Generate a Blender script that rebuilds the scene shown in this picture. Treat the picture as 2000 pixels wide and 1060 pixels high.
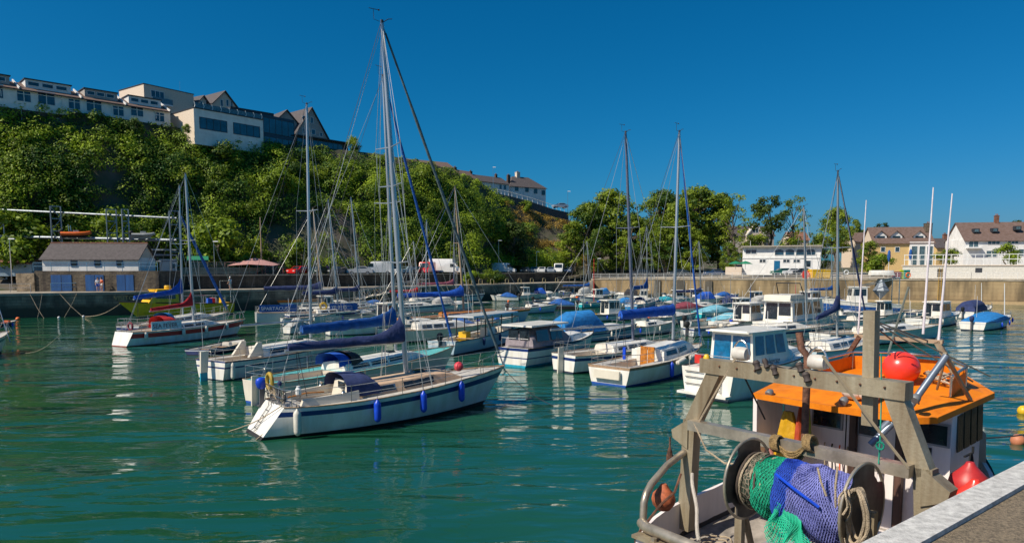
import bpy, math, random, colorsys
import numpy as np
from mathutils import Vector, Matrix, noise
random.seed(7); RNG = np.random.default_rng(7)
SC = bpy.context.scene
COL = SC.collection
for o in list(bpy.data.objects): bpy.data.objects.remove(o)
R = math.radians
# ------------------------------------------------------------------ camera
HC, FPX, PITCH, CYP = 5.7, 1365.0, R(5), 644.4
cam = bpy.data.objects.new('camera', bpy.data.cameras.new('camera')); COL.objects.link(cam)
cam.location = (0, 0, HC); cam.rotation_euler = (R(90)-PITCH, 0, 0)
cam.data.sensor_width = 36; cam.data.lens = FPX/2000*36
cam.data.shift_y = (CYP-530)/2000
cam.data.clip_start = .1; cam.data.clip_end = 6000
SC.camera = cam
SC.render.resolution_x, SC.render.resolution_y = 1024, 542
# ------------------------------------------------------------------ sky + sun
SUN_AZ = Vector((-.88, -.47)).normalized(); SUN_EL = R(46)
w = bpy.data.worlds.new('World'); SC.world = w; w.use_nodes = True
nt = w.node_tree; nt.nodes.clear()
sky = nt.nodes.new('ShaderNodeTexSky'); sky.sky_type = 'NISHITA'; sky.sun_disc = False
sky.sun_elevation = SUN_EL; sky.sun_rotation = math.atan2(SUN_AZ.x, SUN_AZ.y)
sky.air_density = 1.0; sky.dust_density = 1.0; sky.ozone_density = 6.0
sp_ = nt.nodes.new('ShaderNodeSeparateColor'); cb = nt.nodes.new('ShaderNodeCombineColor')      # deep polarised blue: red falls off faster than blue
rr_ = nt.nodes.new('ShaderNodeMath'); rr_.operation = 'MULTIPLY'; r2_ = nt.nodes.new('ShaderNodeMath'); r2_.operation = 'MULTIPLY'; r2_.inputs[1].default_value = .0206
r3_ = nt.nodes.new('ShaderNodeMath'); r3_.operation = 'MULTIPLY'; r4_ = nt.nodes.new('ShaderNodeMath'); r4_.operation = 'MINIMUM'
gg_ = nt.nodes.new('ShaderNodeMath'); gg_.operation = 'MULTIPLY'; gg_.inputs[1].default_value = .70
bg = nt.nodes.new('ShaderNodeBackground'); bg.inputs[1].default_value = .066
wo = nt.nodes.new('ShaderNodeOutputWorld'); lk = nt.links.new
lk(sky.outputs[0], sp_.inputs[0]); lk(sp_.outputs[0], rr_.inputs[0]); lk(sp_.outputs[0], rr_.inputs[1]); lk(rr_.outputs[0], r3_.inputs[0]); lk(sp_.outputs[0], r3_.inputs[1]); lk(r3_.outputs[0], r2_.inputs[0]); lk(r2_.outputs[0], r4_.inputs[0]); lk(sp_.outputs[0], r4_.inputs[1]); lk(sp_.outputs[1], gg_.inputs[0])
lk(r4_.outputs[0], cb.inputs[0]); lk(gg_.outputs[0], cb.inputs[1]); lk(sp_.outputs[2], cb.inputs[2]); lk(cb.outputs[0], bg.inputs[0]); lk(bg.outputs[0], wo.inputs[0])
sl = bpy.data.lights.new('sun', 'SUN'); sl.energy = 4.4; sl.angle = R(.5); sl.color = (1, .91, .76)
so = bpy.data.objects.new('sun', sl); COL.objects.link(so)
sd = Vector((SUN_AZ.x*math.cos(SUN_EL), SUN_AZ.y*math.cos(SUN_EL), math.sin(SUN_EL)))
so.rotation_euler = sd.to_track_quat('Z', 'Y').to_euler(); so.location = sd*80
SC.view_settings.view_transform = 'Standard'; SC.view_settings.look = 'None'
SC.view_settings.exposure = 0.36; SC.view_settings.gamma = 1
# ------------------------------------------------------------------ picture -> world (a measuring aid for laying things out)
def ray(px, py):
    x = (px-1000)/FPX; y = -(py-CYP)/FPX
    return Vector((x, math.cos(PITCH)+y*math.sin(PITCH), -math.sin(PITCH)+y*math.cos(PITCH)))
def gz(px, py, z=0):
    r = ray(px, py); t = (z-HC)/r.z; return Vector((r.x*t, r.y*t, z))
def gy(px, py, Y):
    r = ray(px, py); t = Y/r.y; return Vector((r.x*t, Y, HC+r.z*t))
def gplane(px, py, p0, n):
    r = ray(px, py); c = Vector((0, 0, HC)); t = (Vector(p0)-c).dot(n)/r.dot(n); return c+r*t
# ------------------------------------------------------------------ materials
def lin(h):
    if isinstance(h, str):
        h = h.lstrip('#'); c = [int(h[i:i+2], 16)/255 for i in (0, 2, 4)]
        return tuple(x/12.92 if x <= .04045 else ((x+.055)/1.055)**2.4 for x in c)
    return tuple(h)
_M = {}
def mat(name, c=(.5, .5, .5), rough=.5, metal=0., var=.12, sc=4., bump=0., bsc=30., c2=None, streak=False, spec=.5, coat=0.):
    if name in _M: return _M[name]
    m = bpy.data.materials.new(name); m.use_nodes = True; _M[name] = m
    t = m.node_tree; b = t.nodes['Principled BSDF']; c = lin(c)
    b.inputs['Roughness'].default_value = rough; b.inputs['Metallic'].default_value = metal
    b.inputs['Specular IOR Level'].default_value = spec
    if coat: b.inputs['Coat Weight'].default_value = coat; b.inputs['Coat Roughness'].default_value = .08
    tc = t.nodes.new('ShaderNodeTexCoord'); mp = t.nodes.new('ShaderNodeMapping')
    t.links.new(tc.outputs['Object'], mp.inputs[0])
    if streak: mp.inputs['Scale'].default_value = (1, 1, .12)
    n = t.nodes.new('ShaderNodeTexNoise'); n.inputs['Scale'].default_value = sc; n.inputs['Detail'].default_value = 5
    n.inputs['Roughness'].default_value = .65
    t.links.new(mp.outputs[0], n.inputs['Vector'])
    rp = t.nodes.new('ShaderNodeValToRGB'); rp.color_ramp.elements[0].position = .34; rp.color_ramp.elements[1].position = .66
    lo = lin(c2) if c2 else tuple(x*(1-2*var) for x in c)
    hi = tuple(min(1, x*(1+var*.6)) for x in c) if not c2 else c
    rp.color_ramp.elements[0].color = (*lo, 1); rp.color_ramp.elements[1].color = (*hi, 1)
    t.links.new(n.outputs[0], rp.inputs[0]); t.links.new(rp.outputs[0], b.inputs['Base Color'])
    if bump:
        n2 = t.nodes.new('ShaderNodeTexNoise'); n2.inputs['Scale'].default_value = bsc; n2.inputs['Detail'].default_value = 4
        t.links.new(tc.outputs['Object'], n2.inputs['Vector'])
        bu = t.nodes.new('ShaderNodeBump'); bu.inputs['Strength'].default_value = bump; bu.inputs['Distance'].default_value = .05
        t.links.new(n2.outputs[0], bu.inputs['Height']); t.links.new(bu.outputs[0], b.inputs['Normal'])
    return m
def gel(name, c, **k): return mat(name, c, rough=.3, var=.05, sc=1.5, coat=.3, **k)
W1 = mat('white_gelcoat', (.84, .82, .77), rough=.32, sc=2.2, coat=.25, streak=True, c2=(.70, .66, .56)); W2 = gel('cream_gelcoat', (.72, .66, .54)); W3 = gel('grey_white_gelcoat', (.62, .63, .62))
NAVY = gel('navy_stripe', (.010, .035, .16)); REDS = gel('red_stripe', (.62, .025, .025)); BLUEH = gel('bright_blue_hull', (.02, .22, .50))
TEAL = gel('teal_paint', (.03, .42, .46)); BLK = mat('black_rubber', (.015, .015, .016), .7); ANTI = mat('antifouling', (.02, .03, .06), .8)
ANTIR = mat('red_antifouling', (.22, .05, .04), .8); ANTIB = mat('blue_antifouling', (.01, .08, .38), .7); ANTIT = mat('turquoise_antifouling', (.01, .34, .48), .7)
ALU = mat('anodised_spar', (.52, .55, .56), .38, .75, var=.12, sc=2, streak=True); ALUD = mat('dark_spar', (.16, .18, .25), .4, .4)
WOODM = mat('varnished_spar', (.36, .26, .17), .45, streak=True); WIRE = mat('rigging_wire', (.55, .55, .52), .4, .6); WIRED = mat('dark_rope', (.05, .05, .06), .8)
SS = mat('stainless', (.62, .6, .56), .25, .9, var=.1); GLASS = mat('tinted_glass', (.02, .03, .04), .08, var=.2, spec=.8)
GLASSB = mat('blue_tinted_glass', (.01, .14, .30), .1, var=.2, spec=.8); GLASSL = mat('pale_glass', (.10, .16, .19), .1, var=.3, spec=.8)
DECK = mat('nonslip_deck', (.50, .47, .42), .75, bump=.15, bsc=90); TEAK = mat('teak', (.38, .25, .15), .7, var=.2, sc=8); TAN = mat('tan_deck_paint', (.55, .38, .25), .7)
ROPE = mat('pale_rope', (.48, .38, .26), .9, bump=.6, bsc=70, var=.2); WOODO = mat('orange_varnished_wood', (.55, .20, .03), .35, var=.25, sc=6)
def cloth(name, c): return mat(name, c, .85, var=.18, sc=3, bump=.5, bsc=6)
CNAVY = cloth('navy_canvas', (.028, .045, .14)); CBLUE = cloth('blue_canvas', (.012, .10, .36)); CROY = cloth('royal_blue_canvas', (.01, .10, .52))
CSKY = cloth('sky_blue_canvas', (.012, .19, .50)); CRED = cloth('red_canvas', (.50, .012, .02)); CRED2 = cloth('bright_red_canvas', (.75, .03, .03))
CTEAL = cloth('teal_canvas', (.02, .34, .42)); CMAR = cloth('maroon_canvas', (.22, .04, .06)); CGREY = cloth('grey_canvas', (.42, .42, .40)); CBLK = cloth('black_canvas', (.03, .03, .035))
CPALE = cloth('pale_blue_canvas', (.16, .42, .52)); CPINK = cloth('faded_pink_canvas', (.45, .12, .16))
FB = mat('blue_fender', (.01, .07, .62), .35); FW = mat('white_fender', (.72, .68, .58), .45); FR = mat('red_buoy_vinyl', (.85, .05, .03), .3, var=.06, coat=.3)
ORNG = mat('orange_plastic', (.85, .16, .02), .5); YEL = mat('yellow_plastic', (.80, .48, .02), .45); YELP = mat('yellow_paint', (.92, .52, .02), .4)
# ------------------------------------------------------------------ mesh building
class MB:
    def __init__(s): s.v = []; s.f = []; s.m = []; s.mi = 0
    def add(s, vs, fs, mi=None):
        o = len(s.v); s.v += [tuple(v) for v in vs]; s.f += [tuple(i+o for i in f) for f in fs]; s.m += [s.mi if mi is None else mi]*len(fs)
        return s
    def box(s, x0, x1, y0, y1, z0, z1, mi=None, tx=0, ty=0):
        v = [(x0, y0, z0), (x1, y0, z0), (x1, y1, z0), (x0, y1, z0), (x0+tx, y0+ty, z1), (x1-tx, y0+ty, z1), (x1-tx, y1-ty, z1), (x0+tx, y1-ty, z1)]
        return s.add(v, [(0, 3, 2, 1), (4, 5, 6, 7), (0, 1, 5, 4), (1, 2, 6, 5), (2, 3, 7, 6), (3, 0, 4, 7)], mi)
    def hexa(s, b, t, mi=None):   # bottom quad, top quad
        return s.add(list(b)+list(t), [(0, 3, 2, 1), (4, 5, 6, 7), (0, 1, 5, 4), (1, 2, 6, 5), (2, 3, 7, 6), (3, 0, 4, 7)], mi)
    def beam(s, p, q, w, h=None, mi=None, up=(0, 0, 1)):
        p = Vector(p); q = Vector(q); h = h or w; d = (q-p).normalized(); u = Vector(up)
        if abs(d.dot(u)) > .95: u = Vector((1, 0, 0))
        a = d.cross(u).normalized()*w/2; c = a.cross(d).normalized()*h/2
        return s.hexa([p-a-c, p+a-c, p+a+c, p-a+c], [q-a-c, q+a-c, q+a+c, q-a+c], mi)
    def tube(s, pts, r, n=6, mi=None, closed=False):
        pts = [Vector(p) for p in pts]; N = len(pts); rr = r if isinstance(r, (list, tuple)) else [r]*N
        vs = []; u = None
        for i, p in enumerate(pts):
            if closed: d = pts[(i+1) % N]-pts[i-1]
            else: d = pts[min(i+1, N-1)]-pts[max(i-1, 0)]
            d = d.normalized() if d.length > 1e-9 else Vector((0, 0, 1))
            if u is None:
                u = Vector((0, 0, 1)) if abs(d.z) < .9 else Vector((1, 0, 0))
            a = (u-d*u.dot(d))
            a = a.normalized() if a.length > 1e-6 else d.orthogonal().normalized()
            u = a; c = d.cross(a)
            for k in range(n):
                t = 2*math.pi*k/n; vs.append(p+(a*math.cos(t)+c*math.sin(t))*rr[i])
        fs = []
        for i in range(N if closed else N-1):
            j = (i+1) % N
            for k in range(n): l = (k+1) % n; fs.append((i*n+k, i*n+l, j*n+l, j*n+k))
        if not closed: fs += [tuple(range(n))[::-1], tuple((N-1)*n+k for k in range(n))]
        return s.add(vs, fs, mi)
    def lathe(s, prof, n=12, c=(0, 0, 0), ax=(0, 0, 1), mi=None):
        c = Vector(c); ax = Vector(ax).normalized(); a = ax.orthogonal().normalized(); b = ax.cross(a)
        vs = []
        for r, z in prof:
            for k in range(n):
                t = 2*math.pi*k/n; vs.append(c+ax*z+(a*math.cos(t)+b*math.sin(t))*r)
        fs = [(i*n+k, i*n+(k+1) % n, (i+1)*n+(k+1) % n, (i+1)*n+k) for i in range(len(prof)-1) for k in range(n)]
        fs += [tuple(range(n))[::-1], tuple((len(prof)-1)*n+k for k in range(n))]
        return s.add(vs, fs, mi)
    def ball(s, c, r, n=12, mi=None, sz=1):
        m = max(5, n//2); pr = [(max(.001, r*math.sin(math.pi*i/m)), -r*sz*math.cos(math.pi*i/m)) for i in range(m+1)]
        return s.lathe(pr, n, c, mi=mi)
    def loft(s, secs, mi=None, closed=False, cap0=False, cap1=False):
        n = len(secs[0]); vs = [p for q in secs for p in q]; fs = []
        for i in range(len(secs)-1):
            for k in range(n if closed else n-1): l = (k+1) % n; fs.append((i*n+k, i*n+l, (i+1)*n+l, (i+1)*n+k))
        if cap0: fs.append(tuple(range(n))[::-1])
        if cap1: fs.append(tuple((len(secs)-1)*n+k for k in range(n)))
        return s.add(vs, fs, mi)
    def prism(s, poly, d, mi=None):   # poly: 3D points, d: extrusion vector
        n = len(poly); d = Vector(d); vs = [Vector(p) for p in poly]+[Vector(p)+d for p in poly]
        return s.add(vs, [tuple(range(n))[::-1], tuple(range(n, 2*n))]+[(i, (i+1) % n, n+(i+1) % n, n+i) for i in range(n)], mi)
    def build(s, name, mats, parent=None, smooth=False, loc=None):
        me = bpy.data.meshes.new(name); me.from_pydata(s.v, [], s.f)
        if not isinstance(mats, (list, tuple)): mats = [mats]
        for m in mats: me.materials.append(m)
        me.polygons.foreach_set('material_index', s.m)
        if smooth: me.polygons.foreach_set('use_smooth', [True]*len(s.f))
        me.update()
        if smooth:
            try: me.set_sharp_from_angle(angle=R(40))
            except Exception: pass
        o = bpy.data.objects.new(name, me); COL.objects.link(o)
        if parent: o.parent = parent
        if loc is not None: o.location = loc
        return o
def tag(o, label=None, cat=None, group=None, kind=None):
    if label: o['label'] = label
    if cat: o['category'] = cat
    if group: o['group'] = group
    if kind: o['kind'] = kind
    return o
def empty(name, loc, rz=0, label=None, cat=None, group=None):
    o = bpy.data.objects.new(name, None); COL.objects.link(o); o.location = loc; o.rotation_euler = (0, 0, rz); o.empty_display_size = .3
    return tag(o, label, cat, group)
def struct(name, mb, m, smooth=False): return tag(mb.build(name, m, smooth=smooth), kind='structure')
def copy_tree(o, parent=None):
    c = o.copy(); COL.objects.link(c); c.parent = parent
    for ch in list(o.children): copy_tree(ch, c)
    return c
def text(name, s, size, m, parent, loc, rot, shear=0, ext=.004, align='LEFT', parts=None):
    cu = bpy.data.curves.new(name, 'FONT'); cu.body = s; cu.size = size; cu.extrude = ext; cu.shear = shear; cu.align_x = align; cu.resolution_u = 3
    t = bpy.data.objects.new('tmp', cu); COL.objects.link(t)
    me = bpy.data.meshes.new_from_object(t.evaluated_get(bpy.context.evaluated_depsgraph_get()))
    bpy.data.objects.remove(t); me.materials.clear(); me.materials.append(m)
    o = bpy.data.objects.new(name, me); COL.objects.link(o); o.parent = parent; o.location = loc; o.rotation_euler = rot
    return o
def nz(p, s=1.): return noise.noise(Vector(p)*s)
PVC_ = mat('white_aerial_plastic', (.75, .75, .73), .5)
# ------------------------------------------------------------------ boats
class Hull:
    def __init__(s, L, B, F0, F1, ts=.75, rake=.8, strn=0., sm=.4, full=.8, wl=.8, dip=.1):
        s.__dict__.update(L=L, B=B, F0=F0, F1=F1, ts=ts, rake=rake, strn=strn, sm=sm, full=full, wl=wl, dip=dip)
    def w(s, t):
        t = min(max(t, 0), 1)
        g = s.ts+(1-s.ts)*math.sin(math.pi/2*t/s.sm) if t < s.sm else max(.012, math.cos(math.pi/2*((t-s.sm)/(1-s.sm))**1.35)**s.full)
        return s.B/2*g
    def z(s, t): return s.F0+(s.F1-s.F0)*t**1.7-s.dip*math.sin(math.pi*min(1, t))*.6
    def P(s, t, v, side):
        zd = s.z(t); z = v*zd if v >= 0 else v*.35
        vv = max(v, 0); g = s.wl+(1-s.wl)*vv**.7 if v >= 0 else s.wl*(1+v*.6)
        g *= 1-.45*t**3*(1-vv)
        x = t*s.L+s.rake*vv*t**5-s.strn*(vv-1)*0+(s.strn*vv)*(1-t)**6
        return Vector((x, side*s.w(t)*g, z))
    def edge(s, x, side=-1, dy=0, dz=0):      # deck edge at local x
        t = min(1, max(0, x/(s.L+s.rake*(max(0, x)/s.L)**5)))
        return Vector((x, side*(s.w(t)+dy), s.z(t)+dz))
    def T(s, x): return min(1, max(0, x/(s.L+s.rake*.6*(max(0, min(x, s.L))/s.L)**5)))
    def build(s, mats, parent, rows=(-1, 0, .1, .4, .7, .86, 1), idx=(1, 1, 0, 0, 2, 0), n=26, name='hull'):
        mb = MB(); ts = [i/n for i in range(n+1)]; secs = []
        for t in ts:
            secs.append([s.P(t, v, 1) for v in reversed(rows)]+[s.P(t, v, -1) for v in rows])
        m = len(rows); k = 2*m; vs = [p for q in secs for p in q]; o = len(mb.v)
        mb.add(vs, [])
        for i in range(n):
            for j in range(k-1):
                if j < m-1: mi = idx[m-2-j]
                elif j == m-1: mi = 1
                else: mi = idx[j-m]
                mb.f.append((i*k+j, i*k+j+1, (i+1)*k+j+1, (i+1)*k+j)); mb.m.append(mi)
        for j in range(m-1):   # transom
            mb.f.append((j, k-1-j, k-2-j, j+1)); mb.m.append(idx[m-2-j] if idx[m-2-j] != 2 or s.strn == 0 else 0)
        return mb.build(name, mats, parent, smooth=True)
    def deck(s, m, parent, well=None, mfloor=None, zf=.35, n=26, drop=.04, name='deck'):
        mb = MB(); ts = sorted(set([i/n for i in range(n+1)]+([well[0]/s.L, well[1]/s.L] if well else [])))
        def pt(t, y): x = t*s.L+s.rake*t**5+s.strn*(1-t)**6; return Vector((x, y, s.z(t)-drop))
        for a, b in zip(ts[:-1], ts[1:]):
            wa, wb = s.w(a)*.985, s.w(b)*.985
            inw = well and a*s.L >= well[0]-1e-4 and b*s.L <= well[1]+1e-4
            if not inw:
                mb.add([pt(a, -wa), pt(b, -wb), pt(b, wb), pt(a, wa)], [(0, 1, 2, 3)], 0)
            else:
                c0, c1 = min(well[2], wa*.93), min(well[2], wb*.93)
                for sg in (-1, 1):
                    q = [pt(a, sg*wa), pt(b, sg*wb), pt(b, sg*c1), pt(a, sg*c0)]; mb.add(q, [(0, 1, 2, 3)], 0)
                    q2 = [pt(a, sg*c0), pt(b, sg*c1), Vector((pt(b, 0).x, sg*c1, zf)), Vector((pt(a, 0).x, sg*c0, zf))]; mb.add(q2, [(0, 1, 2, 3)], 1)
                mb.add([(pt(a, 0).x, -c0, zf), (pt(b, 0).x, -c1, zf), (pt(b, 0).x, c1, zf), (pt(a, 0).x, c0, zf)], [(0, 1, 2, 3)], 2)
        if well:
            for xx in (well[0], well[1]):
                t = xx/s.L; c = min(well[2], s.w(t)*.985*.93); p = pt(t, 0)
                mb.add([(p.x, -c, zf), (p.x, c, zf), (p.x, c, p.z), (p.x, -c, p.z)], [(0, 1, 2, 3)], 1)
        return mb.build(name, [m, W2, mfloor or TEAK], parent)
    def rail(s, m, parent, r=.025, name='toe_rail', t0=0, t1=1, dz=0):
        mb = MB()
        for sg in (-1, 1):
            mb.tube([Vector((t*s.L+s.rake*t**5+s.strn*(1-t)**6, sg*s.w(t), s.z(t)+dz)) for t in [t0+(t1-t0)*i/18 for i in range(19)]], r, 5)
        return mb.build(name, m, parent, smooth=True)
def house_shape(mb, h, x0, x1, wf, ht, nose=.35, aft=0., crown=.08, n=10, base=None, taper=.82):
    """coachroof / cabin: lofted; returns side(x,q) -> point on starboard/port side"""
    def sec(x):
        u = (x-x0)/(x1-x0); k = 1 if u < 1-nose else max(.0, math.cos((u-1+nose)/nose*math.pi/2))**.7
        t = h.T(x); a = min(h.w(t)*wf, h.w(h.T((x0+x1)/2))*wf*1.1); zb = (h.z(t)-.05) if base is None else base
        hh = ht*max(k, .02)
        return a, zb, hh
    secs = []
    for i in range(n+1):
        x = x0+(x1-x0)*i/n; a, zb, hh = sec(x); xa = x+(aft if i == 0 else 0)
        secs.append([(x, a, zb), (x, a*(1-(1-taper)*.5), zb+hh*.55), (xa, a*taper, zb+hh*.9), (xa, a*taper*.75, zb+hh), (xa, 0, zb+hh+crown*min(1, hh*3)), (xa, -a*taper*.75, zb+hh), (xa, -a*taper, zb+hh*.9), (x, -a*(1-(1-taper)*.5), zb+hh*.55), (x, -a, zb)])
    mb.loft(secs, 0, cap0=True, cap1=True)
    def side(x, q, sg, off=.012):
        a, zb, hh = sec(x); y = a*(1-(1-taper)*q/.9) if q > .55 else a*(1-(1-taper)*.5*q/.55)
        return Vector((x, sg*(y+off), zb+hh*q+off*.3))
    return side
def side_windows(side, spans, parent, q0=.3, q1=.72, fr=SS, gl=GLASS, name='window'):
    for sg in (-1, 1):
        for a, b in spans:
            f = MB(); g = MB()
            d = .035
            P = [side(a-d, q0-.05, sg, .012), side(b+d, q0-.05, sg, .012), side(b+d, q1+.05, sg, .012), side(a-d, q1+.05, sg, .012)]
            Q = [side(a, q0, sg, .022), side(b, q0, sg, .022), side(b-(b-a)*.06, q1, sg, .022), side(a+(b-a)*.06, q1, sg, .022)]
            o = Vector((0, sg*.012, 0))
            f.prism([p-o for p in P], o*1.2); g.prism([p-o for p in Q], o*1.3)
            fo = f.build(name, fr, parent); g.build('pane', gl, fo)
def arch(x, W, zb, H, n=12, p=.48):
    return [Vector((x, W*math.cos(math.pi*i/n)*(1 if abs(math.cos(math.pi*i/n)) < .99 else 1), zb+H*max(0, math.sin(math.pi*i/n))**p)) for i in range(n+1)]
def sprayhood(h, x, parent, c, W=None, H=.75, ln=1.0, base=None, window=True):
    W = W or h.w(h.T(x))*.6; zb = h.z(h.T(x))+.12 if base is None else base
    mb = MB(); secs = []
    for i in range(6):
        u = i/5; hh = H*(1-.12*u) if u < .5 else H*(1-.12*u)*max(.12, 1-((u-.5)/.5)**1.5*.85)
        secs.append([p+Vector((0, 0, .03*nz(p, 3))) for p in arch(x+ln*(u-.25)+.12*math.sin(u*3), W*(1-.15*u), zb, hh)])
    mb.loft(secs, 0)
    o = mb.build('sprayhood', c, parent, smooth=True)
    if window:
        g = MB(); A = secs[3]; B = secs[4]
        for k in (3, 4, 5): g.add([A[k]+Vector((.03, 0, .03)), A[k+1]+Vector((.03, 0, .03)), B[k+1]+Vector((.03, 0, .03)), B[k]+Vector((.03, 0, .03))], [(0, 1, 2, 3)])
        g.build('clear_panel', GLASSL, o)
    return o
def fender(p, parent, m=FB, L=.55, r=.11, rope=.4):
    p = Vector(p); mb = MB()
    mb.lathe([(.02, -.02), (r*.5, .0), (r*.9, .07), (r, .14), (r, L-.14), (r*.9, L-.07), (r*.4, L), (.03, L+.05)], 10, p-Vector((0, 0, L+rope)), mi=0)
    o = mb.build('fender', m, parent, smooth=True)
    MB().tube([p-Vector((0, 0, rope)), p+Vector((0, 0, .12))], .009, 4).build('fender_line', WIRED, o)
    return o
def outboard(p, parent, m=BLK, s=1., tilt=0.):
    p = Vector(p); mb = MB(); R_ = Matrix.Rotation(tilt, 4, 'Y')
    def tr(v): return p+(R_ @ Vector(v))*s
    secs = []
    for z, a, b in ((.12, .10, .12), (.2, .17, .16), (.4, .22, .19), (.58, .20, .17), (.66, .10, .1)):
        secs.append([tr((-.15+a*1.3*math.cos(k*math.pi/5), b*math.sin(k*math.pi/5), z)) for k in range(10)])
    mb.loft(secs, 0, closed=True, cap0=True, cap1=True)
    o = mb.build('outboard', m, parent, smooth=True)
    l = MB(); l.hexa([tr(v) for v in ((-.28, -.05, -.7), (-.08, -.05, -.7), (-.08, .05, -.7), (-.28, .05, -.7))], [tr(v) for v in ((-.26, -.07, .15), (-.02, -.07, .15), (-.02, .07, .15), (-.26, .07, .15))])
    l.lathe([(.03, -.15), (.06, -.05), (.05, .2), (.02, .25)], 8, tr((-.2, 0, -.68)), (1, 0, 0)); l.build('drive_leg', mat('engine_grey', (.1, .1, .11), .5), o)
    MB().box(-.02, .02, 0, 0, 0, 0)
    return o
def lifelines(h, parent, x0, x1, n=5, H=.6, m=SS, r=.011, pul=True, push=True, rr=.016, two=True):
    xs = [x0+(x1-x0)*i/(n-1) for i in range(n)]
    for x in xs:
        for sg in (-1, 1):
            p = h.edge(x, sg, -.06); MB().tube([p, p+Vector((0, 0, H))], rr*.8, 5).build('stanchion', m, parent)
    g = MB()
    for sg in (-1, 1):
        for q in ((H,) if not two else (H*.5, H)):
            g.tube([h.edge(x, sg, -.06)+Vector((0, 0, q-.02)) for x in xs], r, 4)
    g.build('guard_wire', WIRE, parent)
    if pul:
        g = MB(); xe = h.L+h.rake*.9
        a = [h.edge(x1, sg, -.06)+Vector((0, 0, H)) for sg in (-1, 1)]; tip = Vector((xe, 0, h.z(1)+H+.05))
        l, q = a[0], a[1]
        g.tube([l, l.lerp(tip, .6)+Vector((0, -.1, 0)), tip+Vector((0, -.12, 0)), tip+Vector((0, .12, 0)), q.lerp(tip, .6)+Vector((0, .1, 0)), q], rr, 6)
        for sg in (-1, 1):
            for xx in (x1+.15, (x1+xe)/2, xe-.25):
                e = h.edge(xx, sg, -.05); u = min(1, (xx-x1)/(xe-x1)); top = a[0 if sg < 0 else 1].lerp(tip, u); top.y = sg*max(.08, abs(a[0].y)*(1-u)); g.tube([e, top], rr*.8, 5)
        g.build('pulpit', m, parent, smooth=True)
    if push:
        g = MB(); e = [h.edge(x0, sg, -.06)+Vector((0, 0, H)) for sg in (-1, 1)]; xb = h.strn*.9+.05; wv = h.w(0)*.85
        for q in (0, -H*.5):
            d = Vector((0, 0, q)); g.tube([e[0]+d, Vector((xb, -wv, h.z(0)+H))+d, Vector((xb, wv, h.z(0)+H))+d, e[1]+d], rr, 6)
        for yy in (-wv, -wv*.35, wv*.35, wv): g.tube([(xb, yy, h.z(0)), (xb, yy, h.z(0)+H)], rr*.8, 5)
        g.build('pushpit', m, parent, smooth=True)
def sail_cover(p0, p1, parent, m, r0=.10, r1=.24, up=.6, name='sail_cover', drop=.1):
    """p0 aft end, p1 mast end of the boom"""
    p0, p1 = Vector(p0), Vector(p1); secs = []; n = 14; d = (p1-p0); L = d.length; dn = d.normalized()
    for i in range(n+1):
        u = i/n; c = p0.lerp(p1, u); hh = r0+(r1-r0)*u+up*max(0, (u-.72)/.28)**2; ww = (r0+(r1-r0)*u)*.62
        lat = Vector((-dn.y, dn.x, 0)).normalized(); s = []
        for k in range(12):
            a = 2*math.pi*k/12; ca, sa = math.cos(a), math.sin(a); q = 1+.16*nz((i*.9, k*1.3, L))+.07*math.sin(i*2.1+k)
            z = sa*hh if sa > 0 else sa*r0*1.15
            s.append(c+lat*ca*ww*q*(1-.45*max(0, sa))+Vector((0, 0, z*q+.04)))
        secs.append(s)
    mb = MB(); mb.loft(secs, 0, closed=True, cap0=True, cap1=True)
    return mb.build(name, m, parent, smooth=True)
def place(sp, bp):
    a = gz(*sp); b = gz(*bp); d = b-a
    return a, math.atan2(d.y, d.x), d.length
def to_plane(px, o, th):      # picture point on the boat's centre plane -> local (x, 0, z)
    n = Vector((-math.sin(th), math.cos(th), 0)); p = gplane(px[0], px[1], o, n); d = p-o
    return Vector((d.x*math.cos(th)+d.y*math.sin(th), 0, d.z))
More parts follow.
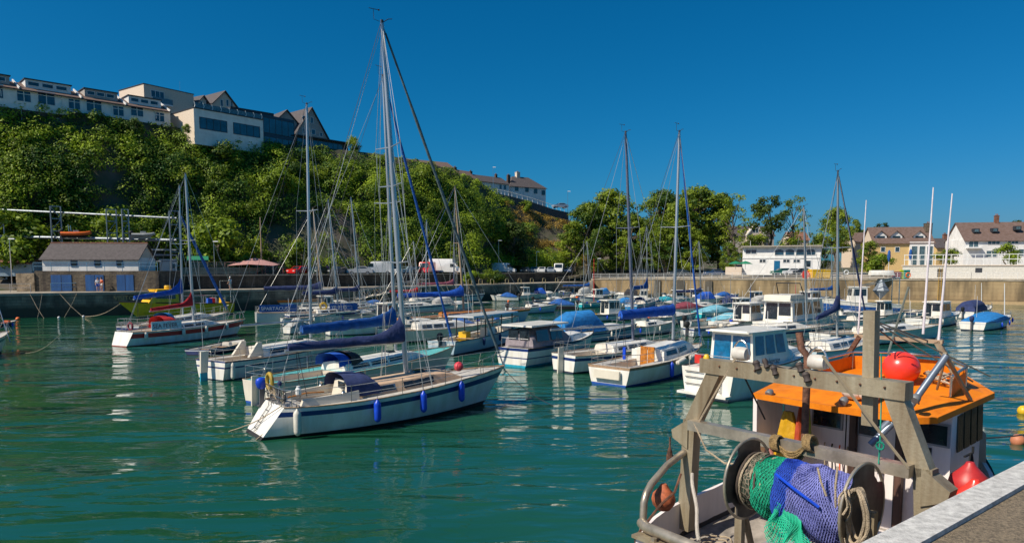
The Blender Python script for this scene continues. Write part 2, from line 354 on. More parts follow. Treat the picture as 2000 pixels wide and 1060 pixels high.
def rig(root, h, base, top, m=ALU, r=.075, spr=(.55,), fore=None, back=None, furl=None, fr=.035, wire=.010, boom=None, cover=None, cr=(.1, .22, .5), vane=True, sw=.9, foremast_frac=1.0):
    base = Vector(base); top = Vector(top); d = top-base
    ms = MB(); pts = [base.lerp(top, i/6) for i in range(7)]
    ms.tube([Vector((p.x, p.y, p.z)) for p in pts], [r, r, r, r, r*.95, r*.85, r*.7], 10); mo = ms.build('mast', m, root, smooth=True)
    if vane:
        v = MB(); t = top; v.tube([t, t+Vector((0, 0, .12))], r*.6, 8); v.tube([t+Vector((-.1, 0, .05)), t+Vector((-.32, 0, .08)), t+Vector((-.34, 0, .42))], .01, 4)
        v.tube([t+Vector((-.52, 0, .44)), t+Vector((-.12, 0, .45))], .012, 4); v.ball(t+Vector((-.12, 0, .45)), .035, 6)
        v.tube([t+Vector((.05, 0, .05)), t+Vector((.25, 0, .2)), t+Vector((.42, 0, .24))], .014, 4); v.build('wind_instrument', mat('instrument_dark', (.05, .05, .06), .5), mo)
    wires = MB(); chain = h.edge(base.x-.1, 1, -.05)
    for sg in (-1, 1):
        c = Vector((base.x-.12, sg*chain.y, chain.z)); last = c
        for f in spr:
            p = base.lerp(top, f); tip = p+Vector((-.12, sg*sw, .04))
            sp_ = MB(); sp_.tube([p, tip], [.03, .02], 6); sp_.build('spreader', m, root)
            wires.tube([last, tip], wire, 4); last = tip
            wires.tube([Vector((base.x+(.35 if sg < 0 else -.4), sg*chain.y*.95, chain.z)), p], wire, 4)
        wires.tube([last, base.lerp(top, foremast_frac)], wire, 4)
    if back is None: back = Vector((h.strn*.9+.1, 0, h.z(0)))
    bs = Vector(back); wires.tube([bs, base.lerp(top, .995)], wire, 4)
    fs = Vector(fore) if fore is not None else Vector((h.L+h.rake*.92, 0, h.z(1)+.05)); ft = base.lerp(top, foremast_frac)
    if furl is None: wires.tube([fs, ft], wire*1.3, 4)
    for k in range(3): wires.tube([base+Vector((.1+.04*k, .06*(k-1), .6)), top+Vector((.06, .03*(k-1), -.1))], wire*.8, 4)
    wires.build('rigging', WIRE, root)
    if furl is not None:
        a, b = fs.lerp(ft, .05), fs.lerp(ft, .975); f_ = MB()
        f_.tube([a.lerp(b, i/12) for i in range(13)], [fr*(1.1 if i < 8 else 1.1-.12*(i-8))*(1+.15*math.sin(i*2.3)) for i in range(13)], 8); f_.tube([fs, ft], .02, 5)
        f_.lathe([(.07, 0), (.09, .03), (.05, .08), (.09, .13), (.07, .16)], 10, a-(b-a).normalized()*.18, (b-a))
        f_.build('furled_sail', furl, root, smooth=True)
    if boom is not None:
        b0, b1 = Vector(boom[0]), Vector(boom[1])
        MB().tube([b0, b1], .06, 8).build('boom', ALU if m is not WOODM else WOODM, root, smooth=True)
        if cover: sail_cover(b0+Vector((.12, 0, .09)), b1+Vector((.02, 0, .09)), root, cover, *cr)
        g = MB(); g.tube([b0+Vector((.4, 0, 0)), Vector((b0.x+.5, 0, h.z(.15)+.1))], .012, 4); g.tube([b0+Vector((.45, 0, 0)), Vector((b0.x+.75, 0, h.z(.15)+.1))], .012, 4)
        g.tube([b0, top+Vector((-.05, 0, 0))], wire, 4); g.build('mainsheet', WIRED, root)
    return mo
def winch(p, parent): MB().lathe([(.08, 0), (.06, .03), (.05, .1), (.07, .14), (.05, .16)], 10, p).build('winch', SS, parent, smooth=True)
def liferings(p, parent, m=YEL, r=.24, rr=.06, ax='x'):
    pts = []
    for i in range(18):
        a = 2*math.pi*i/18; pts.append(Vector(p)+(Vector((0, r*math.cos(a), r*math.sin(a))) if ax == 'x' else Vector((r*math.cos(a), 0, r*math.sin(a)))))
    pts = [q for q in pts if ax or True]
    return MB().tube(pts, rr, 7, closed=True).build('lifebuoy', m, parent, smooth=True)
def yacht(label, sp, bp, B=2.9, F0=.95, F1=1.3, masttop=None, xm=.58, hullm=None, idx=(1, 1, 0, 0, 2, 0), rake=.9, strn=.0, ts=.72, roof=(.33, .80), rh=.42, wf=.62, well=(.06, .33),
          hood=None, furl=None, boomx=.42, cover=CNAVY, boomz=1.35, wins=3, deckm=DECK, mastm=ALU, mr=.075, rr=.016, wire=.010, life=True, nst=5, name='sailing_yacht', roofm=None, L=None, cr=(.1, .22, .5), spr=(.55,), group=None, boomtilt=0., vane=True, fr=.035, th=None, detail=True, fl=1.0, rows=(-1, 0, .1, .4, .7, .86, 1)):
    o, t_, Ld = place(sp, bp); th = t_ if th is None else th; L = L or Ld
    root = empty(name, o, th, label, 'yacht', group)
    h = Hull(L, B, F0, F1, ts, rake, strn)
    h.build(hullm or [W1, ANTI, NAVY], root, idx=idx, rows=rows)
    h.deck(deckm, root, well=(well[0]*L, well[1]*L, B*.24) if well else None, zf=F0-.55)
    h.rail(TEAK if detail else W1, root)
    mb = MB(); side = house_shape(mb, h, roof[0]*L, roof[1]*L, wf, rh)
    cr_ = mb.build('coachroof', roofm or [W1], root, smooth=True)
    if wins:
        a, b = roof[0]*L+.3, roof[0]*L+(roof[1]-roof[0])*L*.68; st = (b-a)/wins
        side_windows(side, [(a+i*st+.08, a+(i+1)*st-.12) for i in range(wins)], cr_)
    if detail:
        hx = roof[0]*L+(roof[1]-roof[0])*L*.62; t = h.T(hx); MB().box(hx-.25, hx+.25, -.25, .25, h.z(t)+rh+.0, h.z(t)+rh+.07, tx=.03, ty=.03).build('hatch', GLASS, cr_)
    if hood: sprayhood(h, roof[0]*L-.15, root, hood, H=.62, base=h.z(.3)+rh*.55, W=B*.27, ln=1.1)
    if masttop is not None:
        xb = xm*L; zb = h.z(h.T(xb))+rh*.98; base = Vector((xb, 0, zb))
        tp = to_plane(masttop, o, th)
        lim = .075*(tp.z-zb); tp.x = min(max(tp.x, xb-lim), xb+lim*.3)
        bm = None
        if boomx: bm = (Vector((xb-boomx*L, 0, zb+boomz-.45+boomtilt)), Vector((xb-.1, 0, zb+boomz-.45)))
        rig(root, h, base, tp, mastm, mr, spr, furl=furl, boom=bm, cover=cover, wire=wire, cr=cr, vane=vane, fr=fr, foremast_frac=fl)
    if life: lifelines(h, root, L*.1, L*.93, nst, rr=rr)
    return root, h, side
def cover_boat(mb, h, x0, x1, H, peak=.5, dz=.02, over=.04):
    secs = []
    for i in range(11):
        u = i/10; x = x0+(x1-x0)*u; t = h.T(x); wv = h.w(t)+over; zb = h.z(t)+dz
        hh = H*(min(1, u/peak)**.7 if u < peak else max(.05, 1-((u-peak)/(1-peak))**1.6))
        if i == 0: hh = H*.12
        s = []
        for k in range(9):
            a = math.pi*k/8; y = wv*math.cos(a); z = zb+hh*math.sin(a)**.8*(1+.06*nz((x*2, k, i)))-(.08 if k in (0, 8) else 0)
            s.append((x, y, z))
        secs.append(s)
    mb.loft(secs, 0, cap0=True, cap1=True)
def wheelhouse(h, x0, x1, wv, zb, H, parent, m=W1, gl=GLASS, slope=.25, roofm=None, over=.12, aft_open=True, nside=2, name='wheelhouse', zs=.45):
    mb = MB(); y = wv
    mb.hexa([(x0, -y, zb), (x1, -y, zb), (x1, y, zb), (x0, y, zb)], [(x0+.05, -y*.92, zb+H), (x1-slope, -y*.88, zb+H), (x1-slope, y*.88, zb+H), (x0+.05, y*.92, zb+H)])
    o = mb.build(name, m, parent)
    r = MB(); r.box(x0-over*2, x1-slope+over, -y*.98, y*.98, zb+H, zb+H+.05); r.box(x0-over*1.6, x1-slope+over*.5, -y*.88, y*.88, zb+H+.05, zb+H+.09, tx=.05, ty=.05); r.build('roof', roofm or m, o)
    def sp(u, q, sg):
        a = Vector((x0+.05*q, sg*(y-(y*.08)*q+.012), zb+H*q)); b = Vector((x1-slope*q, sg*(y-(y*.12)*q+.012), zb+H*q)); return a.lerp(b, u)
    for sg in (-1, 1):
        for i in range(nside):
            u0, u1 = .07+.88*i/nside, .07+.88*(i+1)/nside-.06
            P = [sp(u0, zs, sg), sp(u1, zs, sg), sp(u1, .9, sg), sp(u0, .9, sg)]; MB().prism(P, (0, sg*.006, 0)).build('window', gl, o)
    for i in range(2):   # front and back panes
        a0 = -y*.86+i*y*.9; a1 = a0+y*.8
        MB().prism([(x1-slope*zs+.012, a0, zb+H*zs), (x1-slope*zs+.012, a1, zb+H*zs), (x1-slope*.9+.012, a1*.9, zb+H*.9), (x1-slope*.9+.012, a0*.9, zb+H*.9)], (.006, 0, 0)).build('windscreen', gl, o)
        if aft_open: MB().prism([(x0+.0, a0, zb+H*(.1 if i else zs)), (x0+.0, a1, zb+H*(.1 if i else zs)), (x0+.03, a1*.95, zb+H*.9), (x0+.03, a0*.95, zb+H*.9)], (-.01, 0, 0)).build('aft_window' if not i else 'doorway', gl, o)
    return o
def screen(h, x, parent, W, zb, H=.35, back=.5):
    mb = MB(); pts = [(-back, W), (0, W*.8), (.12, 0), (0, -W*.8), (-back, -W)]
    for a, b in zip(pts[:-1], pts[1:]): mb.add([(x+a[0], a[1], zb), (x+b[0], b[1], zb), (x+b[0]-.18, b[1]*.92, zb+H), (x+a[0]-.18, a[1]*.92, zb+H)], [(0, 1, 2, 3)])
    o = mb.build('windscreen', GLASSL, parent)
    MB().tube([(x+a-.18, b*.92, zb+H) for a, b in pts], .015, 5).build('frame', SS, o); return o
def motorboat(label, sp=None, bp=None, c=None, L=None, th=None, B=None, kind='cuddy', hullm=None, coverm=CBLUE, ob=BLK, F0=.6, F1=.95, idx=(1, 1, 0, 0, 2, 0), group=None, cat='motorboat', name='motor_boat', fend=None, rails=True, lite=False, obn=1, rows=(-1, 0, .1, .4, .7, .86, 1), ch=1.2):
    if sp: o, th, L = place(sp, bp)
    else:
        m = gz(*c); d = Vector((math.cos(th), math.sin(th), 0)); o = m-d*L/2
    B = B or min(2.6, L*.37); root = empty(name, o, th, label, cat, group); h = Hull(L, B, F0, F1, .86, .55, 0, sm=.35, full=.7)
    h.build(hullm or [W1, ANTI, W3], root, idx=idx, n=16, rows=rows)
    well = None
    if kind in ('cuddy', 'open', 'house', 'console', 'canopy'): well = (.08*L, (.5 if kind != 'open' else .8)*L, B*.36)
    h.deck(W1, root, well=well, mfloor=DECK, zf=F0-.35, n=16); h.rail(BLK if not lite else W3, root, .03, 'rubbing_strake')
    if kind == 'cuddy':
        mb = MB(); sd_ = house_shape(mb, h, .42*L, .86*L, .66, .38, nose=.6); q = mb.build('cuddy_cabin', W1, root, smooth=True); side_windows(sd_, [(.46*L, .60*L)], q, q0=.35, q1=.75); screen(h, .5*L, root, B*.3, h.z(.5)+.34)
    if kind == 'house':
        mb = MB(); sd_ = house_shape(mb, h, .5*L, .88*L, .62, .3, nose=.6); mb.build('foredeck_cabin', W1, root, smooth=True); wheelhouse(h, .34*L, .62*L, B*.33, h.z(.4)-.1, 1.55, root)
    if kind == 'cover':
        mb = MB(); cover_boat(mb, h, .06*L, .72*L, .75, .55); mb.build('boat_cover', coverm, root, smooth=True)
        mb = MB(); house_shape(mb, h, .6*L, .9*L, .6, .25, nose=.7); mb.build('foredeck_cabin', W1, root, smooth=True)
    if kind == 'canopy':
        mb = MB(); house_shape(mb, h, .5*L, .9*L, .66, .4, nose=.6); mb.build('foredeck_cabin', W1, root, smooth=True)
        mb = MB(); zb = h.z(.3); secs = [arch(x, B*.38, zb, H_) for x, H_ in ((.08*L, ch*.63), (.2*L, ch*.96), (.45*L, ch), (.56*L, ch*.42))]; mb.loft(secs, 0, cap0=True, cap1=True); mb.build('canopy', coverm, root, smooth=True)
    if kind == 'open':
        for x in (.3, .55): MB().box(x*L-.12, x*L+.12, -h.w(x)*.9, h.w(x)*.9, h.z(x)-.16, h.z(x)-.11).build('thwart', TEAK, root)
    if kind == 'console':
        MB().box(.45*L, .6*L, -.35, .35, F0-.3, F0+.55, tx=.05).build('console', W1, root); screen(h, .6*L, root, .35, F0+.55, .3, .3)
    if ob:
        for i in range(obn): outboard((-.02, (i-(obn-1)/2)*.5, F0-.1), root, ob, s=1.0)
    if rails:
        g = MB(); xs = [.55*L, .7*L, .85*L, .97*L]
        for sg in (-1, 1):
            pts = [h.edge(x, sg, -.05)+Vector((0, 0, .4)) for x in xs]+[Vector((L+.4, 0, F1+.42))]; g.tube(pts, .016, 5)
            for x in xs: e = h.edge(x, sg, -.05); g.tube([e, e+Vector((0, 0, .4))], .012, 4)
        g.build('bow_rail', SS, root)
    rq = random.Random(int(abs(o.x*31+o.y*17)))
    if rq.random() < .75: q = Vector((rq.uniform(.15, .6)*L, rq.uniform(-.4, .4), h.z(.3))); MB().tube([q, q+Vector((-.1, 0, rq.uniform(1.8, 3.2)))], .016, 4).build('aerial', PVC_, root)
    if rq.random() < .6: q = Vector((rq.uniform(.1, .3)*L, rq.uniform(-.5, .5), h.z(.1)-.25)); MB().lathe([(.13, 0), (.17, .32), (.15, .33), (.11, .05)], 10, q).build('bucket', rq.choice((YEL, CRED2, FB, BLK, ORNG)), root)
    if rq.random() < .6 and not fend:
        for x in (.25, .6): e = h.edge(x*L, -1, .1); fender(e, root, rq.choice((FW, FB, FW)), .4, .09, .1)
    if kind == 'open' or rq.random() < .5: MB().box(.62*L, .62*L+.45, -.3, .25, h.z(.6)-.12, h.z(.6)+.14, tx=.04, ty=.04).build('locker', rq.choice((W2, CGREY, ORNG, CBLUE)), root)
    if rq.random() < .5: g = MB(); g.tube([(.03*L, y, h.z(0)+zz) for y, zz in ((-B*.36, -.05), (-B*.36, .55), (B*.36, .55), (B*.36, -.05))], .02, 6); g.build('stern_rail', SS, root)
    if fend:
        for x in fend: e = h.edge(x*L, -1, .12); fender(e-Vector((0, 0, .05)), root, FB, .42, .09, .12)
    return root, h
# ------------------------------------------------------------------ water
def water_mat():
    m = bpy.data.materials.new('harbour_water'); m.use_nodes = True; t = m.node_tree; b = t.nodes['Principled BSDF']
    b.inputs['Roughness'].default_value = .04; b.inputs['IOR'].default_value = 1.5
    tc = t.nodes.new('ShaderNodeTexCoord')
    n0 = t.nodes.new('ShaderNodeTexNoise'); n0.inputs['Scale'].default_value = .05; n0.inputs['Detail'].default_value = 3; t.links.new(tc.outputs['Object'], n0.inputs['Vector'])
    rp = t.nodes.new('ShaderNodeValToRGB'); rp.color_ramp.elements[0].color = (.006, .060, .024, 1); rp.color_ramp.elements[1].color = (.012, .080, .050, 1)
    rp.color_ramp.elements[0].position = .35; rp.color_ramp.elements[1].position = .65
    t.links.new(n0.outputs[0], rp.inputs[0]); t.links.new(rp.outputs[0], b.inputs['Base Color'])
    def nn(sc, det, rot, sx, dist):
        mp = t.nodes.new('ShaderNodeMapping'); mp.inputs['Rotation'].default_value = (0, 0, rot); mp.inputs['Scale'].default_value = (sx, 1, 1)
        t.links.new(tc.outputs['Object'], mp.inputs[0]); n = t.nodes.new('ShaderNodeTexNoise'); n.inputs['Scale'].default_value = sc; n.inputs['Detail'].default_value = det; n.inputs['Roughness'].default_value = .5
        n.inputs['Distortion'].default_value = .6; t.links.new(mp.outputs[0], n.inputs['Vector']); return n
    a = nn(3.2, 2, R(12), .38, 1); c = nn(1.1, 2, R(-8), .35, 1); d = nn(.30, 2, R(20), .4, 1)
    pn = t.nodes.new('ShaderNodeTexNoise'); pn.inputs['Scale'].default_value = .11; pn.inputs['Detail'].default_value = 3; mpp = t.nodes.new('ShaderNodeMapping'); mpp.inputs['Scale'].default_value = (.5, 1.3, 1); t.links.new(tc.outputs['Object'], mpp.inputs[0]); t.links.new(mpp.outputs[0], pn.inputs['Vector'])
    pr_ = t.nodes.new('ShaderNodeMapRange'); pr_.inputs[1].default_value = .38; pr_.inputs[2].default_value = .62; pr_.inputs[3].default_value = .25; pr_.inputs[4].default_value = 1.25; t.links.new(pn.outputs[0], pr_.inputs[0])
    def mod(n): q = t.nodes.new('ShaderNodeMath'); q.operation = 'MULTIPLY'; t.links.new(n.outputs[0], q.inputs[0]); t.links.new(pr_.outputs[0], q.inputs[1]); return q
    e = nn(9., 2, R(4), .45, 1); a, c, e = mod(a), mod(c), mod(e); b0 = t.nodes.new('ShaderNodeBump'); b0.inputs['Distance'].default_value = .006; t.links.new(e.outputs[0], b0.inputs['Height'])
    b1 = t.nodes.new('ShaderNodeBump'); b1.inputs['Strength'].default_value = 1; b1.inputs['Distance'].default_value = .018
    b2 = t.nodes.new('ShaderNodeBump'); b2.inputs['Strength'].default_value = 1; b2.inputs['Distance'].default_value = .13
    b3 = t.nodes.new('ShaderNodeBump'); b3.inputs['Strength'].default_value = 1; b3.inputs['Distance'].default_value = .34
    t.links.new(a.outputs[0], b1.inputs['Height']); t.links.new(c.outputs[0], b2.inputs['Height']); t.links.new(d.outputs[0], b3.inputs['Height'])
    t.links.new(b0.outputs[0], b1.inputs['Normal']); t.links.new(b1.outputs[0], b2.inputs['Normal']); t.links.new(b2.outputs[0], b3.inputs['Normal']); t.links.new(b3.outputs[0], b.inputs['Normal'])
    return m
mb = MB(); mb.add([(-160, -60, 0), (160, -60, 0), (160, 200, 0), (-160, 200, 0)], [(0, 1, 2, 3)]); struct('harbour_water', mb, water_mat())
# ------------------------------------------------------------------ ground and cliff
ZC = 4.7
COLS = [(-500, 92, 99, 170), (-200, 96, 104, 188), (0, 100, 108, 201), (200, 106, 116, 226), (330, 112, 124, 247), (450, 116, 130, 265), (620, 122, 141, 287), (750, 130, 150, 302),
        (850, 138, 158, 322), (930, 145, 166, 350), (980, 160, 178, 386), (1050, 168, 188, 410), (1110, 172, 193, 428), (1180, 174, 200, 470), (1300, 178, 208, 497), (1450, 180, 225, 508), (1700, 180, 240, 512), (2100, 180, 250, 514), (2500, 180, 250, 514)]
def cinterp(px):
    for a, b in zip(COLS[:-1], COLS[1:]):
        if px <= b[0]:
            u = max(0, (px-a[0])/(b[0]-a[0])); return tuple(a[i]+(b[i]-a[i])*u for i in range(4))
    return COLS[-1]
def cliff_base(px):
    c = cinterp(px); return Vector(((px-1000)/FPX*c[1]*1.0, c[1], ZC))
def cliff_top(px): c = cinterp(px); p = gy(px, c[3], c[2]); return p
def cliff_pt(px, v):
    a, b = cliff_base(px), cliff_top(px); p = a.lerp(b, v); p.z = a.z+(b.z-a.z)*(v**.85)
    n = Vector((.55, -.8, .25)); p += n*(nz(p, .12)*2.2+nz(p, .45)*.7)*math.sin(math.pi*min(1, v+.02))
    return p
def rock_mat():
    m = mat('cliff_rock', (.13, .10, .085), .95, var=.35, sc=.22, bump=1., bsc=1.3, c2=(.035, .055, .014)); return m
mb = MB(); NX = 160; NV = 14; secs = []
for i in range(NX+1):
    px = -500+3000*i/NX; b0 = cliff_base(px); t0 = cliff_top(px); s = [Vector((b0.x*.9, b0.y*.9 if px < 1150 else 135, -2.6)), Vector((b0.x*.97, b0.y*.97, ZC-1.2)), b0+Vector((0, -.3, -.3))]
    s += [cliff_pt(px, j/NV) for j in range(NV+1)]
    d = Vector((t0.x, t0.y, 0)).normalized(); s += [t0+d*30+Vector((0, 0, .5)), t0+d*150+Vector((0, 0, -1)), t0+d*700+Vector((0, 0, -4))]
    secs.append(s)
mb.loft([[q for q in s] for s in secs]); struct('hillside', mb, rock_mat(), smooth=True)
mb = MB(); mb.add([(-3000, -500, -3), (3000, -500, -3), (3000, 5000, -3), (-3000, 5000, -3)], [(0, 1, 2, 3)]); struct('seabed_and_far_ground', mb, mat('far_ground', (.08, .09, .04), .95))
# ------------------------------------------------------------------ quays
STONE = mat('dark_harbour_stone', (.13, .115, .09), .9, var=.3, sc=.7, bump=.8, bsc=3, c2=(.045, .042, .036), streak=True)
def block_mat(name, c, mc, bw=.9, bh=.35, c2=None, weed=True, wz=1.1, rot=0.):
    m = bpy.data.materials.new(name); m.use_nodes = True; t = m.node_tree; b = t.nodes['Principled BSDF']; b.inputs['Roughness'].default_value = .9
    g = t.nodes.new('ShaderNodeNewGeometry'); sx = t.nodes.new('ShaderNodeSeparateXYZ'); t.links.new(g.outputs['Position'], sx.inputs[0])
    ma = t.nodes.new('ShaderNodeMath'); ma.operation = 'MULTIPLY'; ma.inputs[1].default_value = math.cos(rot); t.links.new(sx.outputs[0], ma.inputs[0])
    mb_ = t.nodes.new('ShaderNodeMath'); mb_.operation = 'MULTIPLY_ADD'; mb_.inputs[1].default_value = math.sin(rot); t.links.new(sx.outputs[1], mb_.inputs[0]); t.links.new(ma.outputs[0], mb_.inputs[2])
    cx = t.nodes.new('ShaderNodeCombineXYZ'); t.links.new(mb_.outputs[0], cx.inputs[0]); t.links.new(sx.outputs[2], cx.inputs[1])
    br = t.nodes.new('ShaderNodeTexBrick'); br.inputs['Scale'].default_value = 1; br.inputs['Brick Width'].default_value = bw; br.inputs['Row Height'].default_value = bh; br.inputs['Mortar Size'].default_value = .02
    br.inputs['Color1'].default_value = (*c, 1); br.inputs['Color2'].default_value = (*(c2 or tuple(x*.6 for x in c)), 1); br.inputs['Mortar'].default_value = (*mc, 1); t.links.new(cx.outputs[0], br.inputs[0])
    n = t.nodes.new('ShaderNodeTexNoise'); n.inputs['Scale'].default_value = .5; n.inputs['Detail'].default_value = 6
    mp = t.nodes.new('ShaderNodeMapping'); mp.inputs['Scale'].default_value = (1.6, 1.6, .25); t.links.new(g.outputs['Position'], mp.inputs[0]); t.links.new(mp.outputs[0], n.inputs['Vector'])
    rp = t.nodes.new('ShaderNodeValToRGB'); rp.color_ramp.elements[0].position = .35; rp.color_ramp.elements[0].color = (.4, .4, .4, 1); rp.color_ramp.elements[1].position = .65; rp.color_ramp.elements[1].color = (1.15, 1.12, 1.05, 1); t.links.new(n.outputs[0], rp.inputs[0])
    mx = t.nodes.new('ShaderNodeMix'); mx.data_type = 'RGBA'; mx.blend_type = 'MULTIPLY'; mx.inputs[0].default_value = 1; t.links.new(br.outputs[0], mx.inputs[6]); t.links.new(rp.outputs[0], mx.inputs[7])
    out = mx.outputs[2]
    if weed:
        mr = t.nodes.new('ShaderNodeMapRange'); mr.inputs[1].default_value = wz-.3; mr.inputs[2].default_value = wz+.3
        ad = t.nodes.new('ShaderNodeMath'); ad.operation = 'MULTIPLY_ADD'; ad.inputs[1].default_value = -1.2; t.links.new(n.outputs[0], ad.inputs[0]); ad2 = t.nodes.new('ShaderNodeMath'); ad2.inputs[1].default_value = .6; t.links.new(sx.outputs[2], ad2.inputs[0]); t.links.new(ad2.outputs[0], ad.inputs[2]); t.links.new(ad.outputs[0], mr.inputs[0])
        m2 = t.nodes.new('ShaderNodeMix'); m2.data_type = 'RGBA'; t.links.new(mr.outputs[0], m2.inputs[0]); m2.inputs[6].default_value = (.05, .048, .034, 1); t.links.new(out, m2.inputs[7]); out = m2.outputs[2]
    t.links.new(out, b.inputs['Base Color'])
    bu = t.nodes.new('ShaderNodeBump'); bu.inputs['Strength'].default_value = .8; bu.inputs['Distance'].default_value = .05; n3 = t.nodes.new('ShaderNodeTexNoise'); n3.inputs['Scale'].default_value = 3; n3.inputs['Detail'].default_value = 6; t.links.new(g.outputs['Position'], n3.inputs['Vector']); t.links.new(n3.outputs[0], bu.inputs['Height']); t.links.new(bu.outputs[0], b.inputs['Normal'])
    return m
QDARK = block_mat('old_quay_masonry', (.32, .27, .20), (.14, .12, .10), c2=(.20, .17, .13), wz=1.3, rot=R(40))
QTAN = block_mat('sunlit_quay_concrete', (.34, .255, .145), (.24, .18, .105), 9, .62, c2=(.28, .205, .115), wz=.35)
CONC = mat('quay_concrete', (.36, .31, .24), .9, var=.2, sc=.8, bump=.4, bsc=8); TARM = mat('car_park_asphalt', (.075, .07, .065), .9, var=.2, sc=.6)
ZQ = 2.85
QW = [Vector((-110, 52, 0)), Vector((-75, 71, 0)), Vector((-59.5, 80, 0)), Vector((-48.5, 86, 0)), Vector((-25, 106, 0)), Vector((-3.7, 128, 0)), Vector((17.7, 156, 0))]
def inward(P, i):    # landward normal at vertex i
    d = (P[min(i+1, len(P)-1)]-P[max(i-1, 0)]).normalized(); return Vector((-d.y, d.x, 0))
mb = MB()
mb.loft([[p+Vector((0, 0, -2)), p+Vector((0, 0, ZQ-.28))] for p in QW]); q = mb.build('quay_wall', QDARK); tag(q, 'old dark stone quay wall with weed below, along the left side of the harbour', 'quay wall')
MB().loft([[p-inward(QW, i)*.08+Vector((0, 0, ZQ-.28)), p-inward(QW, i)*.08+Vector((0, 0, ZQ+.02)), p+inward(QW, i)*.5+Vector((0, 0, ZQ+.02)), p+inward(QW, i)*.5+Vector((0, 0, ZQ-.28))] for i, p in enumerate(QW)]).build('coping', CONC, q)
mb = MB(); mb.loft([[p+inward(QW, i)*.3+Vector((0, 0, ZQ)), p+inward(QW, i)*(14)+Vector((0, 0, ZQ))] for i, p in enumerate(QW)]); struct('lower_quay_pavement', mb, CONC)
# upper tier: retaining wall + car park
UW = [Vector((-62, 93.5, 0)), Vector((-47, 96, 0)), Vector((-38, 103.5, 0)), Vector((-26, 114, 0)), Vector((-10, 132, 0)), Vector((0, 146, 0)), Vector((13, 163, 0))]
mb = MB(); mb.loft([[p+Vector((0, 0, ZQ-.1)), p+Vector((0, 0, ZC+.0))] for p in UW]); q = mb.build('retaining_wall', block_mat('retaining_masonry', (.10, .085, .065), (.04, .035, .03), .6, .25, weed=False, rot=R(40))); tag(q, 'dark rubble retaining wall between the lower quay and the car park', 'wall')
MB().loft([[p-inward(UW, i)*.1+Vector((0, 0, ZC)), p-inward(UW, i)*.1+Vector((0, 0, ZC+.18)), p+inward(UW, i)*.35+Vector((0, 0, ZC+.18)), p+inward(UW, i)*.35+Vector((0, 0, ZC))] for i, p in enumerate(UW)]).build('coping', CONC, q)
mb = MB()
mb.loft([[p+inward(UW, i)*.2+Vector((0, 0, ZC)), p+inward(UW, i)*34+Vector((0, 0, ZC+.02))] for i, p in enumerate(UW)]); struct('car_park', mb, TARM)
# right-hand wall
ZR = 4.0
RW = [Vector((17.7, 156, -.45)), Vector((35, 144.1, -.3)), Vector((60, 127, -.05)), Vector((76, 116, 0)), Vector((100, 99.5, 0)), Vector((130, 79, 0))]
RN = Vector((-.5657, -.8246, 0))
def wy(px): u = (px-1000)/FPX; t = (u*156-17.7)/(58.3+40*u); return 156-40*t      # depth of the wall at a picture column
mb = MB(); mb.loft([[p+Vector((0, 0, -2)), p+Vector((0, 0, ZR-.25))] for p in RW]); q = mb.build('promenade_wall', QTAN); tag(q, 'long tan sunlit concrete harbour wall below the promenade on the right', 'harbour wall')
MB().loft([[p+RN*.1+Vector((0, 0, ZR-.25)), p+RN*.1+Vector((0, 0, ZR+.03)), p-RN*.6+Vector((0, 0, ZR+.03)), p-RN*.6+Vector((0, 0, ZR-.25))] for p in RW]).build('coping', CONC, q)
for px, wpx in ((1285, 12), (1330, 14), (1385, 14)):     # dark blocks added to stand in for the recesses in the wall
    a = gplane(px-wpx/2, 560, RW[0], RN); b_ = gplane(px+wpx/2, 560, RW[0], RN); a.z = b_.z = 0; g = MB(); g.hexa([a+RN*.5+Vector((0, 0, -1)), b_+RN*.5+Vector((0, 0, -1)), b_-RN*.3+Vector((0, 0, -1)), a-RN*.3+Vector((0, 0, -1))], [a+RN*.3+Vector((0, 0, 3.3)), b_+RN*.3+Vector((0, 0, 3.3)), b_-RN*.3+Vector((0, 0, 3.3)), a-RN*.3+Vector((0, 0, 3.3))]); g.build('stone_block', STONE, q)
mb = MB(); mb.loft([[p-RN*.5+Vector((0, 0, ZR)), p-RN*60+Vector((0, 0, ZR+.8-p.z))] for p in RW]); struct('promenade_pavement', mb, CONC)
mb = MB(); mb.add([tuple(RW[2]+Vector((0, 0, .3))), tuple(RW[2]+RN*3+Vector((0, 0, -.3))), tuple(RW[5]+RN*5+Vector((0, 0, -.4))), tuple(RW[5]+Vector((0, 0, .9)))], [(0, 1, 2, 3)]); struct('sand_strip', mb, mat('wet_sand', (.34, .25, .13), .8))
# steps in the corner
g = MB()
for k in range(14): g.box(13.2+k*.34, 17.6, 150.5+k*.1, 156, -.5+k*.28, -.5+k*.28+.26)
tag(g.build('stone_steps', CONC), 'stone steps at the corner between the dark quay and the tan wall', 'steps')
# painted word
d = (QW[4]-QW[3]).normalized(); pp = gplane(222, 577.5, QW[3], Vector((d.y, -d.x, 0)))
t = text('painted_word', 'VISITORS', .75, mat('faded_paint', (.50, .36, .16), .9), None, pp+Vector((d.y, -d.x, 0))*.03+Vector((0, 0, -.55)), (R(90), 0, math.atan2(d.y, d.x)), ext=.01); t.parent = bpy.data.objects['quay_wall']
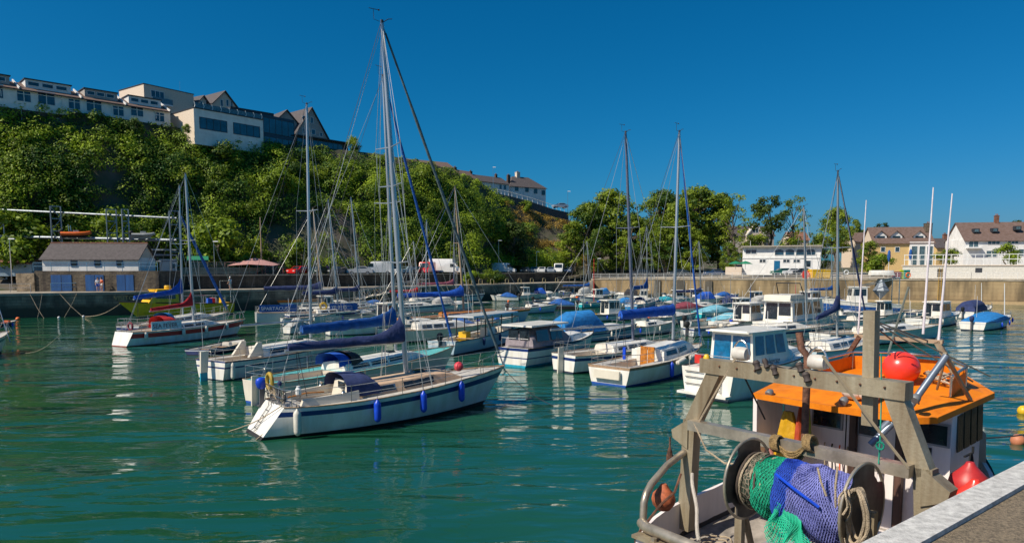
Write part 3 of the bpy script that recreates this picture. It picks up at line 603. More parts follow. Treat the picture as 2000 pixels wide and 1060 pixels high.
# near quay (bottom right)
TH = R(90-51.9); BD = Vector((math.sin(R(51.9)), math.cos(R(51.9)), 0)); SD = Vector((BD.y, -BD.x, 0))
def sbz(s, b, z): return SD*s+BD*b+Vector((0, 0, z))
AGG = mat('exposed_aggregate', (.40, .31, .20), .9, var=.45, sc=30, bump=1., bsc=60, c2=(.12, .095, .065))
g = MB(); g.prism([sbz(-3.0, -12, -2), sbz(-3.0, 40, -2), sbz(9, 40, -2), sbz(9, -12, -2)], (0, 0, 5.05)); struct('near_quay', g, AGG)
g = MB(); g.prism([sbz(-3.03, -12, 3.0), sbz(-3.03, 40, 3.0), sbz(-2.68, 40, 3.0), sbz(-2.68, -12, 3.0)], (0, 0, .105)); kk = g.build('painted_kerb', mat('white_edge_paint', (.60, .59, .56), .75, var=.2, sc=9, bump=.4, bsc=50)); tag(kk, 'white painted edge along the near quay in the bottom right corner', 'quay edge')
# ------------------------------------------------------------------ foliage
def leaf_mat(name, dark, light, sc=.25):
    m = bpy.data.materials.new(name); m.use_nodes = True; t = m.node_tree; b = t.nodes['Principled BSDF']; b.inputs['Roughness'].default_value = .55; b.inputs['Specular IOR Level'].default_value = .3
    g = t.nodes.new('ShaderNodeNewGeometry'); n = t.nodes.new('ShaderNodeTexNoise'); n.inputs['Scale'].default_value = sc; n.inputs['Detail'].default_value = 3; t.links.new(g.outputs['Position'], n.inputs['Vector'])
    ma = t.nodes.new('ShaderNodeMath'); ma.operation = 'MULTIPLY_ADD'; ma.inputs[1].default_value = .55; t.links.new(g.outputs['Random Per Island'], ma.inputs[0])
    m2 = t.nodes.new('ShaderNodeMath'); m2.operation = 'MULTIPLY_ADD'; m2.inputs[1].default_value = 2.4; m2.inputs[2].default_value = -.95; t.links.new(n.outputs[0], m2.inputs[0]); oi = t.nodes.new('ShaderNodeObjectInfo'); m3 = t.nodes.new('ShaderNodeMath'); m3.operation = 'MULTIPLY_ADD'; m3.inputs[1].default_value = .45; t.links.new(oi.outputs['Random'], m3.inputs[0]); t.links.new(m2.outputs[0], m3.inputs[2]); m4 = t.nodes.new('ShaderNodeMath'); m4.operation = 'SUBTRACT'; m4.inputs[1].default_value = .22; t.links.new(m3.outputs[0], m4.inputs[0]); t.links.new(m4.outputs[0], ma.inputs[2])
    rp = t.nodes.new('ShaderNodeValToRGB'); rp.color_ramp.elements[0].color = (*dark, 1); rp.color_ramp.elements[1].color = (*light, 1); rp.color_ramp.elements[0].position = .15; rp.color_ramp.elements[1].position = .95
    t.links.new(ma.outputs[0], rp.inputs[0]); t.links.new(rp.outputs[0], b.inputs['Base Color'])
    tr = t.nodes.new('ShaderNodeBsdfTranslucent'); t.links.new(rp.outputs[0], tr.inputs[0]); mx = t.nodes.new('ShaderNodeMixShader'); mx.inputs[0].default_value = .38
    t.links.new(b.outputs[0], mx.inputs[1]); t.links.new(tr.outputs[0], mx.inputs[2]); t.links.new(mx.outputs[0], t.nodes['Material Output'].inputs[0])
    return m
LEAF = leaf_mat('cliff_leaves', (.035, .105, .014), (.38, .50, .03), .22); LEAFT = leaf_mat('tree_leaves', (.040, .095, .014), (.29, .37, .028)); LEAFB = leaf_mat('bright_leaves', (.08, .15, .012), (.30, .40, .025), .5)
LEAFD = leaf_mat('dark_leaves', (.018, .045, .010), (.09, .14, .02)); LEAFY = leaf_mat('dry_scrub', (.26, .19, .035), (.60, .40, .085), .5); BARK = mat('bark', (.14, .11, .08), .95, var=.3, bump=.8, bsc=6)
def leaf_quads(cen, rad, per, size, up=.35, squash=.8, seed=0, inner=.25):
    """cen (N,3), rad (N), per leaves each -> verts, faces: leaf-sized quads through the lumps"""
    rg = np.random.default_rng(seed); N = len(cen); per = np.asarray(per); idx = np.repeat(np.arange(N), per); M = len(idx)
    d = rg.normal(size=(M, 3)); d /= np.linalg.norm(d, axis=1)[:, None]; d[:, 2] = np.abs(d[:, 2])*np.where(rg.random(M) < .72, 1, -1)
    rr = rad[idx]*(1-inner*rg.random(M)**1.5)*(1+.10*rg.normal(size=M)); p = cen[idx]+d*rr[:, None]*np.array([1, 1, squash])
    nrm = d*1.25+rg.normal(size=(M, 3))*.42; nrm[:, 2] += up; nrm /= np.linalg.norm(nrm, axis=1)[:, None]
    a = np.cross(nrm, rg.normal(size=(M, 3))); a /= np.linalg.norm(a, axis=1)[:, None]; b = np.cross(nrm, a)
    s = size*(.55+.9*rg.random(M))[:, None]; a *= s*.5; b *= s*.36
    v = np.empty((M, 4, 3)); v[:, 0] = p-a; v[:, 1] = p+b*.9-a*.1; v[:, 2] = p+a; v[:, 3] = p-b*.9+a*.1
    return v.reshape(-1, 3)
def quad_obj(name, v, m, parent=None, extra=None):
    n = len(v)//4; me = bpy.data.meshes.new(name); me.vertices.add(len(v)); me.vertices.foreach_set('co', v.astype(np.float32).ravel())
    me.loops.add(n*4); me.loops.foreach_set('vertex_index', np.arange(n*4, dtype=np.int32)); me.polygons.add(n); me.polygons.foreach_set('loop_start', np.arange(0, n*4, 4, dtype=np.int32)); me.polygons.foreach_set('loop_total', np.full(n, 4, dtype=np.int32))
    me.materials.append(m); me.update(calc_edges=True); me.validate(); o = bpy.data.objects.new(name, me); COL.objects.link(o)
    if parent: o.parent = parent
    return o
EXC = [(190, 242, 345, 395), (575, 630, 425, 495), (655, 690, 445, 500), (520, 545, 445, 490)]
def proj(p):
    z = p[2]-HC; d = p[1]*math.cos(PITCH)-z*math.sin(PITCH); u = p[1]*math.sin(PITCH)+z*math.cos(PITCH); return 1000+FPX*p[0]/d, CYP-FPX*u/d
def lumps(n, p0, p1, v0, v1, r0, r1, seed, exc=True, out=.3):
    rg = random.Random(seed); cs = []; rs = []
    while len(cs) < n:
        px = rg.uniform(p0, p1); v = rg.uniform(v0, v1); p = cliff_pt(px, v); r = rg.uniform(r0, r1)*(p.y/125)*(1-(.65 if px > 560 else .45)*max(0, (v-.72)/.28))
        p += Vector((.5, -.75, .3))*r*out
        if exc:
            X, Y = proj(p); e = r*FPX/p.y*.7
            if any(a-e < X < b+e and c-e < Y < d+e for a, b, c, d in EXC) and rg.random() < .93: continue
            if 985 < X < 1140 and 400 < Y < 500 and rg.random() < .95: continue
            if v > .93 and r > 1.4: continue
        cs.append(p); rs.append(r)
    return np.array([tuple(c) for c in cs]), np.array(rs)
c1, r1 = lumps(1350, -160, 1130, .02, 1.0, .9, 2.5, 1); per = (r1**2*78).astype(int)
tag(quad_obj('cliff_scrub', leaf_quads(c1, r1, per, .32, seed=2), LEAF), kind='stuff')
c1, r1 = lumps(150, -160, 985, .25, .98, 1., 2., 9); tag(quad_obj('light_scrub', leaf_quads(c1, r1, (r1**2*44).astype(int), .44, seed=3), LEAFB), kind='stuff')
c1, r1 = lumps(260, -160, 1130, .90, 1.0, .5, 1.0, 4, exc=False, out=.0); tag(quad_obj('clifftop_grass', leaf_quads(c1, r1, (r1**2*80).astype(int), .3, seed=5), LEAFB), kind='stuff')
rg = random.Random(5); cs = []
while len(cs) < 420:
    px = rg.uniform(980, 1165); v = rg.uniform(.1, .95); p = cliff_pt(px, v); X, Y = proj(p)
    if 1040 < X < 1105 and 445 < Y < 470: continue
    cs.append(tuple(p))
cs = np.array(cs); rs = np.full(len(cs), 1.1); tag(quad_obj('dry_slope_scrub', leaf_quads(cs, rs, np.full(len(cs), 70), .27, seed=6), LEAFY), kind='stuff')
# trees
def tree_meshes(seed, H=10., Wd=7., n=4200, leaf=.42, m=LEAFT, trunk=.35, lumpn=26, shape=1., low=.3, lr=.2):
    rg = random.Random(seed); tb = MB(); pts = [Vector((0, 0, 0))]
    for i in range(5): pts.append(pts[-1]+Vector((rg.uniform(-.3, .3), rg.uniform(-.3, .3), H*.13)))
    tb.tube(pts, [trunk*(1-.13*i) for i in range(6)], 8)
    cs = []; rs = []
    for i in range(lumpn):
        u = (i+.5)/lumpn; z = H*(low+(1-low)*u*.93); prof = math.sin(math.pi*min(1, .18+.80*u))**.6*shape; a = rg.uniform(0, 2*math.pi); rad = Wd/2*prof*rg.uniform(.3, .85)
        c = Vector((rad*math.cos(a), rad*math.sin(a), z)); r = Wd*rg.uniform(lr*.55, lr*1.05); cs.append(tuple(c)); rs.append(r)
        if i % 2 == 0:
            s = pts[min(5, 2+int(u*3.9))]; tb.tube([s, s.lerp(c, .5)+Vector((0, 0, .2)), c], [trunk*.4, trunk*.22, trunk*.06], 5)
    rs = np.array(rs); per = (rs**2/np.sum(rs**2)*n).astype(int)+1
    v = leaf_quads(np.array(cs), rs, per, leaf, seed=seed, squash=.75, inner=.65)
    return tb, v
TREES = {}
def tree(kind, loc, s, label, group=None, cat='tree', name='tree', rz=0., sz=1.):
    root = empty(name, loc, rz, label, cat, group); root.scale = (s, s, s*sz)
    if kind not in TREES:
        P = dict(KINDS[kind]); tb, v = tree_meshes(**P)
        tr = tb.build('trunk', BARK, root, smooth=True); cr = quad_obj('crown', v, P.get('m', LEAFT), root); TREES[kind] = (tr.data, cr.data)
    else:
        for nm, d in zip(('trunk', 'crown'), TREES[kind]):
            o = bpy.data.objects.new(nm, d); COL.objects.link(o); o.parent = root
    return root
KINDS = {'a': dict(seed=11, H=12, Wd=9, n=9500, leaf=.33, lumpn=66, lr=.155), 'b': dict(seed=12, H=12, Wd=7.5, n=8500, leaf=.33, lumpn=60, low=.15, lr=.155), 'c': dict(seed=13, H=12, Wd=8.5, n=8000, leaf=.34, lumpn=56, low=.1, m=LEAFT, lr=.16),
         'pine': dict(seed=21, H=12, Wd=8, n=2600, leaf=.38, lumpn=16, low=.5, m=LEAFD, lr=.17, trunk=.3), 'thin': dict(seed=23, H=12, Wd=8, n=1500, leaf=.30, lumpn=34, low=.35, lr=.11, m=LEAFT, trunk=.22),
         'bush': dict(seed=31, H=3.2, Wd=4., n=2600, leaf=.25, lumpn=14, low=.12, trunk=.1, lr=.26), 'bushb': dict(seed=32, H=3.2, Wd=3.8, n=2600, leaf=.25, lumpn=14, low=.1, trunk=.1, lr=.26, m=LEAFB), 'dark': dict(seed=33, H=9, Wd=7, n=4500, leaf=.4, lumpn=28, low=.1, m=LEAFD, lr=.22)}
def tree_px(kind, px, ytop, Y, zb, label, group=None, wmul=1., **k):
    top = gy(px, ytop, Y); H = KINDS[kind]['H']*1.02; sz = (top.z-zb)/H; s = sz*wmul
    r = tree(kind, (top.x, Y, zb), s, label, group, rz=px*.37, sz=1/wmul, **k); return r
GT = 'broad green trees behind the harbour corner'
for i, (k, px, yt, Y, wm) in enumerate([('b', 1118, 428, 150, 1.), ('a', 1150, 392, 156, 1.0), ('a', 1197, 366, 160, 1.05), ('c', 1238, 410, 152, 1.0), ('b', 1262, 440, 150, 1.1), ('a', 1290, 368, 156, 1.05), ('c', 1328, 385, 150, 1.15), ('a', 1362, 360, 158, 1.1), ('b', 1408, 370, 160, .9), ('c', 1175, 440, 146, 1.2), ('c', 1300, 430, 147, 1.2), ('c', 1355, 440, 146, 1.2), ('b', 1215, 460, 146, 1.2)]):
    tree_px(k, px, yt, Y+16, 4.5, 'full leafy tree in the dense row behind the harbour corner', GT, wm)
tree_px('thin', 1438, 372, 158, 5, 'open-crowned tree with a bare pale trunk at the right end of the dense row', None, 1.05)
tree_px('c', 1425, 470, 148, 5, 'rounded tree standing left of the white cafe building', None, 1.1)
tree_px('pine', 1505, 380, 165, 6, 'tall layered pine rising behind the white cafe', None, 1.0, name='pine_tree')
tree_px('thin', 1556, 377, 168, 6, 'thin sparse tree with bare twigs right of the tall pine', None, 1.0)
tree_px('a', 1637, 402, 160, 5, 'large green tree right of the cafe, tallest one there', None, .85)
tree_px('c', 1600, 455, 165, 5, 'yellowish tree just left of the large tree beside the cafe', None, 1.1)
tree_px('b', 1672, 425, 190, 8, 'narrow dark tree behind the large tree beside the cafe', None, .7)
tree_px('c', 1700, 468, 142, 4.6, 'round leafy tree left of the yellow house', None, 1.25)
tree_px('c', 1480, 455, 160, 5, 'low spreading tree over the left half of the cafe roof', None, 1.6)
tree_px('c', 1545, 462, 162, 5, 'low spreading tree over the right half of the cafe roof', None, 1.6)
tree_px('bushb', 1722, 497, 136, 4.5, 'bright yellow-green bush by the yellow house', None, 1.2, name='bush', cat='bush')
tree_px('pine', 1725, 434, 230, 10, 'small dark tree behind the yellow house roof', None, 1.0)
tree_px('dark', 1860, 452, 220, 10, 'dark distant trees between the two houses on the right', None, 1.2)
tree_px('dark', 1990, 428, 200, 12, 'dark tree top over the white house on the far right', None, .7)
tree_px('thin', 1800, 447, 220, 10, 'faint tree behind the chimney of the yellow house', None, .9)
tree_px('bushb', 1967, 478, 124.5, 6.5, 'feathery cordyline shrub in front of the white house', None, 1.1, name='shrub', cat='shrub')
tree_px('bush', 1855, 487, 128, 6.5, 'low green shrub on the terrace left of the white house', None, 1.4, name='shrub', cat='shrub')
GB = 'bushes growing out of the wooded cliff'
rg = random.Random(3)
for i in range(40):
    px = rg.uniform(20, 960); v = rg.uniform(.1, .72); p = cliff_pt(px, v); X, Y = proj(p)
    if any(a-20 < X < b+20 and c-40 < Y < d+20 for a, b, c, d in EXC): continue
    tree('bush' if i % 3 else 'bushb', p-Vector((0, 0, .6)), rg.uniform(.9, 1.7), 'rounded bush standing out of the wooded cliff', GB, 'bush', 'bush', rg.uniform(0, 6))
for k, px, yt, Y, zb, wm, lb in [('bushb', 430, 432, 112, 4.7, 1.0, 'bright green leafy tree at the cliff foot above the pink tent'), ('bushb', 220, 415, 103, 8, .9, 'light green bush between the steel towers'), ('dark', 1000, 430, 162, 4.7, .85, 'big dark rounded tree at the foot of the dry slope'),
                            ('bushb', 15, 415, 99, 6, 1.1, 'yellow-green bush at the left edge behind the steel rail'), ('c', 880, 470, 140, 4.7, 1.3, 'low tree at the cliff foot behind the white van'), ('bushb', 585, 470, 118, 4.7, .8, 'pale green shrub against the bare rock'), ('bush', 497, 470, 116, 4.7, .8, 'ivy-covered bush at the cliff foot left of the bare rock'),
                            ('bush', 262, 232, 118, 27.5, .8, 'rounded bush on the cliff edge below the terrace'), ('bush', 365, 243, 121, 28.6, .9, 'clipped round bush beside the white modern building'), ('bush', 483, 262, 131, 27.6, .8, 'rounded bush at the foot of the white modern building'), ('bush', 690, 268, 147, 29.5, .8, 'spiky palm-like plant on the cliff edge'),
                            ('bushb', 1030, 392, 182, 20, .9, 'round hedge bush in front of the cliff-top villa')]:
    tree_px(k, px, yt, Y, zb, lb, None, wm, name='bush', cat='bush')
for px in (940, 960): pass
tree_px('bushb', 925, 530, 131, 2.85, 'left half of the bright shrub bank on the lower quay', None, 1.7, name='shrub', cat='shrub')
tree_px('bush', 962, 528, 134, 2.85, 'right half of the bright shrub bank on the lower quay', None, 1.7, name='shrub', cat='shrub')

# ropes hanging down the old quay wall, ladder hoops on its edge
rg = random.Random(17)
for i in range(26):
    k = rg.choice([1, 3, 4, 4, 4, 4, 4, 5]) if i > 3 else 2; u = rg.random(); a = QW[k].lerp(QW[min(k+1, 6)], u) if k < 6 else QW[5]; d = (QW[min(k+1, 6)]-QW[k]).normalized(); n_ = Vector((d.y, -d.x, 0)); b = a+n_*rg.uniform(.3, 1.5)+d*rg.uniform(-1.5, 2.5)
    g = MB(); g.tube([a+n_*.12+Vector((0, 0, ZQ-.1)), a.lerp(b, .5)+n_*.1+Vector((0, 0, 1.2)), b+Vector((0, 0, -.05))], .035, 4); tag(g.build('hanging_rope', ROPE), 'pale mooring rope hanging down the old stone quay wall', 'rope', 'ropes hanging down the old quay wall')
for i, px in enumerate((914, 935, 958, 987, 1012, 1036, 1060, 1085)):
    p = gplane(px, 552, QW[4], Vector(((QW[5]-QW[4]).y, -(QW[5]-QW[4]).x, 0))); g = MB(); d = (QW[5]-QW[4]).normalized()
    g.tube([(0, 0, 0), (0, 0, .85), Vector((0, 0, 1.0))+d*.15, Vector((0, 0, 1.0))+d*.7, Vector((0, 0, .85))+d*.85, d*.85], .05, 6); tag(g.build('ladder_hoop', mat('faded_yellow_steel', (.42, .34, .18), .6), loc=Vector((p.x, p.y+.4, ZQ))), 'faded yellow ladder hoop on the edge of the lower quay', 'ladder hoop', 'ladder hoops along the lower quay edge')
# ------------------------------------------------------------------ buildings
RW_ = mat('white_render', (.80, .79, .76), .85, var=.08, sc=.8, bump=.2, bsc=6); RC = mat('cream_render', (.70, .58, .46), .85, var=.08); RY = mat('yellow_render', (.66, .46, .20), .85, var=.08); RG = mat('grey_render', (.40, .37, .34), .85, var=.1)
SLATE = mat('slate_roof', (.10, .085, .085), .8, var=.3, sc=3, bump=.8, bsc=9, c2=(.06, .05, .05)); TILE = mat('red_brown_tiles', (.24, .11, .07), .85, var=.25, sc=2.5, bump=.9, bsc=9); BRICK = block_mat('brown_brick', (.16, .09, .06), (.10, .08, .07), .22, .075, weed=False)
TILEG = mat('brown_tiles', (.17, .115, .10), .85, var=.25, sc=2, bump=.9, bsc=9, c2=(.12, .075, .055)); PVC = mat('white_frame', (.72, .72, .70), .5, var=.04); DKF = mat('dark_fascia', (.03, .035, .045), .6)
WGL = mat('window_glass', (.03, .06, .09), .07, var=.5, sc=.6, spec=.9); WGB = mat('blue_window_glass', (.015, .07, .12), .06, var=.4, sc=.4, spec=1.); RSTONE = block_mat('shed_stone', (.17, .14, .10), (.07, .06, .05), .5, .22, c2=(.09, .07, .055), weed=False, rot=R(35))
class Bld:
    def __init__(s, name, label, P0, P1, zb, cat='house', group=None):
        P0, P1 = Vector((P0[0], P0[1], 0)), Vector((P1[0], P1[1], 0)); s.P0 = P0; d = P1-P0; s.W = d.length; s.th = math.atan2(d.y, d.x); s.zb = zb
        s.root = empty(name, (P0.x, P0.y, zb), s.th, label, cat, group); s.n = Vector((d.y, -d.x, 0)).normalized(); s.d = d.normalized()
    def uz(s, px, py, off=0.):
        p = gplane(px, py, s.P0+s.n*off, s.n)-s.P0; return p.dot(s.d), p.z-s.zb
    def body(s, D, H, m, u0=0, u1=None, y0=0, z0=0, name='wall'):
        return MB().box(u0, u1 if u1 is not None else s.W, y0, y0+D, z0, H).build(name, m, s.root)
    def roof(s, D, H, Rh, m, u0=-.3, u1=None, y0=0, ov=.35, name='roof', t=.12, gm=None, hip=0.):
        u1 = s.W+.3 if u1 is None else u1; g = MB()
        for sg in (0, 1):
            a = y0-ov if sg == 0 else y0+D+ov; c = y0+D/2; za = H-ov*Rh/(D/2)
            g.hexa([(u0, a, za-t), (u1, a, za-t), (u1-hip, c, H+Rh-t), (u0+hip, c, H+Rh-t)], [(u0, a, za), (u1, a, za), (u1-hip, c, H+Rh), (u0+hip, c, H+Rh)])
        if hip:
            for uu, sg in ((u0, 1), (u1, -1)): g.add([(uu, y0-ov, H-ov*Rh/(D/2)), (uu, y0+D+ov, H-ov*Rh/(D/2)), (uu+sg*hip, y0+D/2, H+Rh)], [(0, 1, 2)])
        o = g.build(name, m, s.root)
        if gm:
            for uu in (u0+.3, u1-.5): MB().prism([(uu, y0+.02, H-.02), (uu, y0+D-.02, H-.02), (uu, y0+D/2, H+Rh-.1)], (.2, 0, 0)).build('gable', gm, s.root)
        return o
    def win(s, u0, u1, z0, z1, nx=2, nzz=1, gl=WGL, y=0, fr=.09, name='window', trans=None, fm=None):
        f = MB(); d = .06; fm = fm or PVC
        for a, b, c, e in ((u0, u1, z0, z0+fr), (u0, u1, z1-fr, z1), (u0, u0+fr, z0+fr, z1-fr), (u1-fr, u1, z0+fr, z1-fr)): f.box(a, b, y-d, y+.01, c, e)
        for i in range(1, nx): x = u0+(u1-u0)*i/nx; f.box(x-fr/2, x+fr/2, y-d+.004, y+.01, z0+fr, z1-fr)
        if trans: z = z0+(z1-z0)*trans; f.box(u0+fr, u1-fr, y-d+.008, y+.01, z-fr*.4, z+fr*.4)
        o = f.build(name, fm, s.root); MB().box(u0+fr*.5, u1-fr*.5, y-.03, y+.005, z0+fr*.5, z1-fr*.5).build('pane', gl, o); return o
    def winpx(s, x0, y0, x1, y1, **k):
        off = -k.get('y', 0); a = s.uz(x0, y0, off); b = s.uz(x1, y1, off); return s.win(min(a[0], b[0]), max(a[0], b[0]), min(a[1], b[1]), max(a[1], b[1]), **k)
    def chimney(s, u, y, z0, z1, m=BRICK, w=.7):
        o = MB().box(u-w/2, u+w/2, y-w/2, y+w/2, z0, z1).box(u-w/2-.06, u+w/2+.06, y-w/2-.06, y+w/2+.06, z1, z1+.12).build('chimney', m, s.root); q = MB()
        for k in (-.15, .15): q.lathe([(.11, 0), (.09, .35)], 8, (u+k, y, z1+.12))
        q.build('chimney_pot', TILE, o)
# terrace on the cliff: units sharing one long facade, each house its own thing
def hb(px, Y): return ((px-1000)/FPX*Y, Y)
T0 = Vector(((-60-1000)/FPX*103, 103)); 
E0 = gy(0, 166, 107); E1 = gy(330, 218, 124); td = (Vector((E1.x, E1.y, 0))-Vector((E0.x, E0.y, 0))).normalized(); tn = Vector((td.y, -td.x, 0)); zE = (E0.z+E1.z)/2
def tx(px, py=190): p = gplane(px, py, (E0.x, E0.y, 0), tn); return p
units = [(-75, 40, 'part-hidden house at the left end of the white clifftop terrace'), (40, 160, 'white terraced house with a wide white dormer, second from the left on the cliff'), (160, 246, 'white terraced house with a grey dormer in the middle of the clifftop terrace'), (246, 331, 'white terraced house with a grey-framed dormer at the right end of the clifftop terrace')]
wps = [[(-30, 160, 8, 194)], [(31, 175, 62, 202), (72, 177, 109, 208), (132, 191, 158, 216)], [(167, 193, 200, 222), (219, 205, 243, 229)], [(254, 207, 281, 230), (301, 218, 322, 240)]]
for i, (a, b, lb) in enumerate(units):
    A = tx(a); B = tx(b); zb_ = 27.5; bd = Bld('terraced_house', lb, A, B, zb_, group='white terraced houses on the cliff'); ze = zE-zb_
    bd.body(8, ze, RW_); bd.body(.06, ze-3.1, BRICK, y0=-.062, u0=.05, u1=bd.W-.05, name='brick_base')
    bd.roof(8, ze, 1.7, TILEG, u0=0.0, u1=bd.W-.02, gm=RW_)
    g = MB(); u = bd.W-.15; g.beam((u, -.45, ze-.05), (u, 4, ze+1.95), .16, .3); g.build('party_wall', PVC, bd.root)
    MB().box(0, bd.W, -.5, -.38, ze-.32, ze-.17).build('gutter', DKF, bd.root)
    for x0, y0, x1, y1 in wps[i]: bd.winpx(x0, y0, x1, y1, nx=2, trans=.7, gl=WGL, fr=.11)
    d0, d1 = .12*bd.W, .86*bd.W; m_ = PVC if i in (1, 3) else RG
    MB().box(d0, d1, 1.4, 5, ze-.1, ze+1.85).build('dormer', m_, bd.root); MB().box(d0-.15, d1+.15, 1.2, 5.2, ze+1.85, ze+2.0).build('dormer_roof', DKF, bd.root)
    for k in range(3): bd.win(d0+.3+k*(d1-d0-.5)/3, d0+.3+(k+.82)*(d1-d0-.5)/3, ze+.95, ze+1.6, nx=1, y=1.4, fr=.07)
    bd.win(bd.W*.55, bd.W*.85, ze-4.6, ze-3.75, nx=2, y=-.07)
    MB().tube([(bd.W*.62, -.3, ze-.3), (bd.W*.66, -.06, ze-.8), (bd.W*.66, -.06, ze-1.6)], .06, 6).build('downpipe', PVC, bd.root)
# box house behind the terrace
a, b = gy(240, 178, 130), gy(378, 187, 142)
bd = Bld('box_house', 'flat-roofed cream house with a glass balcony behind the right end of the terrace', gy(281, 178, 132), gy(378, 187, 140), 28); H_ = gy(281, 164, 132).z-28
MB().box(-.0, bd.W, 0, 9, 0, H_).build('wall', RC, bd.root); MB().box(-.1, bd.W+.1, -.1, 9.1, H_, H_+.12).build('flat_roof', DKF, bd.root); bd.winpx(294, 175, 321, 195, nx=3, gl=WGL)
u0, z0 = bd.uz(293, 199); u1, _ = bd.uz(326, 199); q = MB().box(u0, u1+.6, -1.0, 0, z0-.35, z0-.1).build('balcony', PVC, bd.root); MB().box(u0, u1+.6, -1.0, -.96, z0-.1, z0+.9).build('glass_rail', GLASSL, q)
MB().tube([(bd.W-.4, 4, H_), (bd.W-.4, 4, H_+3)], .03, 5).build('aerial', SS, bd.root)
# modern white building
a, b = gy(379, 230, 122), gy(514, 250, 132); zt = gy(379, 211, 122).z; bd = Bld('modern_building', 'white flat-roofed modern building with two wide dark windows on the cliff edge', a, b, 27); Ht = zt-27
MB().box(0, bd.W, 0, 9, 0, Ht).build('wall', RW_, bd.root); MB().box(-.1, bd.W+.1, -.12, 9.1, Ht, Ht+.16).build('roof_edge', DKF, bd.root)
MB().box(-.02, 0, 0.03, 9, 0, Ht-.02).build('side_wall', RC, bd.root)  # warm sunlight on the left end put into its colour as cream
bd.winpx(389, 228, 444, 260, nx=4, gl=WGB, fm=DKF); bd.winpx(455, 239, 508, 270, nx=4, gl=WGB, fm=DKF)
g = MB()
for k in range(9): u = .2+(bd.W-.4)*k/8; g.tube([(u, .2, Ht+.1), (u+.15, .15, Ht+.6), (u, .2, Ht+1.15)], .07, 6)
g.build('railing_post', PVC, bd.root); MB().box(.2, bd.W-.2, .18, .2, Ht+.2, Ht+1.05).build('glass_rail', GLASSL, bd.root)
# glass wing
a, b = gy(514, 240, 132.2), gy(577, 255, 138); bd = Bld('glass_wing', 'two-storey dark blue glass wing beside the white modern building', a, b, 27); zt = gy(514, 222, 132.2).z-27
MB().box(0, bd.W, .3, 9, 0, zt).build('wall', mat('dark_blue_cladding', (.01, .03, .06), .3), bd.root)
for lo, hi in ((.4, zt*.46), (zt*.54, zt-.5)): bd.win(.1, bd.W-.1, lo, hi, nx=5, gl=WGB, y=.28, fr=.08, fm=DKF)
bd2 = Bld('glass_wing', 'dark glass upper floor set back on the roof of the white modern building', gy(455, 215, 131), gy(540, 235, 137), 31); z2 = gy(458, 206, 131).z-31
MB().box(0, bd2.W, 1, 8, 0, z2).build('wall', DKF, bd2.root); bd2.win(.1, bd2.W-.1, 1.2, z2-.5, nx=7, gl=WGB, y=.98, fr=.08, fm=DKF)
a, b = gy(578, 272, 138), gy(680, 285, 147); bd = Bld('low_glass_pavilion', 'long low glazed pavilion on a pale wall along the cliff edge', a, b, 28.2); 
MB().box(0, bd.W, 0, 7, 0, gy(578, 263, 138).z-28.2-.2).build('wall', DKF, bd.root); MB().box(-.3, bd.W+.3, -.6, 7.3, gy(578, 263, 138).z-28.2-.2, gy(578, 263, 138).z-28.2).build('roof', DKF, bd.root); bd.win(.2, bd.W-.2, .6, gy(578, 263, 138).z-28.2-.5, nx=10, gl=WGB, fm=DKF)
MB().box(-.4, bd.W+.4, -1.2, -.9, -1.2, .5).build('terrace_wall', RC, bd.root)
# gabled villas
def gable_house(nm, lb, px0, px1, pye, Y0, Y1, pyr, m=RC, wins=(), D=8, zb=28, rm=SLATE):
    bd = Bld(nm, lb, gy(px0, pye, Y0), gy(px1, pye, Y1), zb); ze = gy(px0, pye, Y0).z-zb; zr = gy((px0+px1)/2, pyr, (Y0+Y1)/2).z-zb
    MB().box(0, bd.W, 0, D, 0, ze).build('wall', m, bd.root); MB().prism([(0, 0, ze), (bd.W, 0, ze), (bd.W/2, 0, zr)], (0, D, 0)).build('gable', m, bd.root)
    g = MB()
    for sg in (0, 1):
        e = (-.3, ze-.25) if sg == 0 else (bd.W+.3, ze-.25); t = (bd.W/2, zr+.1)
        g.hexa([(e[0], -.4, e[1]), (t[0], -.4, t[1]), (t[0], D+.4, t[1]), (e[0], D+.4, e[1])], [(e[0], -.4, e[1]+.18), (t[0], -.4, t[1]+.18), (t[0], D+.4, t[1]+.18), (e[0], D+.4, e[1]+.18)])
    g.build('roof', rm, bd.root)
    for wv in wins: bd.winpx(*wv[:4], nx=wv[4] if len(wv) > 4 else 1)
    return bd
gable_house('gabled_villa', 'cream gabled villa rising behind the roof terrace of the modern building', 412, 466, 205, 142, 147, 180, RC, [(430, 194, 436, 209), (441, 194, 447, 209), (450, 197, 455, 211)])
gable_house('gabled_villa', 'small pale twin-dormer villa left of the cream gabled villa', 382, 412, 205, 140, 143, 189, RC, [(390, 197, 396, 212), (401, 196, 407, 212)], D=6)
gable_house('gabled_villa', 'tall stone villa with steep slate roof behind the glass wing', 577, 640, 262, 148, 154, 212, RG, [(590, 226, 597, 240), (606, 228, 612, 242), (590, 250, 597, 262), (608, 252, 616, 264), (624, 258, 630, 268)])
gable_house('gabled_villa', 'small slate-roofed wing attached left of the tall stone villa', 540, 580, 235, 147, 150, 217, RG, [])
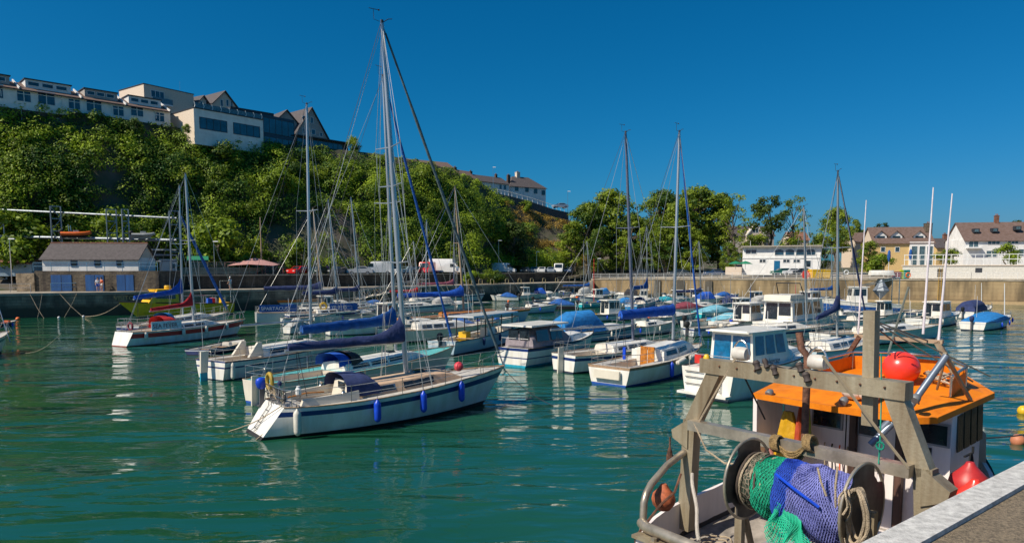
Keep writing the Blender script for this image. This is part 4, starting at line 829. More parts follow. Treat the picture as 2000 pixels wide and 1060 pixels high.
# right part of the cliff top
bd = Bld('bungalow', 'long low white bungalow with brown roof on the cliff top behind the tall masts', gy(782, 318, 168), gy(885, 330, 176), 26); bd.body(7, gy(782, 318, 168).z-26, RW_); bd.roof(7, gy(782, 318, 168).z-26, 1.7, TILEG, gm=RW_)
bd = Bld('brick_house', 'brown-roofed house end just above the wooded slope', gy(905, 350, 178), gy(932, 356, 182), 22); bd.body(7, gy(905, 345, 178).z-22, RC); bd.roof(7, gy(905, 345, 178).z-22, 2.2, TILEG, gm=RC); bd.chimney(.6, 3.5, gy(905, 345, 178).z-22, gy(905, 325, 178).z-22)
bd = Bld('white_cottage', 'white cottage with two chimneys left of the cliff-top villa', gy(933, 365, 190), gy(994, 372, 198), 20); ze = gy(933, 352, 190).z-20; bd.body(7, ze, RW_); bd.roof(7, ze, 2.0, SLATE, gm=RC); bd.chimney(.5, 3.5, ze, ze+2.6); bd.chimney(bd.W*.85, 3.5, ze, ze+2.6, w=.6); bd.winpx(975, 360, 980, 370, nx=1); bd.winpx(983, 361, 989, 371, nx=1)
bd = Bld('white_villa', 'white villa with hipped dark roof at the right end of the cliff-top houses', gy(997, 372, 200), gy(1066, 384, 206), 20); ze = gy(997, 362, 200).z-20; bd.body(9, ze, RW_); bd.roof(9, ze, 3.2, SLATE, hip=3.5)
for k, (x, y) in enumerate(((1009, 368), (1029, 370), (1046, 373), (1061, 376))): bd.winpx(x-4, y-5, x+4, y+6, nx=1)
bd.chimney(.5, 2, ze, ze+3.0, w=.8); bd.chimney(bd.W*.42, 4.5, ze+2, ze+4.4, w=1.1, m=RC)
# clifftop road wall and railings
g = MB(); pts = [(972, 378), (1000, 384), (1040, 395), (1080, 408), (1110, 415)]; P = [gy(x, y, 178+(x-972)*.09) for x, y in pts]
for a, b in zip(P[:-1], P[1:]): g.hexa([a+Vector((0, 0, -2)), b+Vector((0, 0, -2)), b+Vector((.1, .5, -2)), a+Vector((.1, .5, -2))], [a, b, b+Vector((.1, .5, 0)), a+Vector((.1, .5, 0))])
rwall = g.build('road_wall', mat('grey_road_wall', (.12, .11, .11), .9, var=.3)); tag(rwall, 'sloping grey retaining wall below the cliff-top road', 'wall')
g = MB()
for a, b in zip(P[:-1], P[1:]):
    g.tube([a+Vector((0, 0, 1)), b+Vector((0, 0, 1))], .05, 4)
    for k in range(4): q = a.lerp(b, k/4); g.tube([q, q+Vector((0, 0, 1.1))], .06, 4)
tag(g.build('road_railing', PVC), 'white post railing along the sloping cliff-top road', 'railing')
# stone shed with blue doors
A = gplane(64, 568, gz(70, 568.5, ZQ), Vector((.1, -1, 0)).normalized()); shA = gz(70, 569, ZQ); shB = gz(303, 569, ZQ)
shA = Vector((shA.x, shA.y, 0)); shB = Vector((shB.x, shA.y+1.0, 0)); bd = Bld('boat_store', 'white boat store with slate roof on a stone base with blue doors', shA, shB, ZQ, 'boat store')
b1 = bd.uz(262, 530)[0]; zt = bd.uz(160, 529)[1]
bd.body(7, zt, RSTONE, name='stone_base'); MB().box(-2.2, 0, -.2, 3, 0, zt-.3).build('stone_block', mat('sunlit_rubble', (.34, .26, .17), .95, var=.35, sc=1.5, bump=1, bsc=4), bd.root)
u0 = .4; u1 = b1+.1; wt = bd.uz(160, 503, -1)[1]
bd.body(5, wt, RW_, u0=u0, u1=u1, y0=1, z0=zt, name='wall'); rz = bd.uz(160, 475, -3.5)[1]
bd.roof(5, wt, rz-wt, SLATE, u0=u0-.25, u1=u1+.25, y0=1, ov=.3, gm=RC)
MB().tube([(u0-.2, 3.5, rz+.03), (u1+.2, 3.5, rz+.03)], .1, 6).build('ridge_tiles', TILE, bd.root)
for x in (145, 191, 234): bd.winpx(x-7, 507, x+7, 521, nx=1, y=1, gl=GLASS, fm=mat('blue_frame', (.02, .10, .25), .6))
BD_ = mat('blue_door_paint', (.012, .085, .26), .6, var=.15, sc=2, streak=True)
for x0, x1 in ((101, 141), (168, 204), (229, 262)):
    a, c = bd.uz(x0, 566)[0], bd.uz(x1, 566)[0]; q = MB().box(a, c, -.06, .02, .05, zt-.5).build('door', BD_, bd.root); MB().box((a+c)/2-.02, (a+c)/2+.02, -.075, -.06, .05, zt-.5).build('door_gap', BLK, q)
BLR = mat('blue_grey_rail', (.12, .26, .38), .5)
def railing(name, label, pts, H=1.05, n=None, m=SS, rows=(1., .55), r=.03, cat='railing', group=None):
    g = MB()
    for q in rows: g.tube([p+Vector((0, 0, H*q)) for p in pts], r, 5)
    for a, b in zip(pts[:-1], pts[1:]):
        k = max(1, int((b-a).length/2.0))
        for i in range(k+1): p = a.lerp(b, i/k); g.tube([p, p+Vector((0, 0, H))], r*1.2, 5)
    return tag(g.build(name, m), label, cat, group)
zz = ZQ+zt; f = lambda u, y: bd.P0+bd.d*u-bd.n*y+Vector((0, 0, zz))
railing('railing', 'blue-grey railing on the ledge in front of the white boat store', [f(-.2, .1), f(bd.W-.1, .1)], m=BLR)
railing('railing', 'pale blue railing on the lower quay in front of the blue doors', [gz(100, 569.5, ZQ), gz(285, 567, ZQ)], m=BLR, r=.028)
railing('railing', 'grey railing at the left edge of the lower quay', [gz(-20, 571.5, ZQ), gz(60, 571, ZQ)], m=SS)
railing('railing', 'white railing on the lower quay right of the boat store', [gz(305, 565, ZQ), gz(470, 562, ZQ)], m=PVC, r=.025)
railing('railing', 'white railing on the quay above the slanting gangway', [gz(565, 559, ZQ), gz(760, 556.5, ZQ)], m=PVC, r=.025)
railing('railing', 'pale ramp railing beside the corner steps', [Vector((9.5, 146.5, ZQ)), Vector((16.5, 156, ZQ+.6))], m=SS)
g = [q-RN*.4+Vector((0, 0, ZR)) for q in RW]
railing('railing', 'long white railing along the top of the tan harbour wall', g, m=PVC, r=.03, rows=(1., .66, .33))
# stone bench pillar etc on upper tier
for px, lb in ((305, 'stone gate pillar at the head of the quay stairs'),):
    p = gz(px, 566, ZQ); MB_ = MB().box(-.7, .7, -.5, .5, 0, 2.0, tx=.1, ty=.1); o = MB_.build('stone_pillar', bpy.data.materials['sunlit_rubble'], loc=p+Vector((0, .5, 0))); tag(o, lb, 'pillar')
# containers and huts right of the boat store
bd = Bld('portable_cabin', 'pale blue portable cabin right of the boat store', gy(272, 530, 99), gy(298, 530, 100), ZC); bd.body(3, 2.4, mat('pale_blue_cabin', (.35, .45, .55), .6)); bd.win(.4, 1.0, 1, 1.8, nx=1); 
bd = Bld('portable_cabin', 'white portable cabin behind the yacht masts', gy(312, 530, 101), gy(346, 530, 102), ZC); bd.body(3, 2.4, RW_); bd.win(1.3, 2.1, 1, 1.8, nx=1)
bd = Bld('green_shed', 'low green-roofed shed behind the mesh fence', gy(370, 528, 108), gy(404, 528, 109), ZC); bd.body(3, 2.5, mat('dark_green_sheet', (.02, .09, .06), .6)); bd.roof(3, 2.5, .5, mat('green_sheet', (.02, .22, .12), .6))
bd = Bld('low_building', 'low white building with rust-red roof at the left edge', gy(-20, 530, 97), gy(62, 528, 98), ZC); bd.body(4, 1.9, mat('pale_mural_wall', (.42, .52, .58), .7, c2=(.25, .35, .45), sc=.6)); bd.roof(4, 1.9, .6, TILE)
# mesh fence
g = MB(); a, b = gz(375, 533.5, ZC), gz(590, 531.5, ZC)
a = Vector((a.x*.75, 106, ZC)); a = gy(372, 532, 106.5); b = gy(590, 531, 120); a.z = b.z = ZC
for q in (.05, 2.08): g.tube([a+Vector((0, 0, q)), b+Vector((0, 0, q))], .03, 5)
for i in range(15): p = a.lerp(b, i/14); g.tube([p, p+Vector((0, 0, 2.1))], .035, 5)
fo = g.build('mesh_fence', SS); tag(fo, 'tall grey wire mesh fence in front of the cliff foot', 'fence'); g = MB()
for i in range(9): g.tube([a+Vector((0, 0, .2+.23*i)), b+Vector((0, 0, .2+.23*i))], .009, 3)
for i in range(120): p = a.lerp(b, i/119); g.tube([p+Vector((0, 0, .1)), p+Vector((0, 0, 2.05))], .007, 3)
g.build('wire_mesh', WIRE, fo)
# pink tent
c = gy(500, 527, 111); t = empty('event_tent', (c.x, c.y, ZC), 0, 'faded pink peaked tent with dark underside on the car park', 'tent'); m_ = MB()
m_.loft([[(-3.6, -2.4, 1.5), (0, -2.7, 1.7), (3.6, -2.4, 1.5), (3.8, 0, 1.7), (3.6, 2.4, 1.5), (0, 2.7, 1.7), (-3.6, 2.4, 1.5), (-3.8, 0, 1.7)], [(-1.6, -1, 2.25), (0, -1, 2.3), (1.6, -1, 2.25), (1.6, 0, 2.3), (1.6, 1, 2.25), (0, 1, 2.3), (-1.6, 1, 2.25), (-1.6, 0, 2.3)], [(-.1, 0, 2.75)]*8], closed=True); m_.build('canopy', mat('tent_pink', (.46, .24, .22), .9), t, smooth=True)
for sx in (-3.5, 3.5):
    for sy in (-2.3, 2.3): MB().tube([(sx, sy, 0), (sx, sy, 1.55)], .05, 6).build('leg', SS, t)
# timber stack / beams
g = MB()
for i in range(5): g.box(-7+i*.2, 5+i*.3, -.3+i*.02, .1+i*.02, .05+i*.2, .2+i*.2)
o = g.build('timber_stack', mat('pale_timber', (.50, .40, .27), .8, var=.2, sc=2)); p = gy(420, 534, 104.5); o.location = (p.x, 107.5, ZC+.2); o.rotation_euler = (0, 0, R(38)); tag(o, 'stack of pale timber beams along the top of the retaining wall', 'timber')
# steel gantry with lifeboats (left)
GST = mat('galvanised_steel', (.30, .34, .37), .45, .5, var=.2, streak=True)
def tower(px, y0, y1, Y, label, wd=1.1):
    a = gy(px, y1, Y); b = gy(px, y0, Y); H = b.z-a.z; root = empty('steel_tower', a, R(30), label, 'tower', 'steel lattice towers behind the boat store'); g = MB()
    for s in (-wd/2, wd/2):
        for q in (-.3, .3): g.tube([(s, q, 0), (s, q, H)], .09, 5)
    g.build('upright', GST, root); g = MB(); n = max(3, int(H/1.6))
    for i in range(n+1): z = H*i/n; g.beam((-wd/2, -.3, z), (wd/2, -.3, z), .09); g.beam((-wd/2, .3, z), (wd/2, .3, z), .09)
    for i in range(n): g.beam((-wd/2 if i % 2 else wd/2, -.3, H*i/n), (wd/2 if i % 2 else -wd/2, -.3, H*(i+1)/n), .07)
    g.build('bracing', GST, root); return root
for px, y0, y1, lb in ((112, 403, 475, 'lattice tower left of the orange rescue boat'), (220, 409, 478, 'lattice tower right of the orange rescue boat'), (247, 409, 478, 'narrower lattice tower beside the grey inflatable'), (345, 412, 545, 'tall lattice tower behind the blue and red masts'), (4, 436, 545, 'steel tower at the left edge')): tower(px, y0, y1, 98, lb, 1.2 if px != 247 else .8)
def pipe(lb, pts, r=.14, Y=98.3): g = MB(); g.tube([gy(x, y, Y) for x, y in pts], r, 8); tag(g.build('steel_pipe', GST, smooth=True), lb, 'pipe')
pipe('upper horizontal steel pipe crossing the cliff', [(-30, 408), (345, 426)]); pipe('lower horizontal steel pipe carrying the rescue boats', [(-30, 461), (345, 469)], .2); pipe('thin steel pipe left of the boat store', [(0, 497), (66, 499)])
for k, (x0, x1, y) in enumerate(((258, 345, 487), (262, 345, 497), (265, 345, 509))):
    g = MB(); a, b = gy(x0, y, 99.5), gy(x1, y+1, 99.5); g.beam(a, b, .35, .2); tag(g.build('rack_beam', GST), ('top', 'middle', 'bottom')[k]+' empty rack beam right of the boat store roof', 'beam')
def rib(label, px, py, Y, m, frame=True, s=1.):
    p = gy(px, py, Y); root = empty('rescue_boat', p, R(20), label, 'inflatable boat'); g = MB(); L = 3.4*s
    for sg in (-1, 1): g.tube([(-L/2, sg*.7*s, .3), (0, sg*.75*s, .3), (L*.35, sg*.5*s, .38), (L/2, 0, .5)], .24*s, 8)
    g.build('tube', m, root, smooth=True); MB().hexa([(-L/2, -.2, -.25), (L*.3, -.1, -.2), (L*.3, .1, -.2), (-L/2, .2, -.25)], [(-L/2, -.6*s, .2), (L*.4, -.3*s, .25), (L*.4, .3*s, .25), (-L/2, .6*s, .2)]).build('hull', BLK if frame else CGREY, root)
    MB().box(-.4, .4, -.25, .25, .2, .8, tx=.08).build('console', CGREY, root); outboard((-L/2, 0, .2), root, BLK)
    if frame: MB().tube([(-.7, -.6, .4), (-.8, -.6, 1.5), (-.8, .6, 1.5), (-.7, .6, .4)], .05, 6).build('roll_bar', SS, root)
rib('orange inflatable rescue boat with a roll bar up on the steel rack', 149, 461, 97.6, ORNG); rib('small grey inflatable with an orange ball up on the steel rack', 280, 463, 97.6, CGREY, False, .8)
# street lamps, poles
def lamp(label, px, yt, Y, zb, name='street_lamp', cat='street lamp', m=SS, r=.07, head=True, group=None):
    t = gy(px, yt, Y); H = t.z-zb; root = empty(name, (t.x, Y, zb), 0, label, cat, group); MB().tube([(0, 0, 0), (0, 0, H*.5), (0, 0, H)], [r, r*.8, r*.6], 6).build('pole', m, root)
    if head: MB().box(-.12, .75, -.12, .12, H-.02, H+.12, tx=.1, ty=.03).build('lamp_head', PVC, root)
for a in (('thin lamp post in front of the low white building at the left', 18, 467, 92, ZQ), ('lamp post on the cliff-top road beside the cottage', 963, 327, 190, 24), ('lamp post at the end of the cliff-top road', 1109, 374, 195, 18), ('lamp post among the parked cars, left of the dry slope', 974, 470, 153, ZC), ('lamp post right of the parked cars', 1048, 492, 164, ZC), ('lamp post at the right end of the parked cars', 1108, 497, 166, ZC), ('thin lamp post near the corner steps', 1168, 505, 158, ZR), ('lamp post beside the green shed', 417, 472, 108, ZC)): lamp(*a)
for a in (('brown timber pole with a yellow stay at the cliff foot', 508, 424, 112, ZC, 'timber_pole', 'pole', WOODM, .14, False), ('dark telegraph pole right of the parked cars', 1124, 483, 165, ZC, 'timber_pole', 'pole', BARK, .13, False), ('tall pale flagpole on the cafe roof', 1466, 470, 145, 10, 'flagpole', 'flagpole', PVC, .06, False)): lamp(*a)
# ------------------------------------------------------------------ right-hand buildings
bd = Bld('cafe', 'long white two-storey cafe with arched upper windows', gy(1450, 520, 146), gy(1602, 520, 140), 4.5, 'cafe'); H2 = bd.uz(1500, 482)[1]
bd.body(9, H2, RW_); MB().box(-.3, bd.W+.4, -.9, 9.2, H2, H2+.22).build('flat_roof', mat('pale_roof_edge', (.40, .36, .30), .8), bd.root)
for i in range(4): x0 = 1513+i*20.5; bd.winpx(x0, 486, x0+18.5, 499, nx=1, gl=WGB)
bd.winpx(1456, 487, 1478, 496, nx=2)
for x0, x1 in ((1483, 1496), (1529, 1543), (1549, 1563)): bd.winpx(x0, 506, x1, 513, nx=2)
a = bd.uz(1512, 509); c = bd.uz(1523, 524); MB().box(a[0], c[0], -.05, .02, 0, a[1]).build('door', GLASSB, bd.root); bd.winpx(1573, 508, 1584, 522, nx=1)
u = bd.uz(1450, 504); MB().box(-.05, bd.W+.05, -.12, .0, u[1]-.08, u[1]+.08).build('string_course', PVC, bd.root)
for i in range(4):
    a = bd.uz(1513+i*20.5, 486)[0]; b = bd.uz(1531.5+i*20.5, 486)[0]; z = bd.uz(1500, 486)[1]; MB().prism([(a, 0, z-.05), (a, 0, z-.45), (a+(b-a)*.2, 0, z-.2), ((a+b)/2, 0, z-.1), (b-(b-a)*.2, 0, z-.2), (b, 0, z-.45), (b, 0, z-.05)], (0, -.1, 0)).build('window_arch', PVC, bd.root)
MB().box(-3.2, 0, -1.5, 4, 0, 1.6).build('terrace', RC, bd.root)
for i, px in enumerate((1437, 1456)):
    p = gy(px, 513, 141); root = empty('parasol', (p.x, 141, 5.6), 0, ('left' if i == 0 else 'right')+' green parasol on the cafe terrace', 'parasol', 'green parasols at the cafe'); z = p.z-5.6
    MB().lathe([(1.5, z-.25), (.8, z+.1), (.05, z+.35)], 8).build('canopy', mat('green_canvas', (.01, .20, .10), .8), root); MB().tube([(0, 0, 0), (0, 0, z+.3)], .04, 6).build('pole', PVC, root)
bd = Bld('slate_house', 'distant stone gabled house with slate roof among the trees', gy(1428, 458, 190), gy(1512, 458, 190), 10); ze = bd.uz(1470, 459)[1]; bd.body(7, ze, RG); bd.roof(7, ze, 2.6, SLATE)
u0, u1 = bd.uz(1456, 458)[0], bd.uz(1489, 458)[0]; zr = bd.uz(1472, 439)[1]; MB().prism([(u0, -1.2, 0), (u1, -1.2, 0), (u1, -1.2, ze), ((u0+u1)/2, -1.2, zr), (u0, -1.2, ze)], (0, 3, 0)).build('gable_bay', RC, bd.root)
g = MB()
for s in (u0-.3, u1+.3): g.beam((s, -1.35, ze-.3), ((u0+u1)/2, -1.35, zr+.2), .3, .25)
g.build('barge_board', PVC, bd.root); bd.win((u0+u1)/2-.8, (u0+u1)/2+.8, ze+.5, ze+1.8, nx=2, y=-1.2)
bd = Bld('tiled_house', 'distant house with faded red tiled roof behind the cafe', gy(1545, 470, 180), gy(1580, 470, 180), 8); ze = bd.uz(1560, 467)[1]; bd.body(6, ze, RC); bd.roof(6, ze, 2, TILE, gm=RC)
bd = Bld('brown_roof_house', 'long brown-roofed building left behind the yellow house', gy(1672, 475, 165), gy(1722, 475, 165), 6); ze = bd.uz(1690, 471)[1]; bd.body(7, ze, RC); bd.roof(7, ze, 2.2, TILEG, gm=RC)
# yellow house
bd = Bld('yellow_house', 'yellow house with three white dormers and brown tiled roof', gy(1706, 498, 150), gy(1822, 498, 148), 5); ze = bd.uz(1750, 472)[1]; zr = bd.uz(1750, 443, -3.5)[1]
bd.body(8, ze, RY); bd.roof(8, ze, zr-ze, TILEG, gm=RC, ov=.4)
u = bd.uz(1776, 480)[0]; MB().box(u, bd.W+.0, -.3, .0, 0, ze-.05).build('glazed_porch', RW_, bd.root)
for k in range(3): bd.win(u+.3+k*(bd.W-u)/3.1, u+.2+(k+.9)*(bd.W-u)/3.1, .4, ze-.9, nx=1, y=-.3, gl=GLASSL)
for px in (1723.5, 1754, 1799):
    c = bd.uz(px, 470)[0]; zd = bd.uz(px, 470, -1)[1]; o = MB(); w_ = 1.15; o.prism([(c-w_, 1.0, zd), (c+w_, 1.0, zd), (c+w_, 1.0, zd+1.1), (c, 1.0, zd+2.0), (c-w_, 1.0, zd+1.1)], (0, 3, 0)); q = o.build('dormer', PVC, bd.root)
    g = MB(); 
    for s in (-1, 1): g.hexa([(c+s*(w_+.25), .7, zd+.85), (c, .7, zd+2.05), (c, 4.2, zd+2.05), (c+s*(w_+.25), 4.2, zd+.85)], [(c+s*(w_+.25), .7, zd+1.0), (c, .7, zd+2.2), (c, 4.2, zd+2.2), (c+s*(w_+.25), 4.2, zd+1.0)])
    g.build('dormer_roof', TILEG, q)
    MB().box(c-.75, c+.75, .96, 1.0, zd+.15, zd+1.0).build('pane', WGL, q)
for px in (1724, 1752): bd.winpx(px-4, 482, px+5, 492, nx=1)
bd.chimney(bd.W-.1, 3.0, ze, bd.uz(1827, 437, -3)[1], m=RSTONE, w=1.3)
bd = Bld('back_cottage', 'slate-roofed cottage between the yellow and the white house', gy(1830, 482, 170), gy(1882, 482, 170), 6); ze = bd.uz(1850, 482)[1]; bd.body(7, ze, RY); bd.roof(7, ze, 2.2, SLATE, gm=RC); bd.chimney(bd.W*.6, 3.5, ze+1, ze+3.1, m=TILE)
# white house right
bd = Bld('white_house', 'large white two-storey house with brown roof on the far right', gy(1882, 500, 140), gy(2120, 500, 136), 5.5); ze = bd.uz(1900, 467)[1]; zr = bd.uz(1900, 434, -4)[1]
bd.body(9, ze, RW_); bd.roof(9, ze, zr-ze, TILEG, gm=RW_, u0=-.15, ov=.4)
for x0, y0, x1, y1, k in ((1892, 470, 1911, 483, 2), (1929, 468, 1953, 478, 3), (1968, 467, 1989, 477, 3), (1926, 489, 1947, 502, 2), (1990, 486, 2010, 500, 2)): bd.winpx(x0, y0, x1, y1, nx=k, gl=GLASSL)
a = bd.uz(1886, 484); c = bd.uz(1916, 484); MB().box(a[0], c[0], -1.1, 0, a[1]-.15, a[1]+.1).build('balcony', PVC, bd.root)
for px, py in ((1905, 451), (1941, 450), (1986, 446)): u, z = bd.uz(px, py, -1.8); g = MB(); g.box(u-.55, u+.55, 1.2, 2.2, z-.35, z+.45); q = g.build('roof_window', DKF, bd.root); MB().box(u-.35, u+.35, 1.15, 1.2, z-.2, z+.3).build('pane', GLASSL, q)
bd.chimney(bd.uz(1968, 430)[0], 4.5, zr-.6, zr+1.2, m=TILE)
# low white wall building on the promenade
bd = Bld('white_wall', 'low white block wall with a dark doorway along the promenade', gy(1762, 540, wy(1762)+1.6), gy(2100, 540, wy(2100)+1.6), ZR+.05, 'wall'); ze = bd.uz(1900, 519)[1]; bd.body(4, ze, mat('white_blockwork', (.66, .63, .56), .85, var=.1, bump=.5, bsc=3)); MB().box(-.2, bd.W, -.15, 4, ze, ze+.15).build('terrace_slab', RC, bd.root)
for x0, y0, x1, y1 in ((1831, 525, 1841, 541), (1905, 523, 1918, 532)): a = bd.uz(x0, y0); c = bd.uz(x1, y1); MB().box(a[0], c[0], -.04, .02, c[1], a[1]).build('doorway' if x0 < 1900 else 'window', DKF, bd.root)
g = MB(); zt = ze+.15
for i in range(30): u = .2+i*1.15; g.box(u, u+.09, .1, .2, zt, zt+1.75)
for q in (.9, 1.7): g.box(.1, bd.W-.2, .11, .19, zt+q, zt+q+.1)
g.build('terrace_railing', PVC, bd.root)
for px, lb in ((1848, ''),): pass
p = gplane(1835, 560, RW[2], RN); g = MB()
for s in (-.22, .22): g.tube([(s, -.15, -3.6), (s, -.15, 2.2)], .035, 5)
for i in range(16): g.tube([(-.22, -.15, -3.5+i*.35), (.22, -.15, -3.5+i*.35)], .022, 4)
o = g.build('quay_ladder', mat('yellow_ladder', (.62, .36, .04), .6)); o.location = (p.x, p.y-.1, ZR-.2); o.rotation_euler = (0, 0, math.atan2(-.5657, .8246)); tag(o, 'yellow ladder down the tan wall in front of the white wall doorway', 'ladder')
def closed_parasol(px, yt, lb, m):
    p = gy(px, yt, 124.5); root = empty('closed_parasol', (p.x, 124.5, ZR+.1), 0, lb, 'parasol'); H = p.z-ZR-.1; MB().lathe([(.12, H-2.0), (.3, H-1.2), (.22, H-.3), (.04, H)], 8).build('canopy', m, root, smooth=True); MB().tube([(0, 0, 0), (0, 0, H)], .05, 6).build('pole', PVC, root)
closed_parasol(1737, 488, 'folded blue parasol left on the promenade', CBLUE); closed_parasol(1779, 486, 'folded blue parasol right, by the white wall', CBLUE)
def crate_box(px, py, Y, w, h, m, lb, nm='storage_bin', cat='bin'):
    p = gy(px, py, Y); g = MB(); g.box(-w/2, w/2, -w/3, w/3, 0, h*.82, tx=-.03, ty=-.03); g.box(-w/2-.06, w/2+.06, -w/3-.06, w/3+.06, h*.82, h); tag(g.build(nm, m, loc=(p.x, Y, ZR+.02)), lb, cat)
crate_box(1751, 540, 123.2, 1.1, 1.2, mat('maroon_plastic', (.22, .01, .05), .5), 'maroon bin on the promenade'); crate_box(1772, 540, 123.0, 1.3, 1.5, mat('teal_plastic', (.0, .22, .20), .5), 'teal bin on the promenade next to the white wall'); crate_box(1762, 540, 123.2, .6, 1.5, mat('lime_plastic', (.5, .6, .02), .5), 'narrow lime-yellow bin between the maroon and teal bins')
crate_box(1600, 530, 131, 3.2, 1.6, YEL, 'small yellow digger cab parked by the cafe', 'yellow_digger', 'digger')
p = gplane(1574, 536, RW[2]-RN*.25, RN); MB_ = MB().lathe([(.01, 0), (.8, .05), (.75, .12), (.01, .15)], 14, (0, 0, 0), (0, 1, 0)); tag(MB_.build('round_sign', FR, loc=p), 'faded red round sign on the railing below the cafe', 'sign')
for px, lb in ((1653, 'lifebuoy in white and orange on the railing right of the cafe'), (1774, 'orange and white lifebuoy on the railing below the teal bin')):
    p = gy(px, 525 if px < 1700 else 537, 121.5 if px < 1700 else 119.5); o = liferings((0, 0, 0), None, ORNG if px > 1700 else PVC, .38, .1, 'y'); q = gplane(px, 532 if px < 1700 else 537, RW[2]-RN*.3, RN); o.location = q; o.name = 'lifebuoy'; tag(o, lb, 'lifebuoy')
# upturned white dinghy on promenade
p = gy(1722, 530, 122.5); g = MB(); h = Hull(4.2, 1.6, .5, .6, .7, .3); o = h.build([W1, W1, W1], None, n=12, name='upturned_dinghy'); o.location = (p.x-2, 122.6, ZR+1.1); o.rotation_euler = (R(180), 0, 0); tag(o, 'white upturned dinghy on the promenade left of the bins', 'dinghy')
# ------------------------------------------------------------------ gangway (silver truss)
a, b = gz(705, 577, 1.8), gz(865, 556, ZQ+.3); a = gy(700, 583, 103); b = gy(832, 556, 121); root = empty('gangway', a, 0, 'silver lattice gangway sloping from the quay down to the pontoon', 'gangway'); d = b-a; lat = Vector((-d.y, d.x, 0)).normalized()*.6
for s in (-1, 1):
    g = MB(); n = 12
    for z in (0, 1.1): g.tube([lat*s+Vector((0, 0, z)), d+lat*s+Vector((0, 0, z))], .06, 5)
    for i in range(n+1): p = d*(i/n)+lat*s; g.tube([p, p+Vector((0, 0, 1.1))], .04, 4)
    for i in range(n): g.tube([d*(i/n)+lat*s+Vector((0, 0, 1.1 if i % 2 else 0)), d*((i+1)/n)+lat*s+Vector((0, 0, 0 if i % 2 else 1.1))], .035, 4)
    g.build('truss', SS, root)
MB().hexa([lat*-1-Vector((0, 0, .1)), d-lat-Vector((0, 0, .1)), d+lat-Vector((0, 0, .1)), lat-Vector((0, 0, .1))], [-lat, d-lat, d+lat, lat]).build('walkway', CONC, root)
def pontoon(sp, ep, wd, label):
    a = gz(*sp, .0); b = gz(*ep, .0); d = b-a; n = Vector((-d.y, d.x, 0)).normalized()*wd; root = empty('pontoon', a, 0, label, 'pontoon')
    MB().hexa([Vector((0, 0, .3)), d+Vector((0, 0, .3)), d+n+Vector((0, 0, .3)), n+Vector((0, 0, .3))], [Vector((0, 0, .48)), d+Vector((0, 0, .48)), d+n+Vector((0, 0, .48)), n+Vector((0, 0, .48))]).build('deck', mat('grey_pontoon_planks', (.33, .31, .28), .85), root)
    k = max(2, int(d.length/4)); g = MB()
    for i in range(k): q = d*((i+.5)/k)+n*.5; g.box(q.x-.5, q.x+.5, q.y-.5, q.y+.5, -.3, .3)
    g.build('float', mat('float_plastic', (.45, .45, .43), .7), root)
pontoon((520, 607), (960, 596), 1.8, 'main floating pontoon crossing behind the left-hand yachts'); pontoon((1660, 616), (1800, 612), 1.5, 'wooden finger pontoon behind the tall square post')
